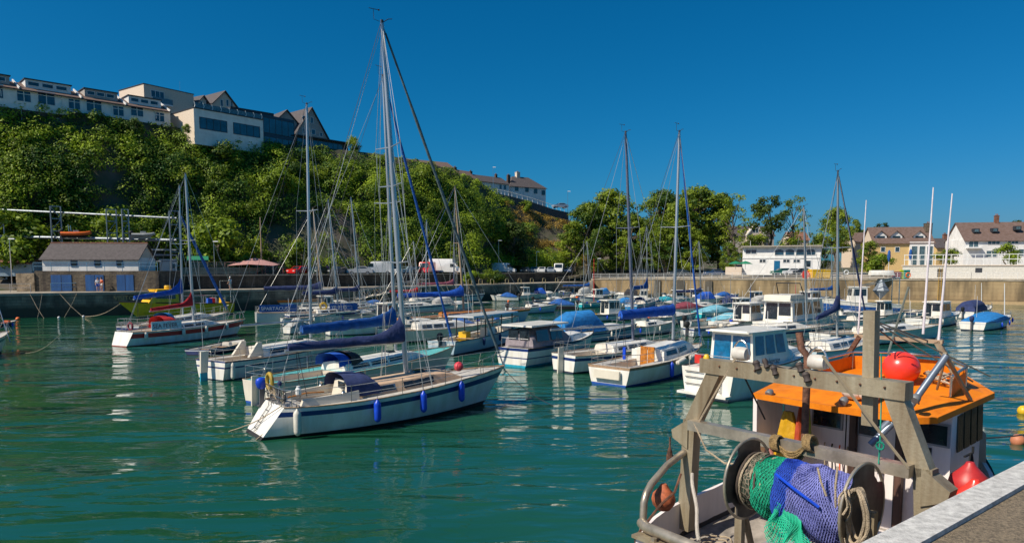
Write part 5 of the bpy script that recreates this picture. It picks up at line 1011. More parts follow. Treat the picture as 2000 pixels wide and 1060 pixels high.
# ------------------------------------------------------------------ cars
TYRE = mat('tyre', (.012, .012, .013), .9); RIM = mat('wheel_rim', (.35, .35, .36), .4, .6); CARG = mat('car_glass', (.012, .018, .022), .08, spec=.9); LAMPM = mat('lamp_lens', (.7, .7, .66), .2); TAIL = mat('tail_lens', (.5, .01, .01), .3)
def car(label, px, py, Y, c, rz=0., kind='car', zb=ZC, g_='cars parked below the cliff'):
    p = gy(px, py, Y); root = empty('parked_'+('van' if kind != 'car' else 'car'), (p.x, Y, zb), rz, label, 'van' if kind != 'car' else 'car', g_)
    paint = mat('car_paint_%02x%02x%02x' % tuple(int(v*255) for v in c), c, .3, var=.04, coat=.6); g = MB(); L, Wd, H = (4.3, 1.75, 1.5) if kind == 'car' else (5.2, 2.0, 2.3) if kind == 'van' else (6.2, 2.1, 2.9)
    pr = {'car': [(0, .35), (0, .85), (.05, .95), (.25, .98), (.40, 1.42), (.72, 1.45), (.93, .98), (.99, .92), (1, .35)], 'van': [(0, .4), (.02, 1.0), (.16, 1.15), (.28, 2.2), (.34, 2.28), (.98, 2.3), (1, 2.2), (1, .4)], 'box': [(0, .4), (.0, 1.1), (.1, 1.3), (.2, 2.1), (.26, 2.2), (.262, 2.85), (1, 2.9), (1, .5)]}[kind]
    k = len(pr); secs = []
    for y, s in ((-Wd/2, .96), (-Wd/2+.06, 1), (Wd/2-.06, 1), (Wd/2, .96)): secs.append([(x*L-L/2, y*(1 if z < 1.0 or kind != 'car' else .84), z*s+.35*(1-s)) for x, z in pr])
    g.loft(secs, 0, closed=True, cap0=True, cap1=True); b = g.build('body', paint, root, smooth=True)
    for s in (-1, 1):
        yy = s*(Wd/2*.9 if kind == 'car' else Wd/2+.003)
        if kind == 'car': MB().prism([(-L*.19, yy*1.05, 1.0), (L*.34, yy*1.05, 1.0), (L*.2, yy*.97, 1.36), (-L*.1, yy*.97, 1.36)], (0, s*.02, 0)).build('side_window', CARG, root)
        else: MB().prism([(-L*.36, yy, 1.35), (-L*.16, yy, 1.35), (-L*.16, yy, 1.95), (-L*.25, yy, 1.95)], (0, s*.015, 0)).build('side_window', CARG, root)
        for wx in (-L*.31, L*.3):
            q = MB(); q.lathe([(.28, -.1), (.33, -.07), (.33, .07), (.28, .1)], 14, (wx, s*(Wd/2-.08), .33), (0, 1, 0)); q = q.build('tyre', TYRE, root, smooth=True); MB().lathe([(.2, -.115), (.2, .115)], 10, (wx, s*(Wd/2-.08), .33), (0, 1, 0)).build('rim', RIM, q)
        MB().box(-L/2-.02, -L/2+.1, s*Wd*.33-.16, s*Wd*.33+.16, .62, .78).build('headlight', LAMPM, root); MB().box(L/2-.08, L/2+.015, s*Wd*.38-.09, s*Wd*.38+.09, .65, .85).build('tail_light', TAIL, root)
    if kind == 'car': MB().prism([(-L*.245, -Wd*.38, 1.0), (-L*.245, Wd*.38, 1.0), (-L*.115, Wd*.33, 1.37), (-L*.115, -Wd*.33, 1.37)], (-.03, 0, .02)).build('windscreen', CARG, root); MB().prism([(L*.42, -Wd*.36, 1.03), (L*.42, Wd*.36, 1.03), (L*.24, Wd*.33, 1.38), (L*.24, -Wd*.33, 1.38)], (.03, 0, .02)).build('rear_window', CARG, root)
    else: z0, z1 = (1.25, 2.05) if kind == 'van' else (1.4, 2.05); x0, x1 = (-.335, -.24) if kind == 'van' else (-.40, -.315); MB().prism([(x0*L, -Wd*.42, z0), (x0*L, Wd*.42, z0), (x1*L, Wd*.4, z1), (x1*L, -Wd*.4, z1)], (-.04, 0, .01)).build('windscreen', CARG, root)
    return root
CW, CS, CD, CR_, CBL = (.75, .75, .73), (.38, .39, .40), (.03, .033, .036), (.70, .01, .01), (.03, .07, .16)
for a in (('bright red car parked alone behind the brown mast', 584, 530, 113, CR_, R(70)), ('dark green car behind the tallest silver masts', 622, 530, 115, (.01, .04, .03), R(80)), ('black four-wheel-drive car in the left group', 661, 530, 117, CD, R(75)), ('silver estate car left of the white vans', 703, 530, 119, CS, R(10)), ('white van next to the silver estate car', 738, 530, 121, CW, R(15), 'van'), ('pale blue car right of the white van', 794, 532, 125, (.3, .4, .45), R(60)), ('white car with blue windscreen behind the main mast', 775, 532, 122.5, CW, R(100)),
          ('dark car right of the main mast', 815, 530, 127, CD, R(80)), ('red van behind the wooden mast', 833, 528, 129, CR_, R(80), 'van'), ('big white box van', 872, 526, 133, CW, R(170), 'box'), ('white minibus beside the shrub bank', 985, 528, 154, CW, R(170), 'van'), ('pale grey van at the left of the second row', 966, 528, 156, CS, R(170), 'van'), ('black car in the second row', 1026, 530, 158, CD, R(80)), ('silver car in the second row, behind the lamp post', 1044, 528, 162, CS, R(85)),
          ('white hatchback in the second row', 1059, 529, 161, CW, R(80)), ('silver-blue hatchback in the second row', 1076, 529, 162, (.25, .3, .36), R(85)), ('white estate at the right of the second row', 1092, 528, 163, CW, R(80), 'van'), ('dark blue car at the right end of the second row', 1110, 529, 164, CBL, R(80))): car(*a)
car('blue-grey car on the cliff-top road', 1094, 402, 194, (.25, .33, .42), R(20), zb=gy(1094, 407, 194).z, g_=None)
for i, (px, c, lb) in enumerate(((1545, CW, 'white car parked in front of the cafe'), (1565, CD, 'dark car right of the white car in front of the cafe'), (1528, (.02, .12, .09), 'dark green car parked by the cafe door'))): car(lb, px, 527, 139, c, R(5), zb=4.4, g_='cars in front of the cafe')
for i, (px, c, lb) in enumerate(((1250, CD, 'dark car under the trees behind the railing, left'), (1325, (.05, .06, .06), 'grey car under the trees behind the railing, middle'), (1395, CBL, 'blue car under the trees behind the railing, right'))): car(lb, px, 537, 156 if px < 1300 else 150, c, R(5), zb=ZR+.2, g_='cars under the trees')
# ------------------------------------------------------------------ people
SKIN = mat('skin', (.50, .28, .19), .6, var=.05); HAIR = mat('brown_hair', (.05, .03, .02), .8)
def skinned(name, pts, edges, rad, m, parent=None, lv=1):
    me = bpy.data.meshes.new(name); me.from_pydata(pts, edges, []); me.materials.append(m); o = bpy.data.objects.new(name, me); COL.objects.link(o)
    if parent: o.parent = parent
    o.modifiers.new('skin', 'SKIN').use_smooth_shade = True
    for i, r in enumerate(rad): me.skin_vertices[0].data[i].radius = (r, r)
    me.skin_vertices[0].data[0].use_root = True
    o.modifiers.new('sub', 'SUBSURF').levels = lv; o.modifiers['sub'].render_levels = lv; return o
def person(label, loc, rz, top=None, bottom=None, shirt_long=False, sk=SKIN, pose=0, hat=None, sit=False, group=None):
    root = empty('person', loc, rz, label, 'person', group); a = .12 if pose == 0 else .25
    P = [(0, 0, .95), (0, 0, 1.15), (0, 0, 1.38), (0, 0, 1.50), (.02, 0, 1.62), (.03, 0, 1.72), (.0, .19, 1.40), (0, .25, 1.12), (a, .24, .88), (a+.04, .23, .78), (0, -.19, 1.40), (0, -.26, 1.12), (a+.05, -.25, .90), (a+.1, -.24, .80),
         (0, .10, .90), (.03, .11, .50), (0, .11, .09), (.12, .12, .04), (0, -.10, .90), (.03, -.11, .50), (-.05, -.11, .09), (.07, -.12, .04)]
    E = [(0, 1), (1, 2), (2, 3), (3, 4), (4, 5), (2, 6), (6, 7), (7, 8), (8, 9), (2, 10), (10, 11), (11, 12), (12, 13), (0, 14), (14, 15), (15, 16), (16, 17), (0, 18), (18, 19), (19, 20), (20, 21)]
    Rd = [.14, .13, .15, .06, .10, .09, .07, .05, .04, .035, .07, .05, .04, .035, .10, .065, .045, .04, .10, .065, .045, .04]
    skinned('body', P, E, Rd, sk, root)
    if top: skinned('shirt', P[:3]+[P[6], P[7], P[10], P[11]], [(0, 1), (1, 2), (2, 3), (3, 4), (2, 5), (5, 6)], [.165, .155, .17, .085, .07, .085, .07], top, root)
    if bottom: skinned('shorts', [P[0], P[14], (.02, .11, .62), P[18], (.02, -.11, .62)], [(0, 1), (1, 2), (0, 3), (3, 4)], [.15, .12, .10, .12, .10], bottom, root)
    MB().lathe([(.02, .1), (.08, .07), (.115, 0), (.10, -.07)], 10, (-.01, 0, 1.73)).build('hat' if hat else 'hair', hat or HAIR, root, smooth=True); return root
sh = lambda n, c: mat(n, c, .85, var=.1)
person('man in white top and blue shorts in front of the blue doors', gz(192, 569.5, ZQ), R(-60), sh('white_shirt', (.7, .7, .7)), sh('blue_shorts', (.04, .10, .45)))
person('person in bright orange top and white shorts in front of the blue doors', gz(199, 569, ZQ), R(-100), sh('orange_shirt', (.85, .15, .05)), sh('white_shorts', (.6, .6, .6)))
person('person in pale blue clothes and white hat walking along the quay', gz(450, 566, ZQ), R(160), sh('pale_shirt', (.6, .66, .72)), sh('grey_shorts', (.3, .32, .35)), pose=1, hat=PVC)
person('bare-chested man standing behind the red-covered mast', gz(368, 565, ZQ), R(-90), None, sh('navy_shorts', (.02, .03, .1)))
person('person in blue jacket by the quay railing behind the silver masts', gz(634, 558.5, ZQ), R(-90), sh('blue_jacket', (.03, .15, .35)), sh('jeans', (.03, .05, .12)))
person('person in lilac top beside the dark green car', gy(639, 535, 121)*1, R(-90), sh('lilac_top', (.4, .12, .3)), sh('black_trousers', (.02, .02, .02)))
bpy.data.objects[[o.name for o in bpy.data.objects if o.get('label', '').startswith('person in lilac')][0]].location.z = ZC
person('person in light blue standing at the car park wall near the box van', Vector((gy(890, 535, 126.5).x, 130.5, ZC)), R(-90), sh('sky_top', (.2, .4, .55)), sh('denim', (.1, .2, .4)))
# ------------------------------------------------------------------ the boats
# main yacht in the foreground
FURLD = mat('grey_furled_sail', (.10, .15, .17), .7, var=.25, sc=5, bump=.3, bsc=12); FURLB = mat('blue_furled_sail', (.01, .10, .42), .8, var=.15, bump=.4, bsc=10)
INK = mat('black_lettering', (.01, .01, .012), .5); WHT = mat('white_lettering', (.75, .75, .75), .5)
def mooring(a, b, parent=None, sag=.4, r=.014, m=ROPE, name='mooring_line', label=None):
    a, b = Vector(a), Vector(b); g = MB(); g.tube([a.lerp(b, i/10)-Vector((0, 0, sag*math.sin(math.pi*i/10))) for i in range(11)], r, 4); o = g.build(name, m, parent)
    if label: tag(o, label, 'rope')
    return o
root, h, side = yacht('large white sloop with dark blue stripe and blue fenders, nearest of all the yachts', (494, 851), (943, 788), B=3.3, F0=1.05, F1=1.55, masttop=(746, 46), xm=.62, strn=.75, rake=1.15, ts=.62, roof=(.36, .86), rh=.42, wf=.58, well=(.14, .36), cover=None, furl=None, boomx=None, wins=0, mr=.095, nst=5, life=True, hullm=[W1, BLK, NAVY], roofm=[TAN])
L = h.L
side_windows(side, [(.44*L, .52*L)], root, fr=SS); side_windows(side, [(.565*L, .70*L)], root, fr=GLASS)
o_, th_, _ = place((494, 851), (943, 788)); xb = .62*L; zb = h.z(h.T(xb))+.40; tp = to_plane((746, 46), o_, th_); tp.x = max(tp.x, xb-.075*(tp.z-zb))
rig(root, h, (xb, 0, zb), tp, ALU, .10, (.33, .66), furl=FURLD, fr=.055, boom=(Vector((xb-4.75, 0, zb+1.22)), Vector((xb-.12, 0, zb+1.26))), cover=CNAVY, cr=(.13, .26, .75), wire=.009, sw=1.0)
sprayhood(h, .36*L-.05, root, CNAVY, W=1.05, H=.78, base=h.z(.3)+.08, ln=1.6)
for x in (.085, .40, .60, .80):
    e = h.edge(x*L+(.25 if x < .1 else 0), -1, .10, .1); fender(e, root, FW if x < .1 else FB, .75 if x > .1 else .85, .13, .15)
# cockpit coamings, winches, wheel pedestal, gear on the pushpit
for s in (-1, 1):
    g = MB(); g.hexa([(.14*L, s*.82, h.z(.15)-.05), (.36*L, s*.95, h.z(.3)-.05), (.36*L, s*1.12, h.z(.3)-.05), (.14*L, s*1.02, h.z(.15)-.05)], [(.15*L, s*.84, h.z(.15)+.18), (.36*L, s*.95, h.z(.3)+.30), (.36*L, s*1.08, h.z(.3)+.30), (.15*L, s*.98, h.z(.15)+.18)]); g.build('coaming', W2, root)
    winch((.30*L, s*1.03, h.z(.3)+.27), root)
g = MB(); g.hexa([(.33*L, -.75, h.z(.3)-.1), (.40*L, -.75, h.z(.3)-.1), (.40*L, .75, h.z(.3)-.1), (.33*L, .75, h.z(.3)-.1)], [(.345*L, -.7, h.z(.3)+.55), (.40*L, -.68, h.z(.3)+.55), (.40*L, .68, h.z(.3)+.55), (.345*L, .7, h.z(.3)+.55)]); g.build('companionway_bulkhead', W2, root)
MB().box(.338*L, .342*L, -.3, .3, h.z(.3)-.08, h.z(.3)+.5).build('washboard', GLASS, root)
g = MB(); g.box(.2*L, .2*L+.5, -.35, .35, .55, .98, tx=.04, ty=.04); g.build('cockpit_locker', W2, root)
g = MB(); g.tube([(.13*L, 0, 1.2), (.2*L, .02, 1.28), (.27*L, .04, 1.25)], .025, 6); g.build('tiller', WOODO, root)
liferings((.8, .55, 1.75), root, mat('yellow_ochre_horseshoe', (.42, .28, .03), .7), .27, .07)
q = outboard((.75, .95, 1.35), root, FB, .75); 
for k, (y, z) in enumerate(((-.5, 1.5), (-.2, 1.6), (.15, 1.4), (.35, 1.7))):
    g = MB()
    for j in range(5): a = j*.25; g.tube([(.72+.03*j, y+.16*math.cos(t*.7), z-.1-.26*abs(math.sin(t*.35))+.02*j) for t in range(10)], .014, 4)
    g.build('coiled_rope', ROPE if k % 2 else WIRED, root)
MB().lathe([(.09, 0), (.1, .02), (.1, .2), (.06, .24), (.06, .3)], 10, (1.3, -.9, 1.42)).build('blue_white_lamp', PVC, root)
hz_ = h.z(0); T_ = lambda y, k, o=.03: Vector((.75*k-o*hz_*.9, y, hz_*k+o*.7))      # points on the sloping transom
g = MB()
for y in (-.02, .26): g.tube([T_(y, .12, .06), T_(y, .2), T_(y, .9), T_(y, 1.02, .10), T_(y, 1.12, .02)], .016, 6)
for k in (.22, .40, .58, .76): g.tube([T_(-.02, k, .035), T_(.26, k, .035)], .014, 6)
g.build('boarding_ladder', mat('dark_stainless', (.10, .10, .10), .35, .6), root)
rg = random.Random(21)
for k in range(9):
    y = -.95+.22*k; g = MB()
    for j in range(3): w2 = rg.uniform(.07, .16); d_ = rg.uniform(.2, .5); g.tube([(.80+rg.uniform(-.02, .02), y+w2*math.sin(t*.5236), 1.62-d_*.5*(1-math.cos(t*.5236))) for t in range(12)], .013, 4, closed=True)
    g.build('hanging_line', (WIRED, ROPE, WIRED, mat('grey_line', (.3, .3, .3), .8))[k % 4], root)
for y in (-.6, .7): g = MB(); g.tube([(.85, y, 1.1), (.95, y, 2.1), (1.0, y+.02, 2.5)], .014, 5); g.build('ensign_staff', SS, root)
MB().lathe([(.02, 0), (.07, .02), (.08, .12), (.05, .18)], 10, (.9, -.2, 1.66)).build('winch_cover', CNAVY, root)
M0 = root.matrix_world.copy() if False else Matrix.Translation(o_) @ Matrix.Rotation(th_, 4, 'Z')
mooring(M0 @ Vector((.7, -.9, 1.1)), gz(447, 842, .0), label='pale mooring line from the stern of the nearest sloop, upper', sag=.1, r=.018); mooring(M0 @ Vector((1.2, -1.1, 1.1)), gz(500, 858, 0), label='mooring line crossing the transom of the nearest sloop', sag=.02, r=.018); mooring(M0 @ Vector((h.L+1, 0, 1.5)), gz(1080, 792, 0), label='dark bow line of the nearest sloop running into the water', sag=.2, r=.016, m=WIRED)
p = M0 @ (h.edge(.80*L, -1, -.1)+Vector((0, 0, .55))); b_ = MB().ball((0, 0, 0), .19, 14).build('pink_ball_buoy', mat('pink_red_buoy', (.75, .06, .08), .4), loc=p); tag(b_, 'pink-red ball buoy hanging at the bow rail of the nearest sloop', 'buoy')
# yacht B, moored behind the main one
r2, h2, s2 = yacht('cream sloop with turquoise foredeck and bright blue sprayhood, directly behind the nearest sloop', (505, 790), (868, 722), B=3.0, F0=1.0, F1=1.3, masttop=(748, 150), xm=.68, ts=.7, rh=.38, roof=(.34, .82), deckm=mat('turquoise_deck', (.10, .42, .42), .8), furl=FURLB, cover=CBLUE, cr=(.20, .30, .45), boomx=.50, boomz=1.9, hood=CROY, hullm=[W2, ANTIB, W2], mr=.085, fr=.06, boomtilt=-.05)
g = MB(); z0 = h2.z(0); g.hexa([(-.35, -.03, -.25), (-.02, -.03, -.25), (-.02, .03, -.25), (-.35, .03, -.25)], [(-.3, -.03, 1.25), (.02, -.03, 1.25), (.02, .03, 1.25), (-.3, .03, 1.25)]); g.build('rudder', W2, r2)
for x in (.25, .33): pass
sprayhood(h2, .34*h2.L+.55, r2, CBLK, W=.85, H=.6, base=h2.z(.3)+.25, ln=.9)
# yacht C with blue rudder
r3, h3, s3 = yacht('white sloop with turquoise rudder blade and twin navy lines along its hull', (412, 741), (660, 703), B=2.7, F0=1.0, F1=1.25, masttop=(599, 205), xm=.76, ts=.88, roof=(.30, .86), rh=.5, wf=.7, hullm=[W1, ANTI, NAVY], idx=(1, 1, 0, 2, 0, 2), rows=(-1, 0, .05, .62, .70, .93, 1), cover=None, boomx=.55, boomz=1.5, furl=None, wins=2, rake=.6, mr=.085, L=9.0)
MB().hexa([(-.62, -.035, -.5), (-.2, -.035, -.5), (-.2, .035, -.5), (-.62, .035, -.5)], [(-.60, -.035, .42), (-.2, -.035, .42), (-.2, .035, .42), (-.60, .035, .42)]).build('rudder_blade', ANTIT, r3); MB().hexa([(-.60, -.05, .42), (-.2, -.05, .42), (-.2, .05, .42), (-.60, .05, .42)], [(-.55, -.05, 1.5), (-.1, -.05, 1.5), (-.1, .05, 1.5), (-.55, .05, 1.5)]).build('rudder_stock', W2, r3)
fender(h3.edge(.35, -1, .1, .0), r3, FW, .8, .12, .1)
for s in (-1, 1): MB().hexa([(.2*h3.L, s*.6, 1.0), (.30*h3.L, s*.6, 1.0), (.30*h3.L, s*.75, 1.0), (.2*h3.L, s*.75, 1.0)], [(.27*h3.L, s*.6, 1.75), (.30*h3.L, s*.6, 1.75), (.30*h3.L, s*.72, 1.75), (.27*h3.L, s*.72, 1.75)]).build('coaming', W2, r3)
# dinghy between
motorboat('small dark dinghy with orange cover floating behind the turquoise-rudder sloop', (385, 694), (470, 676), kind='open', hullm=[CNAVY, BLK, W3], ob=None, rails=False, F0=.4, F1=.5, cat='dinghy')
# SEA FEVER
r4, h4, s4 = yacht('white sloop with broad red stripe, red sail cover and a name board on its side', (232, 677), (462, 653), B=2.9, F0=1.05, F1=1.3, masttop=(362, 340), xm=.60, strn=.45, ts=.7, hullm=[W1, ANTIR, REDS], idx=(1, 1, 0, 0, 2, 0), rows=(-1, 0, .08, .35, .58, .90, 1), cover=CRED, cr=(.13, .24, .8), boomx=.36, boomz=1.65, hood=None, furl=None, rake=1.0, rr=.02, wire=.016, mr=.10, boomtilt=-.25)
sprayhood(h4, .33*h4.L, r4, CRED2, W=.95, H=.95, base=h4.z(.3)+.1, ln=1.7)
b4 = MB().box(.16*h4.L, .40*h4.L, -h4.w(.2)-.02, -h4.w(.2)+.0, h4.z(.2)+.05, h4.z(.2)+.72).build('dodger_panel', mat('white_dodger', (.85, .85, .86), .8), r4); text('boat_name', 'SEA FEVER', .46, mat('maroon_lettering', (.20, .01, .03), .6), b4, (.17*h4.L, -h4.w(.2)-.03, h4.z(.2)+.22), (R(90), 0, 0))
for x in (.12, .40, .60, .82): fender(h4.edge(x*h4.L, -1, .1, .1), r4, FW, .55, .13, .1)
liferings((.5, -.7, h4.z(0)+.45), r4, CMAR, .25, .07)
# E: blue-covered yacht behind SEA FEVER
yacht('sloop with bright blue sail cover and blue furled jib, behind the red-striped one', (250, 662), (438, 634), B=2.8, F0=1.05, F1=1.3, masttop=(350, 362), xm=.52, cover=CROY, cr=(.18, .28, .9), boomx=.46, boomz=2.5, hood=CSKY, furl=FURLB, rr=.02, wire=.016, fr=.12, hullm=[W3, ANTI, NAVY], boomtilt=-.35, fl=.78)
# left-edge yacht
r5, h5, _ = yacht('bow of a white yacht with navy stripe cut off by the left edge', (-150, 715), (2, 688), B=2.9, F0=1.0, F1=1.4, masttop=None, hullm=[W1, ANTI, NAVY], rr=.02, nst=5)
mooring(place((-150, 715), (2, 688))[0]+Vector((5, 5, 1.5)), gz(40, 690, 0), label='bow line of the yacht at the left edge')
g = MB(); a = gz(20, 668, .8); g.tube([a, gy(-15, 560, a.y+.5)], .03, 5); tag(g.build('forestay_wire', ALU), 'slanting forestay at the left edge of the harbour', 'rope')
motorboat('dark inflatable tender with yellow gear by the quay at the left edge', (-20, 640), (28, 634), kind='open', hullm=[BLK, BLK, W3], ob=None, rails=False, cat='dinghy', F0=.4, F1=.5)
# yellow survey launch
o, th, L = place((446, 613), (272, 622)); r6 = empty('survey_launch', o, th, 'yellow survey launch with raked wheelhouse tied up at the dark quay', 'launch'); h6 = Hull(L, 3.6, 1.5, 2.0, .9, 2.2, sm=.3)
h6.build([YELP, mat('dark_teal_antifouling', (.01, .10, .11), .7), YELP], r6); h6.deck(mat('grey_work_deck', (.2, .2, .2), .8), r6, zf=.9); h6.rail(BLK, r6, .06)
MB().hexa([(.62*L, -1.3, 1.5), (.94*L, -1.1, 1.8), (.94*L, 1.1, 1.8), (.62*L, 1.3, 1.5)], [(.63*L, -1.2, 3.2), (.84*L, -1.0, 3.2), (.84*L, 1.0, 3.2), (.63*L, 1.2, 3.2)]).build('wheelhouse', YELP, r6); MB().box(.60*L, .85*L, -1.25, 1.25, 3.2, 3.32).build('roof', YELP, r6)
for s in (-1, 1):
    MB().prism([(.66*L, s*1.28, 2.2), (.87*L, s*1.14, 2.3), (.82*L, s*1.09, 3.05), (.66*L, s*1.22, 3.05)], (0, s*.02, 0)).build('window', GLASS, r6)
MB().prism([(.925*L, -1.0, 2.25), (.925*L, 1.0, 2.25), (.86*L, .9, 3.05), (.86*L, -.9, 3.05)], (.03, 0, .02)).build('windscreen', GLASS, r6)
g = MB()
for s in (-1, 1): g.tube([(0.1, s*1.5, 2.4), (.48*L, s*1.6, 2.4)], .03, 5); [g.tube([(x, s*1.55, 1.5), (x, s*1.55, 2.4)], .03, 5) for x in (.1, 1.2, 2.4, 3.6)]
g.tube([(.3, 1.3, 1.5), (.3, 1.3, 4.2), (.3, -1.3, 4.2), (.3, -1.3, 1.5)], .05, 6); g.build('deck_rail', SS, r6)
for i, (x, y, m_) in enumerate(((1.0, .5, YEL), (1.8, -.4, CRED2), (2.6, .3, CROY), (1.4, -.8, PVC))): MB().box(x-.3, x+.3, y-.3, y+.3, 1.45, 2.1, tx=.04, ty=.04).build('deck_crate', m_, r6)
MB().lathe([(.35, 3.3), (.38, 3.35), (.38, 3.7), (.34, 3.75)], 12, (.70*L, .3, 0)).build('yellow_drum', YEL, r6)
text('hull_lettering', 'SURVEY', .4, INK, r6, (.62*L, 1.75, .95), (R(90), 0, R(180))) if False else None
mooring(o+Vector((math.cos(th)*(L+1.8), math.sin(th)*(L+1.8), 1.9)), gz(162, 618, 0), label='long pale bow line of the yellow survey launch', sag=.5, r=.035)
# G row: blue-dodger yachts
r7, h7, s7 = yacht('blue and white yacht with lettered blue dodgers and a yellow lifebuoy', (500, 631), (672, 620), B=3.0, F0=1.15, F1=1.35, masttop=(576, 405), xm=.62, cover=CNAVY, cr=(.2, .3, .5), boomx=.55, boomz=2.4, rr=.02, wire=.018, mastm=WOODM, hullm=[W3, ANTI, W3], hood=CBLUE, furl=None, th=R(25))
for x0, x1, s in ((.02, .36, 'SPARTACUS'), (.66, .93, 'YE 2115')):
    q = MB().box(x0*h7.L, x1*h7.L, -h7.w(.35)-.03, -h7.w(.35), h7.z(.2)+.1, h7.z(.2)+.85).build('dodger_panel', CBLUE, r7); text('boat_name', s, .5, WHT, q, ((x0+.015)*h7.L, -h7.w(.35)-.045, h7.z(.2)+.28), (R(90), 0, 0))
liferings((.60*h7.L, -h7.w(.4)-.1, h7.z(.3)+.6), r7, YEL, .33, .11, 'y')
r8, h8, _ = yacht('open orange and grey lifeboat-style launch by the pontoon with navy boom cover', (505, 604), (640, 598), B=2.8, F0=1.3, F1=1.5, masttop=None, hullm=[mat('orange_launch_paint', (.80, .18, .02), .5), BLK, W3], idx=(1, 1, 2, 2, 0, 0), roof=(.5, .75), life=False, deckm=ORNG, wins=0, th=R(35))
for (mt, sp, bp, cv, lb, mm, kw) in (((637, 390), (560, 632), (700, 622), CNAVY, 'grey sloop in the second row with a navy cover, its silver mast tallest there', ALU, {}), ((677, 385), (628, 618), (745, 612), CNAVY, 'sloop with navy sail cover moored at the gangway foot', ALU, {}),
        ((912, 405), (800, 592), (950, 588), CPINK, 'ketch with faded pink sail cover by the dark quay', ALUD, dict(boomx=.5)), ((846, 430), (770, 602), (870, 598), None, 'bare-decked small yacht behind the varnished boat', ALU, {})):
    yacht(lb, sp, bp, B=2.6, F0=1.0, F1=1.3, masttop=mt, xm=.6, cover=cv, cr=(.18, .28, .5), boomz=2.0, rr=.02, wire=.018, mastm=mm, hood=None, furl=None, detail=False, th=R(38), mr=.09, **kw)
r9, h9, _ = yacht('traditional varnished-deck yacht with bright blue boat cover on its boom and timber mast', (775, 642), (895, 622), B=2.7, F0=1.0, F1=1.45, masttop=(826, 360), xm=.5, cover=CROY, cr=(.2, .34, .75), boomx=.5, boomz=2.0, mastm=WOODM, hullm=[gel('pale_blue_grey_hull', (.42, .52, .58)), ANTI, WOODO], idx=(1, 1, 0, 0, 0, 2), deckm=WOODO, rr=.02, wire=.02, roofm=[WOODO], detail=True, mr=.10, th=R(33))
yacht('white bilge-keel yacht with tan windows moored between the varnished boat and the dory', (760, 668), (900, 652), B=2.6, F0=.95, F1=1.2, masttop=None, hullm=[W2, ANTI, W2], rh=.55, roof=(.25, .8), th=R(30))
yacht('low white yacht behind the mid-blue sail cover', (640, 655), (760, 645), B=2.5, F0=.9, F1=1.1, masttop=None, hullm=[W1, ANTI, W1], rh=.45, th=R(30), roof=(.3, .8))
motorboat('small white cruiser with green-tinted wheelhouse behind the mid-blue sail cover', (718, 634), (800, 626), kind='house', ob=None, hullm=[W1, ANTI, W3], th=None)
motorboat('white tender with a grey cover between the two stripes of masts', (560, 652), (605, 647), kind='cover', coverm=CGREY, ob=None, rails=False)
# dory with canopy and big covered outboard
rA, hA = motorboat('blue-grey workboat with hard canopy on dark posts and a covered outboard', (862, 694), (1008, 662), kind='open', hullm=[gel('pale_blue_workboat', (.40, .52, .58)), ANTI, W3], ob=CBLK, F0=.95, F1=1.35, B=2.5, fend=None)
La = hA.L; q = MB()
for x in (.30, .40, .62, .78):
    for s in (-1, 1): MB().tube([(x*La, s*.85, .8), (x*La, s*.85, 2.35)], .04, 6).build('canopy_post', BLK, rA)
MB().hexa([(.22*La, -1.05, 2.35), (.86*La, -.95, 2.3), (.86*La, .95, 2.3), (.22*La, 1.05, 2.35)], [(.22*La, -1.0, 2.45), (.86*La, -.9, 2.4), (.86*La, .9, 2.4), (.22*La, 1.0, 2.45)]).build('canopy_roof', W3, rA)
MB().box(.42*La, .52*La, -.9, -.3, .6, 1.5).build('helm_console', W2, rA); MB().box(.30*La, .36*La, .1, .7, .6, 1.25).build('engine_box', YEL, rA)
text('hull_number', 'M2', .55, WHT, rA, (.80*La, -hA.w(.8)-.02, .45), (R(90), 0, R(18)))
for x in (.3, .52): fender(hA.edge(x*La, -1, .1, .05), rA, CNAVY, .5, .1, .1)
# J: motorboat with lilac-grey wheelhouse, transom towards us
o, th, L = place((1000, 716), (1150, 690)); rJ, hJ = motorboat('white motorboat with grey canvas wheelhouse, navy stripe and turquoise waterline', (1000, 716), (1150, 688), kind='canopy', coverm=mat('lilac_grey_canvas', (.28, .24, .26), .8), ob=None, F0=1.1, F1=1.45, B=2.7, hullm=[W1, ANTIT, NAVY], idx=(1, 1, 0, 2, 0, 2), rows=(-1, 0, .12, .46, .52, .86, 1), rails=True); MB().box(.05*hJ.L, .50*hJ.L, -1.1, 1.1, 2.32, 2.42).build('canopy_top', W1, rJ)
for s in (-1, 1):
    for x0, x1 in ((.12, .26), (.29, .43)): MB().prism([(x0*hJ.L, s*1.07, 1.45), (x1*hJ.L, s*1.07, 1.45), (x1*hJ.L, s*.93, 2.1), (x0*hJ.L, s*.93, 2.1)], (0, s*.02, 0)).build('clear_panel', GLASS, rJ)
for y0 in (-.75, .05): MB().box(.075*hJ.L, .078*hJ.L, y0, y0+.7, 1.55, 2.15).build('aft_panel', GLASS, rJ)
# K: yacht with rudder, dark mast
rK, hK, sK = yacht('white yacht with grey stripe, cream transom and dark slender mast', (1100, 727), (1262, 690), B=2.7, F0=1.0, F1=1.25, masttop=(1210, 258), xm=.60, cover=None, boomx=.7, boomz=1.4, mastm=ALUD, hullm=[W1, ANTI, NAVY], idx=(1, 1, 0, 0, 2, 0), furl=None, rh=.42, roof=(.34, .80), strn=-.0, wire=.012, mr=.085, th=R(38), L=9.4)
MB().hexa([(-.45, -.04, -.4), (-.02, -.04, -.4), (-.02, .04, -.4), (-.45, .04, -.4)], [(-.35, -.04, 1.4), (0, -.04, 1.4), (0, .04, 1.4), (-.35, .04, 1.4)]).build('rudder', W2, rK)
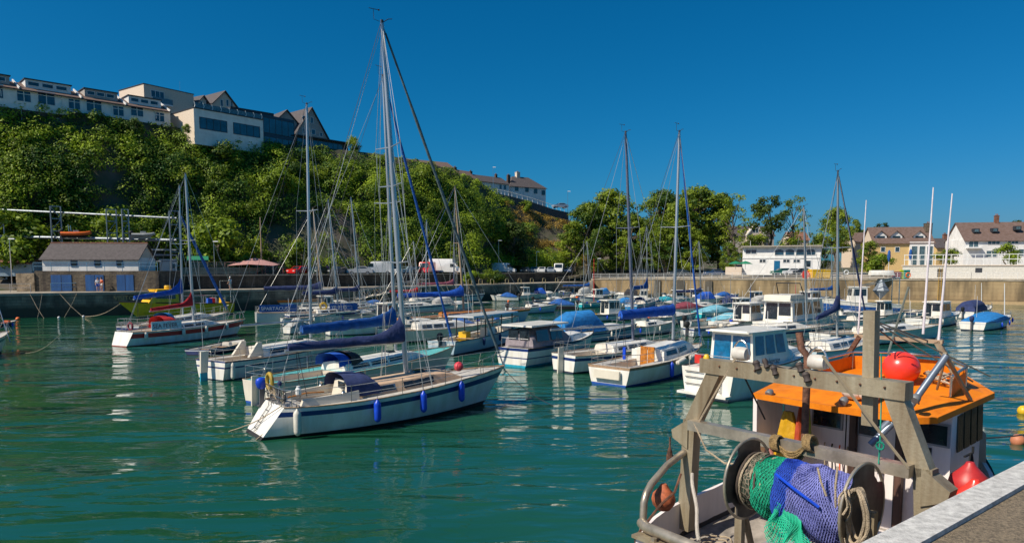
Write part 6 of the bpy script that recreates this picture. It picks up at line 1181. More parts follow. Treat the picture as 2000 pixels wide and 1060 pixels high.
# L: motor sailer with orange doors
rL, hL, sL = yacht('white motor sailer with varnished orange cabin doors and rubbing strake', (1188, 752), (1372, 713), B=2.9, F0=.95, F1=1.35, masttop=(1331, 260), xm=.72, cover=CROY, cr=(.22, .32, .05), boomx=.62, boomz=2.0, hullm=[W1, ANTIB, TEAK], idx=(1, 1, 0, 0, 0, 2), roof=(.42, .92), rh=.62, wf=.68, wins=2, well=(.07, .42), ts=.85, wire=.012, furl=FURLB, fr=.05, mr=.085, L=8.6)
for y0, y1 in ((-.42, -.02), (.03, .42)): MB().box(.42*hL.L-.06, .42*hL.L, y0, y1, .55, 1.62).build('cabin_door', WOODO, rL)
MB().box(.42*hL.L-.03, .42*hL.L+.02, -.98, .98, .45, 1.45).build('bulkhead', W1, rL)
fender(hL.edge(.40*hL.L, -1, .1, .05), rL, FB, .75, .11, .1)
for x in (.50, .68): e = hL.edge(x*hL.L, -1, .13, -.1); MB().lathe([(.03, -.45), (.13, -.38), (.15, 0), (.13, .38), (.03, .45)], 10, e, (1, 0, .18)).build('fender', FW, rL, smooth=True)
MB().box(-.22, -.05, -.75, .75, .35, .75, tx=.02).build('stern_platform', W2, rL); MB().hexa([(.4, -.7, 1.3), (.46, -.7, 1.3), (.46, -.55, 1.3), (.4, -.55, 1.3)], [(.4, -.7, 1.9), (.46, -.7, 1.9), (.46, -.55, 1.9), (.4, -.55, 1.9)]).build('blue_horseshoe', FB, rL)
# M: motor cruiser with blue windows
o, th, L = place((1422, 775), (1575, 735)); th = R(40); rM, hM = motorboat('big white motor cruiser with blue-tinted wheelhouse windows and a stern ladder', None, None, c=(1480, 758), L=8.4, th=th, kind='plain', ob=None, F0=1.35, F1=1.7, B=3.1, hullm=[W1, W3, NAVY], idx=(1, 0, 0, 0, 0, 0), name='motor_cruiser'); L = hM.L
wheelhouse(hM, .22*L, .62*L, 1.12, 1.3, 1.55, rM, W1, GLASSB, .45, nside=3, over=.2, zs=.35); MB().box(-.45, .0, -1.25, 1.25, .18, .28).build('bathing_platform', W1, rM)
g = MB()
for y in (-.75, -.35): g.tube([(-.08, y, .3), (-.08, y, 1.5)], .022, 6)
for k in range(4): g.tube([(-.08, -.75, .45+k*.3), (-.08, -.35, .45+k*.3)], .02, 6)
g.build('stern_ladder', SS, rM); g = MB()
for z in (.6, .9, 1.15): g.tube([(-.06, .15, z), (-.06, .35+z*.15, z), (-.06, 1.1, z)], .018, 5)
g.build('stern_frame', WIRED, rM); mb = MB(); house_shape(mb, hM, .58*L, .93*L, .6, .4, nose=.6); mb.build('foredeck_cabin', W1, rM, smooth=True)
text('boat_name', 'Universe', .42, mat('grey_script', (.16, .18, .2), .6), rM, (.30*L, -1.15, 1.38), (R(90), 0, 0), shear=.4)
fender(hM.edge(.62*L, -1, .12, .0), rM, FW, .6, .12, .1); fender(hM.edge(.35*L, -1, .12, .0), rM, FW, .6, .12, .1); MB().box(.1*L, .1*L+.3, .9, 1.25, 1.4, 1.8).build('red_locker', mat('red_box', (.6, .03, .02), .5), rM)
# N: yacht behind
rN, hN, sN = yacht('white and pale blue yacht with a curved navy sail cover, behind the blue-windowed cruiser', (1560, 722), (1668, 690), B=2.8, F0=1.1, F1=1.4, masttop=(1629, 335), xm=.55, cover=CNAVY, cr=(.13, .28, 1.1), boomx=.34, boomz=2.1, hullm=[gel('pale_grey_blue_hull', (.45, .56, .60)), ANTI, W1], furl=CNAVY, fr=.055, wire=.014, th=R(40), L=8.2, roof=(.25, .82), boomtilt=-.5)
# right-hand motorboats
def mboat(label, sp, bp, **k): return motorboat(label, sp, bp, **k)
mboat('white cuddy cruiser with grey windows just left of the blue-covered boat on the right', (1790, 640), (1868, 630), kind='house', hullm=[W1, ANTI, W3], ob=None, F0=.9, F1=1.25, th=None)
mboat('speedboat under a bright blue cover with black outboard, rightmost boat', (1898, 645), (1965, 634), kind='cover', coverm=CSKY, F0=.8, F1=1.1, fend=(.35, .6, .85), ob=CNAVY)
mboat('white boat with a dark navy canopy behind the bright blue cover on the right', (1880, 622), (1930, 612), kind='canopy', coverm=CNAVY, F0=.8, F1=1.1, ob=BLK)
# low white catamaran tender
o, th, L = place((1728, 662), (1802, 656)); rO, hO = motorboat('plain white flat-topped tender with blue letters, right of the square post', (1728, 661), (1806, 655), kind='plain', hullm=[W1, W1, W3], ob=None, rails=False, F0=.85, F1=.9, B=2.2, cat='tender'); text('boat_letter', 'K4', .6, mat('blue_lettering', (.01, .06, .3), .5), rO, (.80*hO.L, -hO.w(.8)-.05, .3), (R(90), 0, R(15)))
# S: white yachts and cruisers in the middle right
mboat('white sport cruiser with arched radar frame, centre right', (1418, 652), (1500, 640), kind='house', hullm=[W1, ANTI, W3], ob=None, F0=1.1, F1=1.4, fend=None)
rS, hS = mboat('largest white flybridge cruiser in the crowd, centre right', (1500, 662), (1625, 640), kind='plain', hullm=[W1, ANTI, W3], ob=None, F0=1.4, F1=1.7, B=3.2, name='motor_cruiser'); wheelhouse(hS, .12*hS.L, .62*hS.L, 1.25, 1.35, 1.7, rS, W1, GLASS, .5, nside=3, over=.2, zs=.3); MB().box(.1*hS.L, .35*hS.L, -1.1, 1.1, 3.15, 3.55, tx=.1).build('flybridge', W2, rS)
g = MB(); g.tube([(.3*hS.L, -1.1, 3.5), (.25*hS.L, -1.0, 4.5), (.25*hS.L, 1.0, 4.5), (.3*hS.L, 1.1, 3.5)], .05, 6); g.build('radar_arch', BLK, rS)
rT, hT = mboat('grey-white wheelhouse boat behind the flybridge cruiser', (1545, 606), (1620, 600), kind='house', hullm=[W3, ANTI, W3], ob=None, F0=1.0, F1=1.3)
yacht('low white yacht with beige deck between the navy-covered yacht and the square post', (1600, 676), (1700, 652), B=2.7, F0=.95, F1=1.2, masttop=None, hullm=[W1, ANTI, W3], deckm=W2, th=R(25), rh=.4)
yacht('slim yacht with silver mast in the centre-right crowd', (1405, 672), (1530, 655), B=2.6, F0=1.0, F1=1.25, masttop=(1512, 402), xm=.8, cover=None, boomx=None, hullm=[W1, ANTI, NAVY], wire=.016, th=R(20), furl=None, mr=.07)
# grey fishing boat with blue hull near the wall
o, th, L = place((1745, 618), (1662, 620)); th = R(170); rF = empty('fishing_boat', gz(1752, 614), th, 'distant blue and white fishing boat with steel gantry below the tan wall', 'fishing boat'); L = 8.5; hF = Hull(L, 3.2, 1.3, 2.0, .85, .8); hF.build([CBLUE, ANTIR, W1], rF, idx=(1, 1, 0, 0, 2, 2)); hF.deck(W3, rF); hF.rail(W1, rF, .05)
wheelhouse(hF, .45*L, .68*L, 1.0, 1.5, 1.9, rF, W1, GLASS, .2)
g = MB()
for s in (-1, 1): g.tube([(.3, s*1.3, 1.3), (.3, s*1.2, 4.6)], .07, 6); g.tube([(.3, s*1.2, 4.6), (.48*L, s*.9, 3.6)], .05, 6)
g.tube([(.3, -1.2, 4.6), (.3, 1.2, 4.6)], .07, 6); g.build('gantry', SS, rF); MB().lathe([(.02, 1.9), (.9, 2.9), (1.0, 3.0), (.1, 4.4)], 8, (2.0, 0, 0)).build('net_cone', mat('grey_dredge_steel', (.22, .25, .28), .5, .4), rF)
# far rows: (label, centre px, py, length, heading deg, kind, cover, hull, extras)
FAR = [('small white boat with a blue cover, leftmost in the far row', 988, 587, 4.6, 175, 'cover', CBLUE, [W1, ANTI, W3], BLK), ('white cuddy boat with a dark outboard in the open water by the far quay', 1038, 611, 6.6, 25, 'cuddy', None, [gel('pale_blue_cuddy', (.45, .56, .62)), ANTI, W1], BLK),
       ('small cream wheelhouse boat in the far row', 1028, 584, 5.2, 20, 'house', None, [W2, ANTI, W3], None), ('blue-hooded white boat, second cover in the far row', 1062, 581, 5.0, 10, 'canopy', CROY, [W1, ANTI, W3], BLK), ('dark-hulled boat under a rumpled blue cover beside the cuddy boat', 1088, 604, 5.5, 175, 'cover', CBLUE, [CBLK, ANTI, W1], BLK),
       ('small grey boat with raised outboard in the far row', 1092, 579, 5, 30, 'cuddy', None, [W3, ANTI, W3], BLK), ('white boat with pale windscreen in the far row', 1115, 577, 5, 200, 'cuddy', None, [W1, ANTI, W3], None), ('blue-tipped open boat near the corner', 1132, 578, 4.8, 30, 'open', None, [CBLUE, ANTI, W3], BLK),
       ('cruiser entirely wrapped in a bright blue canopy', 1158, 664, 8.4, 33, 'canopy', CSKY, [gel('hazy_blue_hull', (.36, .46, .52)), ANTI, NAVY], None), ('white boat with tall clear wheelhouse right of the blue-wrapped cruiser', 1195, 625, 6.5, 30, 'house', None, [W1, ANTI, NAVY], None), ('small white boat with an arched hood by the steps', 1150, 579, 5, 20, 'canopy', CGREY, [W1, ANTI, W3], None),
       ('bright turquoise open boat with yellow gear in the far row', 1160, 600, 5.5, 30, 'open', None, [TEAL, ANTI, W1], None), ('white boat with a blue hood under the tan wall', 1186, 581, 4.8, 20, 'canopy', CSKY, [W1, ANTI, W3], BLK), ('dark hooded boat under the tan wall', 1222, 584, 5.2, 170, 'canopy', CBLK, [W1, ANTI, W3], BLK),
       ('teal-covered boat below the wall recesses', 1302, 597, 6.2, 20, 'cover', CTEAL, [W1, ANTI, W3], None), ('maroon-covered boat below the wall recesses', 1345, 612, 6.8, 20, 'cover', CMAR, [W1, ANTI, W3], None), ('white cabin boat with square windows against the wall', 1362, 590, 6.5, 20, 'house', None, [W1, ANTI, W3], None),
       ('royal blue hooded boat beside the white cabin boat', 1388, 592, 5.5, 20, 'canopy', CROY, [W1, ANTI, W3], None), ('boat with a small blue cover and red flag stripe against the wall', 1416, 585, 5.2, 20, 'cover', CBLUE, [W1, ANTI, W3], BLK), ('turquoise-blue boat with a pale cover in the middle of the right group', 1402, 620, 6.4, 25, 'cover', CPALE, [TEAL, ANTI, W1], None),
       ('grey hull yacht tender with cluttered deck behind the silver mast', 1300, 632, 7.2, 25, 'cuddy', None, [gel('grey_blue_hull', (.30, .38, .42)), ANTI, W1], None), ('white boat with orange deck gear, centre right', 1450, 618, 6.0, 20, 'house', None, [W1, ANTI, ORNG], None), ('pale tented boat in the right group', 1500, 602, 6.2, 20, 'canopy', CGREY, [W1, ANTI, W3], None),
       ('white boat with red-brown frame hood in the right group', 1530, 612, 5.6, 20, 'canopy', CMAR, [W1, ANTI, W3], BLK), ('white wheelhouse boat at the back of the right group', 1590, 592, 6.0, 20, 'house', None, [W1, ANTI, W3], None), ('white inflatable-sided boat behind the curved navy sail cover', 1670, 640, 6.0, 10, 'cuddy', None, [W1, ANTI, W3], None),
       ('small white boat with a dark red bucket near the pontoon', 1728, 628, 4.6, 20, 'house', None, [W1, ANTI, W3], BLK), ('low skiff beside the finger pontoon', 1775, 622, 4.2, 5, 'open', None, [W3, ANTI, CBLUE], None), ('white boat with outboard in front of the maroon-covered one', 1375, 640, 4.8, 30, 'open', None, [W3, ANTI, W1], BLK),
       ('cream cuddy boat in the gap behind the sport cruiser', 1475, 632, 5.8, 15, 'cuddy', None, [W2, ANTI, W3], BLK), ('white boat with blue hood at the right of the far wall group', 1645, 606, 5.5, 20, 'cover', CBLUE, [W1, ANTI, W3], None),
       ('open white boat behind the workboat canopy', 955, 640, 5.0, 20, 'open', None, [W1, ANTI, W3], None)]
FAR += [('pale blue cuddy boat just right of the open green water', 1075, 594, 5.6, 15, 'cuddy', None, [W3, ANTI, NAVY], BLK), ('white open launch with a teal interior in the second far row', 1120, 590, 5.0, 30, 'open', None, [W1, ANTI, TEAL], BLK), ('white cabin boat behind the blue-wrapped cruiser', 1165, 590, 5.8, 200, 'house', None, [W1, ANTI, NAVY], BLK),
       ('small cover boat with a sky blue cover beside the dark mast', 1225, 600, 5.2, 20, 'cover', CSKY, [W1, ANTI, W3], BLK), ('grey wheelhouse boat between the blue yacht and the wall', 1255, 592, 5.2, 170, 'house', None, [W3, ANTI, W3], None), ('white cuddy boat right behind the bright blue-hulled yacht', 1300, 588, 5.4, 10, 'cuddy', None, [W1, ANTI, W3], BLK),
       ('white and teal launch under the recessed wall', 1325, 593, 5.4, 20, 'house', None, [W1, ANTI, TEAL], None), ('cream cuddy boat left of the maroon cover', 1320, 604, 5.6, 200, 'cuddy', None, [W2, ANTI, NAVY], None), ('white boat with a navy hood in the right crowd', 1440, 602, 5.6, 20, 'canopy', CNAVY, [W1, ANTI, W3], BLK), ('white wheelhouse boat with red stripe in the right crowd', 1478, 598, 5.8, 15, 'house', None, [W1, ANTI, REDS], None),
       ('grey-covered boat close under the tan wall', 1500, 592, 5.2, 190, 'cover', CGREY, [W1, ANTI, W3], None), ('small open boat with orange thwarts close under the tan wall', 1545, 596, 4.8, 15, 'open', None, [ORNG, ANTI, W1], None), ('white cuddy boat in front of the pale tented boat', 1515, 622, 6.0, 20, 'cuddy', None, [W1, ANTI, NAVY], BLK), ('white wheelhouse boat hidden behind the flybridge cruiser', 1555, 628, 6.4, 20, 'house', None, [W1, ANTI, W3], None),
       ('blue-striped cuddy boat right of the flybridge cruiser', 1640, 628, 6.0, 20, 'cuddy', None, [W1, ANTI, BLUEH], None), ('white day boat with a pale blue cover in the right crowd', 1430, 640, 5.6, 25, 'cover', CPALE, [W1, ANTI, W3], None), ('white cuddy boat beneath the royal blue sail cover', 1260, 652, 6.4, 30, 'cuddy', None, [W1, ANTI, W3], None), ('grey open boat among the right-hand yachts', 1395, 655, 5.2, 20, 'open', None, [W3, ANTI, NAVY], BLK),
       ('white cabin boat behind the blue and white lettered yacht', 640, 612, 6.2, 30, 'house', None, [W1, ANTI, W3], None), ('white sailing dinghy under a blue cover near the gangway', 735, 606, 5.4, 30, 'cover', CBLUE, [W1, ANTI, W3], None), ('cream cuddy boat moored along the pontoon', 690, 626, 6.0, 30, 'cuddy', None, [W2, ANTI, NAVY], BLK), ('low white boat with tan hood behind the varnished yacht', 880, 606, 5.8, 25, 'canopy', CGREY, [W1, ANTI, W3], None),
       ('white motorboat between the mid-blue cover and the varnished yacht', 800, 648, 6.6, 30, 'cuddy', None, [W1, ANTI, NAVY], BLK), ('navy-covered boat behind the workboat', 905, 655, 5.6, 25, 'cover', CBLUE, [W1, ANTI, W3], None), ('white yacht tender on the pontoon beside the yellow lifebuoy', 600, 634, 5.0, 30, 'open', None, [W1, ANTI, W3], None)]
for lb, px, py, L, hd, k, cv, hm, ob in FAR: motorboat(lb, None, None, c=(px, py), L=L, th=R(hd), kind=k, coverm=cv or CBLUE, hullm=hm, ob=ob, ch=1.7 if L > 8 else 1.2, rails=k in ('cuddy', 'house'), F0=.75, F1=1.1)
for lb, sp, bp, mt, cv in (('white sloop with grey sail cover in the far left group', (590, 606), (650, 600), (626, 440), CGREY), ('small sloop with faded red sail cover near the gangway', (735, 612), (790, 604), (783, 470), CRED), ('far white sloop with navy cover right of the dark mast', (1290, 612), (1345, 604), (1322, 470), CNAVY), ('far white sloop with blue cover in the right crowd', (1560, 604), (1610, 598), (1585, 480), CBLUE), ('small sloop with bare boom behind the white cabin boats', (1075, 590), (1115, 584), (1100, 470), CBLUE)):
    yacht(lb, sp, bp, B=2.3, F0=.85, F1=1.1, masttop=mt, xm=.6, cover=cv, cr=(.15, .22, .4), boomz=1.8, rr=.025, wire=.016, detail=False, vane=False, mr=.06, th=R(25))
yacht('bright blue-hulled yacht with blue sail cover in the far middle', (1232, 607), (1282, 598), B=2.5, F0=.9, F1=1.3, masttop=(1262, 440), xm=.6, cover=CBLUE, cr=(.25, .35, 1.2), boomx=.55, boomz=2.0, hullm=[BLUEH, ANTI, W1], hood=CBLUE, rr=.03, wire=.02, detail=False, vane=False, mr=.06)
for lb, px, yt, pb_, c in (('red bare mast by the corner of the quay', 1160, 505, 590, CRED2), ('thin tan mast against the wall recesses', 1272, 470, 592, ALU), ('blue-wrapped thin mast against the tan wall', 1466, 560, 600, CBLUE), ('dark red stub mast behind the flybridge cruiser', 1554, 555, 602, CRED), ('tall thin silver mast in the left middle distance', 1140, 470, 600, ALU), ('thin tan mast between trees and wall', 1427, 545, 590, ALU), ('thin white pole at the back of the right-hand boats', 1917, 552, 606, PVC), ('second thin white pole on the rightmost boat', 1962, 553, 632, PVC)):
    p = gz(px, pb_, .3); t = gy(px, yt, p.y); tag(MB().tube([p, p.lerp(t, .5), t], [.05, .045, .03], 6).build('bare_mast', c), lb, 'mast')
# small buoys on the water
for px, py, r, m_, lb in ((993, 566+22, .22, ORNG, 'orange mooring buoy by the dark quay'), (994, 647, .28, YEL, 'yellow buoy on the bow of the workboat'), (1988, 860, .22, mat('faded_orange_buoy', (.55, .20, .10), .6), 'faded orange buoy on the bow line at the right edge'), (1917, 662, .16, PVC, 'small white buoy in open water at the right'), (1892, 601, .2, FR, 'red ball near the right-hand pontoon'), (1999, 802, .22, YEL, 'yellow buoy cut by the right edge'), (115, 620, .15, PVC, 'small white buoy by the left quay wall'), (163, 618, .15, PVC, 'white float at the end of the launch bow line'), (204, 613, .13, PVC, 'tiny white float near the painted word'), (35, 623, .25, ORNG, 'rusty orange buoy against the left quay wall'), (1671, 590, .35, mat('pink_buoy', (.8, .1, .2), .5), 'pink ball fender in the right group'), (1680, 590, .3, FR, 'red ball fender in the right group')):
    z = .1 if py > 595 or px < 900 else .1; p = gz(px, py, z); o = MB().ball((0, 0, 0), r, 12).build('mooring_buoy', m_, smooth=True, loc=p); tag(o, lb, 'buoy')
# ------------------------------------------------------------------ trawler alongside the near quay
TO = sbz(-5.6, 8.1, 0); TN = TO
TR = empty('fishing_trawler', TO, math.atan2(BD.y, BD.x), 'small steel trawler with orange wheelhouse roof and stern gallows, moored to the near quay', 'fishing boat')
LT = Vector((-SD.x, -SD.y, 0))
def loc_(p): q = p-TO; return Vector((q.dot(BD), q.dot(LT), q.z))
def PX(px, py, x): return loc_(gplane(px, py, TO+BD*x, BD))
def PY(px, py, y): return loc_(gplane(px, py, TO+LT*y, LT))
GAL = mat('weathered_galvanised', (.38, .33, .23), .5, .3, c2=(.22, .165, .10), sc=3.5, streak=True, bump=.15, bsc=20); PIPE = mat('scratched_steel_pipe', (.50, .43, .33), .35, .6, var=.2, sc=3); RUST = mat('rusty_steel', (.16, .07, .04), .85, var=.4, sc=5, bump=.4, bsc=20); CABW = mat('worn_white_paint', (.86, .78, .75), .5, var=.10, sc=1.5, streak=True)
ORP = mat('orange_deck_paint', (.78, .23, .006), .55, spec=.25, c2=(.60, .155, .006), sc=3.2, bump=.08, bsc=15); ORB = mat('orange_brown_paint', (.55, .19, .04), .6, var=.2, sc=2); DRK = mat('dark_interior', (.03, .028, .027), .8); DARKP = mat('dark_brown_post', (.10, .05, .035), .6, var=.25, sc=4, streak=True)
# hull
hT = Hull(7.2, 4.3, 1.25, 2.2, .75, .9, sm=.25, full=.6); hT.build([mat('black_hull_paint', (.03, .03, .035), .6, var=.3, sc=2), ANTIR, CABW], TR, idx=(1, 1, 0, 0, 0, 0)); hT.deck(mat('rusty_deck', (.33, .29, .25), .85, var=.3, sc=2), TR, drop=.35)
g = MB()   # bulwarks
for s in (-1, 1):
    pts = [Vector((x, s*hT.w(x/7.2)*1.0, hT.z(x/7.2)-.35)) for x in [i*.45 for i in range(17)]]
    g.loft([[p, p+Vector((0, 0, .62)), p+Vector((0, -s*.07, .62)), p+Vector((0, -s*.07, 0))] for p in pts])
g.box(0, .07, -1.58, 1.58, .9, 1.52); g.build('bulwark', CABW, TR)
g = MB(); g.box(-.14, 0, -1.6, 1.6, .2, 1.28); g.build('stern_rubber', mat('scuffed_black_rubber', (.03, .032, .036), .75, var=.4, sc=6, bump=.3, bsc=25), TR)
g = MB(); g.box(-.13, .12, -1.62, 1.62, 1.28, 1.34); g.box(-.08, .12, -1.6, 1.6, 1.52, 1.57); g.build('stern_capping', GAL, TR)
# whaleback bow
g = MB(); g.loft([[Vector((x, y*hT.w(x/7.2)*f, z)) for y, f, z in ((-1, 1, hT.z(x/7.2)-.05), (-1, .97, 2.75), (-1, .8, 2.95), (0, 1, 3.02), (1, .8, 2.95), (1, .97, 2.75), (1, 1, hT.z(x/7.2)-.05))] for x in (6.2, 6.5, 6.8, 7.0, 7.2)], cap0=True, cap1=True); q = g.build('whaleback', mat('stained_white_paint', (.66, .62, .52), .6, var=.18, sc=1.2, c2=(.45, .40, .30)), TR, smooth=True)
g = MB(); g.loft([[Vector((x, y*hT.w(x/7.2)*.78, z)) for y, z in ((-1, 2.965), (0, 3.035), (1, 2.965))] for x in (6.22, 6.5, 6.8, 7.0)]); g.build('blue_deck', mat('blue_deck_paint', (.03, .12, .24), .7), q)
# gallows
zB = 4.12; g = MB(); x = 1.8
bl, br_ = PX(1388, 707, x), PX(1756, 750, x); bl.z = br_.z = zB-.05; bl.y, br_.y = 1.58, -1.48
g.beam(bl+Vector((0, .12, 0)), br_+Vector((0, -.12, 0)), .26, .24); g.build('gallows_beam', GAL, TR)
for s in (1, -1):
    top = Vector((x, s*1.42, zB-.1)); kn = Vector((x, s*1.92 if s > 0 else -1.85, 2.98)); ft = Vector((x, s*2.0 if s > 0 else -1.98, 1.1))
    g = MB(); g.beam(top, kn, .24, .20, up=(1, 0, 0)); g.beam(kn+Vector((0, 0, .1)), ft, .24, .20, up=(1, 0, 0)); g.prism([kn+Vector((-.13, 0, .12)), kn+Vector((-.13, s*.35, -.12)), kn+Vector((-.13, s*.32, -.26)), kn+Vector((-.13, 0, -.4))], (.26, 0, 0)); g.build('gallows_leg', GAL, TR)
g = MB(); g.beam((1.62, 1.82, 3.04), (1.62, -1.75, 3.04), .17, .17); g.build('cross_bar', PIPE, TR)
b0 = PX(1699, 732, 1.8); g = MB(); g.beam((1.9, b0.y+.02, 3.5), (1.9, b0.y+.06, 5.12), .16, .16, up=(1, 0, 0)); g.build('square_post', GAL, TR)
# rails and pipes at the stern
g = MB(); g.tube([(1.75, 2.0, 2.52), (1.2, 1.97, 2.36), (.62, 1.82, 2.18), (.44, 1.76, 2.08), (.36, 1.74, 1.95), (.34, 1.74, 1.3)], .06, 10); g.build('side_pipe_rail', PIPE, TR, smooth=True)
g = MB(); g.tube([(.32, 1.74, 1.62), (.10, 1.45, 1.68), (.02, .6, 1.70), (-.02, -.9, 1.70), (-.02, -1.6, 1.70)], .085, 12)
for y in (1.2, 0, -1.2): g.tube([(-.02, y, 1.3), (-.02, y, 1.62)], .05, 8)
g.build('stern_pipe_rail', PIPE, TR, smooth=True)
# wheelhouse
XW = 4.25; zr = 3.32
g = MB(); zd = 1.0
zro_ = lambda x: 3.30+.075*(x-3.3)+.02
g.box(XW, XW+.08, -1.28, 1.62, zd, zr+.05, mi=0); g.loft([[Vector((x, y, zd)), Vector((x+dx_, y+dy_, 2.5)), Vector((x+2.2*dx_, y+dy_*2, zro_(x)))] for x, y, dx_, dy_ in ((XW+.08, -1.30, 0, .02), (5.45, -1.30, .07, .03), (6.1, -.5, .12, .0), (6.1, .8, .12, 0), (5.5, 1.68, .07, -.02), (XW+.08, 1.68, 0, 0))])
g.build('wheelhouse_wall', CABW, TR)
g = MB(); g.hexa([(3.42, 1.66, zd), (XW, 1.66, zd), (XW, 1.74, zd), (3.42, 1.74, zd)], [(3.36, 1.66, zr), (XW, 1.66, zr), (XW, 1.74, zr), (3.36, 1.74, zr)]); g.build('side_shelter', CABW, TR)
MB().box(XW-.4, XW, -.02, .10, zd, zr).build('brown_post', DARKP, TR) if False else None
for px in (1664, 1757): p = PX(px, 900, XW-.08); MB().box(XW-.12, XW-.02, p.y-.055, p.y+.055, zd, zr).build('brown_post', DARKP, TR)
FRW = mat('window_rubber_frame', (.30, .31, .33), .5)
for x0, y0, x1, y1 in ((1591, 795, 1642, 834), (1680, 810, 1722, 851), (1783, 818, 1850, 868)):
    a = PX(x0, y0, XW-.02); b = PX(x1, y1, XW-.02); t_, b_ = 3.18, b.z-.02; f = MB(); f.box(XW-.035, XW, b.y-.035, a.y+.035, b_-.035, t_+.035); f = f.build('window', FRW, TR); MB().box(XW-.045, XW-.03, b.y, a.y, b_, t_).build('pane', GLASS, f)
for px in (1650, 1748): p = PX(px, 900, XW); MB().box(XW-.012, XW, p.y-.008, p.y+.008, zd, 3.2).build('door_gap', DRK, TR)
p = PX(1808, 879, XW); MB().box(XW-.04, XW, p.y-.09, p.y+.09, p.z-.06, p.z+.06).build('vent', DRK, TR)
for i in range(4):
    u0, u1 = .10+i*.22, .10+i*.22+.17; A = Vector((XW+.1, -1.25, 0)); B = Vector((5.55, -1.28, 0)); q = [A.lerp(B, u0), A.lerp(B, u1)]
    f = MB(); f.prism([q[0]+Vector((0, -.03, 2.72+.10*u0)), q[1]+Vector((0, -.03, 2.72+.10*u1)), q[1]+Vector((.03, .0, 3.30+.16*u1)), q[0]+Vector((.03, .0, 3.30+.16*u0))], (0, -.02, 0)); f.build('side_window', mat('olive_tinted_glass', (.05, .05, .03), .15, spec=.8), TR)
# steering wheel / valve wheel and hoses on the wall
p = PX(1784, 902, XW-.1); g = MB(); g.tube([p+Vector((0, .2*math.cos(a*math.pi/10), .2*math.sin(a*math.pi/10))) for a in range(20)], .018, 6, closed=True)
for a in range(3): g.tube([p+Vector((0, .2*math.cos(a*math.pi/3), .2*math.sin(a*math.pi/3))), p-Vector((0, .2*math.cos(a*math.pi/3), .2*math.sin(a*math.pi/3)))], .012, 5)
g.build('hand_wheel', BLK, TR)
# roof
def rp(x, y, z): return Vector((x, y, z))
out = [(3.36, 1.74), (3.30, .3), (3.36, -1.05), (3.62, -1.30), (5.75, -1.38), (6.9, -.55), (6.9, .9), (6.0, 1.85), (4.8, 2.0)]
def zro(x): return 3.30+.075*(x-3.3)
lo = [Vector((x, y, zro(x))) for x, y in out]; hi = [Vector((x+(.16 if x < 5 else -.16), y*.93, zro(x)+.09)) for x, y in out]; mid = [Vector((4.35, 1.1, 3.55)), Vector((4.3, .2, 3.56)), Vector((4.35, -.75, 3.55)), Vector((4.5, -.9, 3.55)), Vector((5.5, -1.0, 3.66)), Vector((6.3, -.4, 3.72)), Vector((6.3, .7, 3.72)), Vector((5.8, 1.2, 3.70)), Vector((5.0, 1.3, 3.6))]
g = MB(); g.loft([[v for v in s]+[] for s in (lo, [v+Vector((0, 0, .10)) for v in lo], hi, mid)], closed=True); g.add(mid, [tuple(range(len(mid)))]); g.add([v-Vector((0, 0, .001)) for v in lo], [tuple(range(len(lo)))[::-1]], mi=1)
roof = g.build('roof', [ORP, mat('roof_underside', (.22, .20, .18), .8)], TR)
# upstand and rail round the top of the roof
up = [Vector((4.9, 1.25, 3.62)), Vector((5.9, 1.15, 3.70)), Vector((6.3, .5, 3.72)), Vector((6.25, -.35, 3.72)), Vector((5.6, -.98, 3.66)), Vector((4.75, -1.05, 3.58))]
g = MB(); g.loft([[p-Vector((0, 0, .1)), p+Vector((0, 0, .26)), p+Vector((.04, 0, .26)), p+Vector((.04, 0, -.1))] for p in up]); g.build('roof_upstand', ORP, roof)
g = MB(); g.tube([p+Vector((0, 0, .34)) for p in up], .025, 8)
for p in up: g.tube([p, p+Vector((0, 0, .34))], .02, 6)
g.build('roof_rail', SS, roof, smooth=True)
c = Vector((5.2, .05, 3.92)); c = PX(1760, 718, 5.2); b_ = MB(); b_.ball(c, .315, 28, sz=.95); bo = b_.build('buoy_tmp', FR, smooth=True)
bo.name = 'round_buoy'; bo.matrix_world = Matrix.Translation(TO) @ Matrix.Rotation(math.atan2(BD.y, BD.x), 4, 'Z'); tag(bo, 'large red-orange ball buoy lying on the trawler roof', 'buoy')
TM = Matrix.Translation(TO) @ Matrix.Rotation(math.atan2(BD.y, BD.x), 4, 'Z')
def free(mb, name, m, label, cat, smooth=True, group=None): o = mb.build(name, m, smooth=smooth); o.matrix_world = TM; return tag(o, label, cat, group)
def heap(pts_fn, n, r, name, m, label, cat, k=24):
    g = MB()
    for i in range(n): g.tube([pts_fn(i, j/k) for j in range(k+1)], r, 5)
    return free(g, name, m, label, cat)
rg = random.Random(11)
def coil_on_roof(i, t): a = t*6.28*1.6+i; rr = .12+.10*math.sin(i*1.7); return Vector((5.45+rr*math.cos(a)*1.2+.1*(i % 3), -.55+.06*i+rr*math.sin(a)-.25, 3.72+.02*i+.03*math.sin(a*3)))
heap(coil_on_roof, 7, .018, 'rope_heap', mat('mixed_pale_rope', (.50, .42, .32), .9, var=.4, sc=25), 'tangled pale rope on the right half of the trawler roof', 'rope')
heap(lambda i, t: Vector((5.4+.5*t, .35-.1*i+.05*math.sin(t*9+i), 3.75+.03*i)), 5, .03, 'orange_hose', mat('orange_rope', (.75, .10, .02), .7), 'orange-red rope bundle beside the ball buoy on the roof', 'rope')
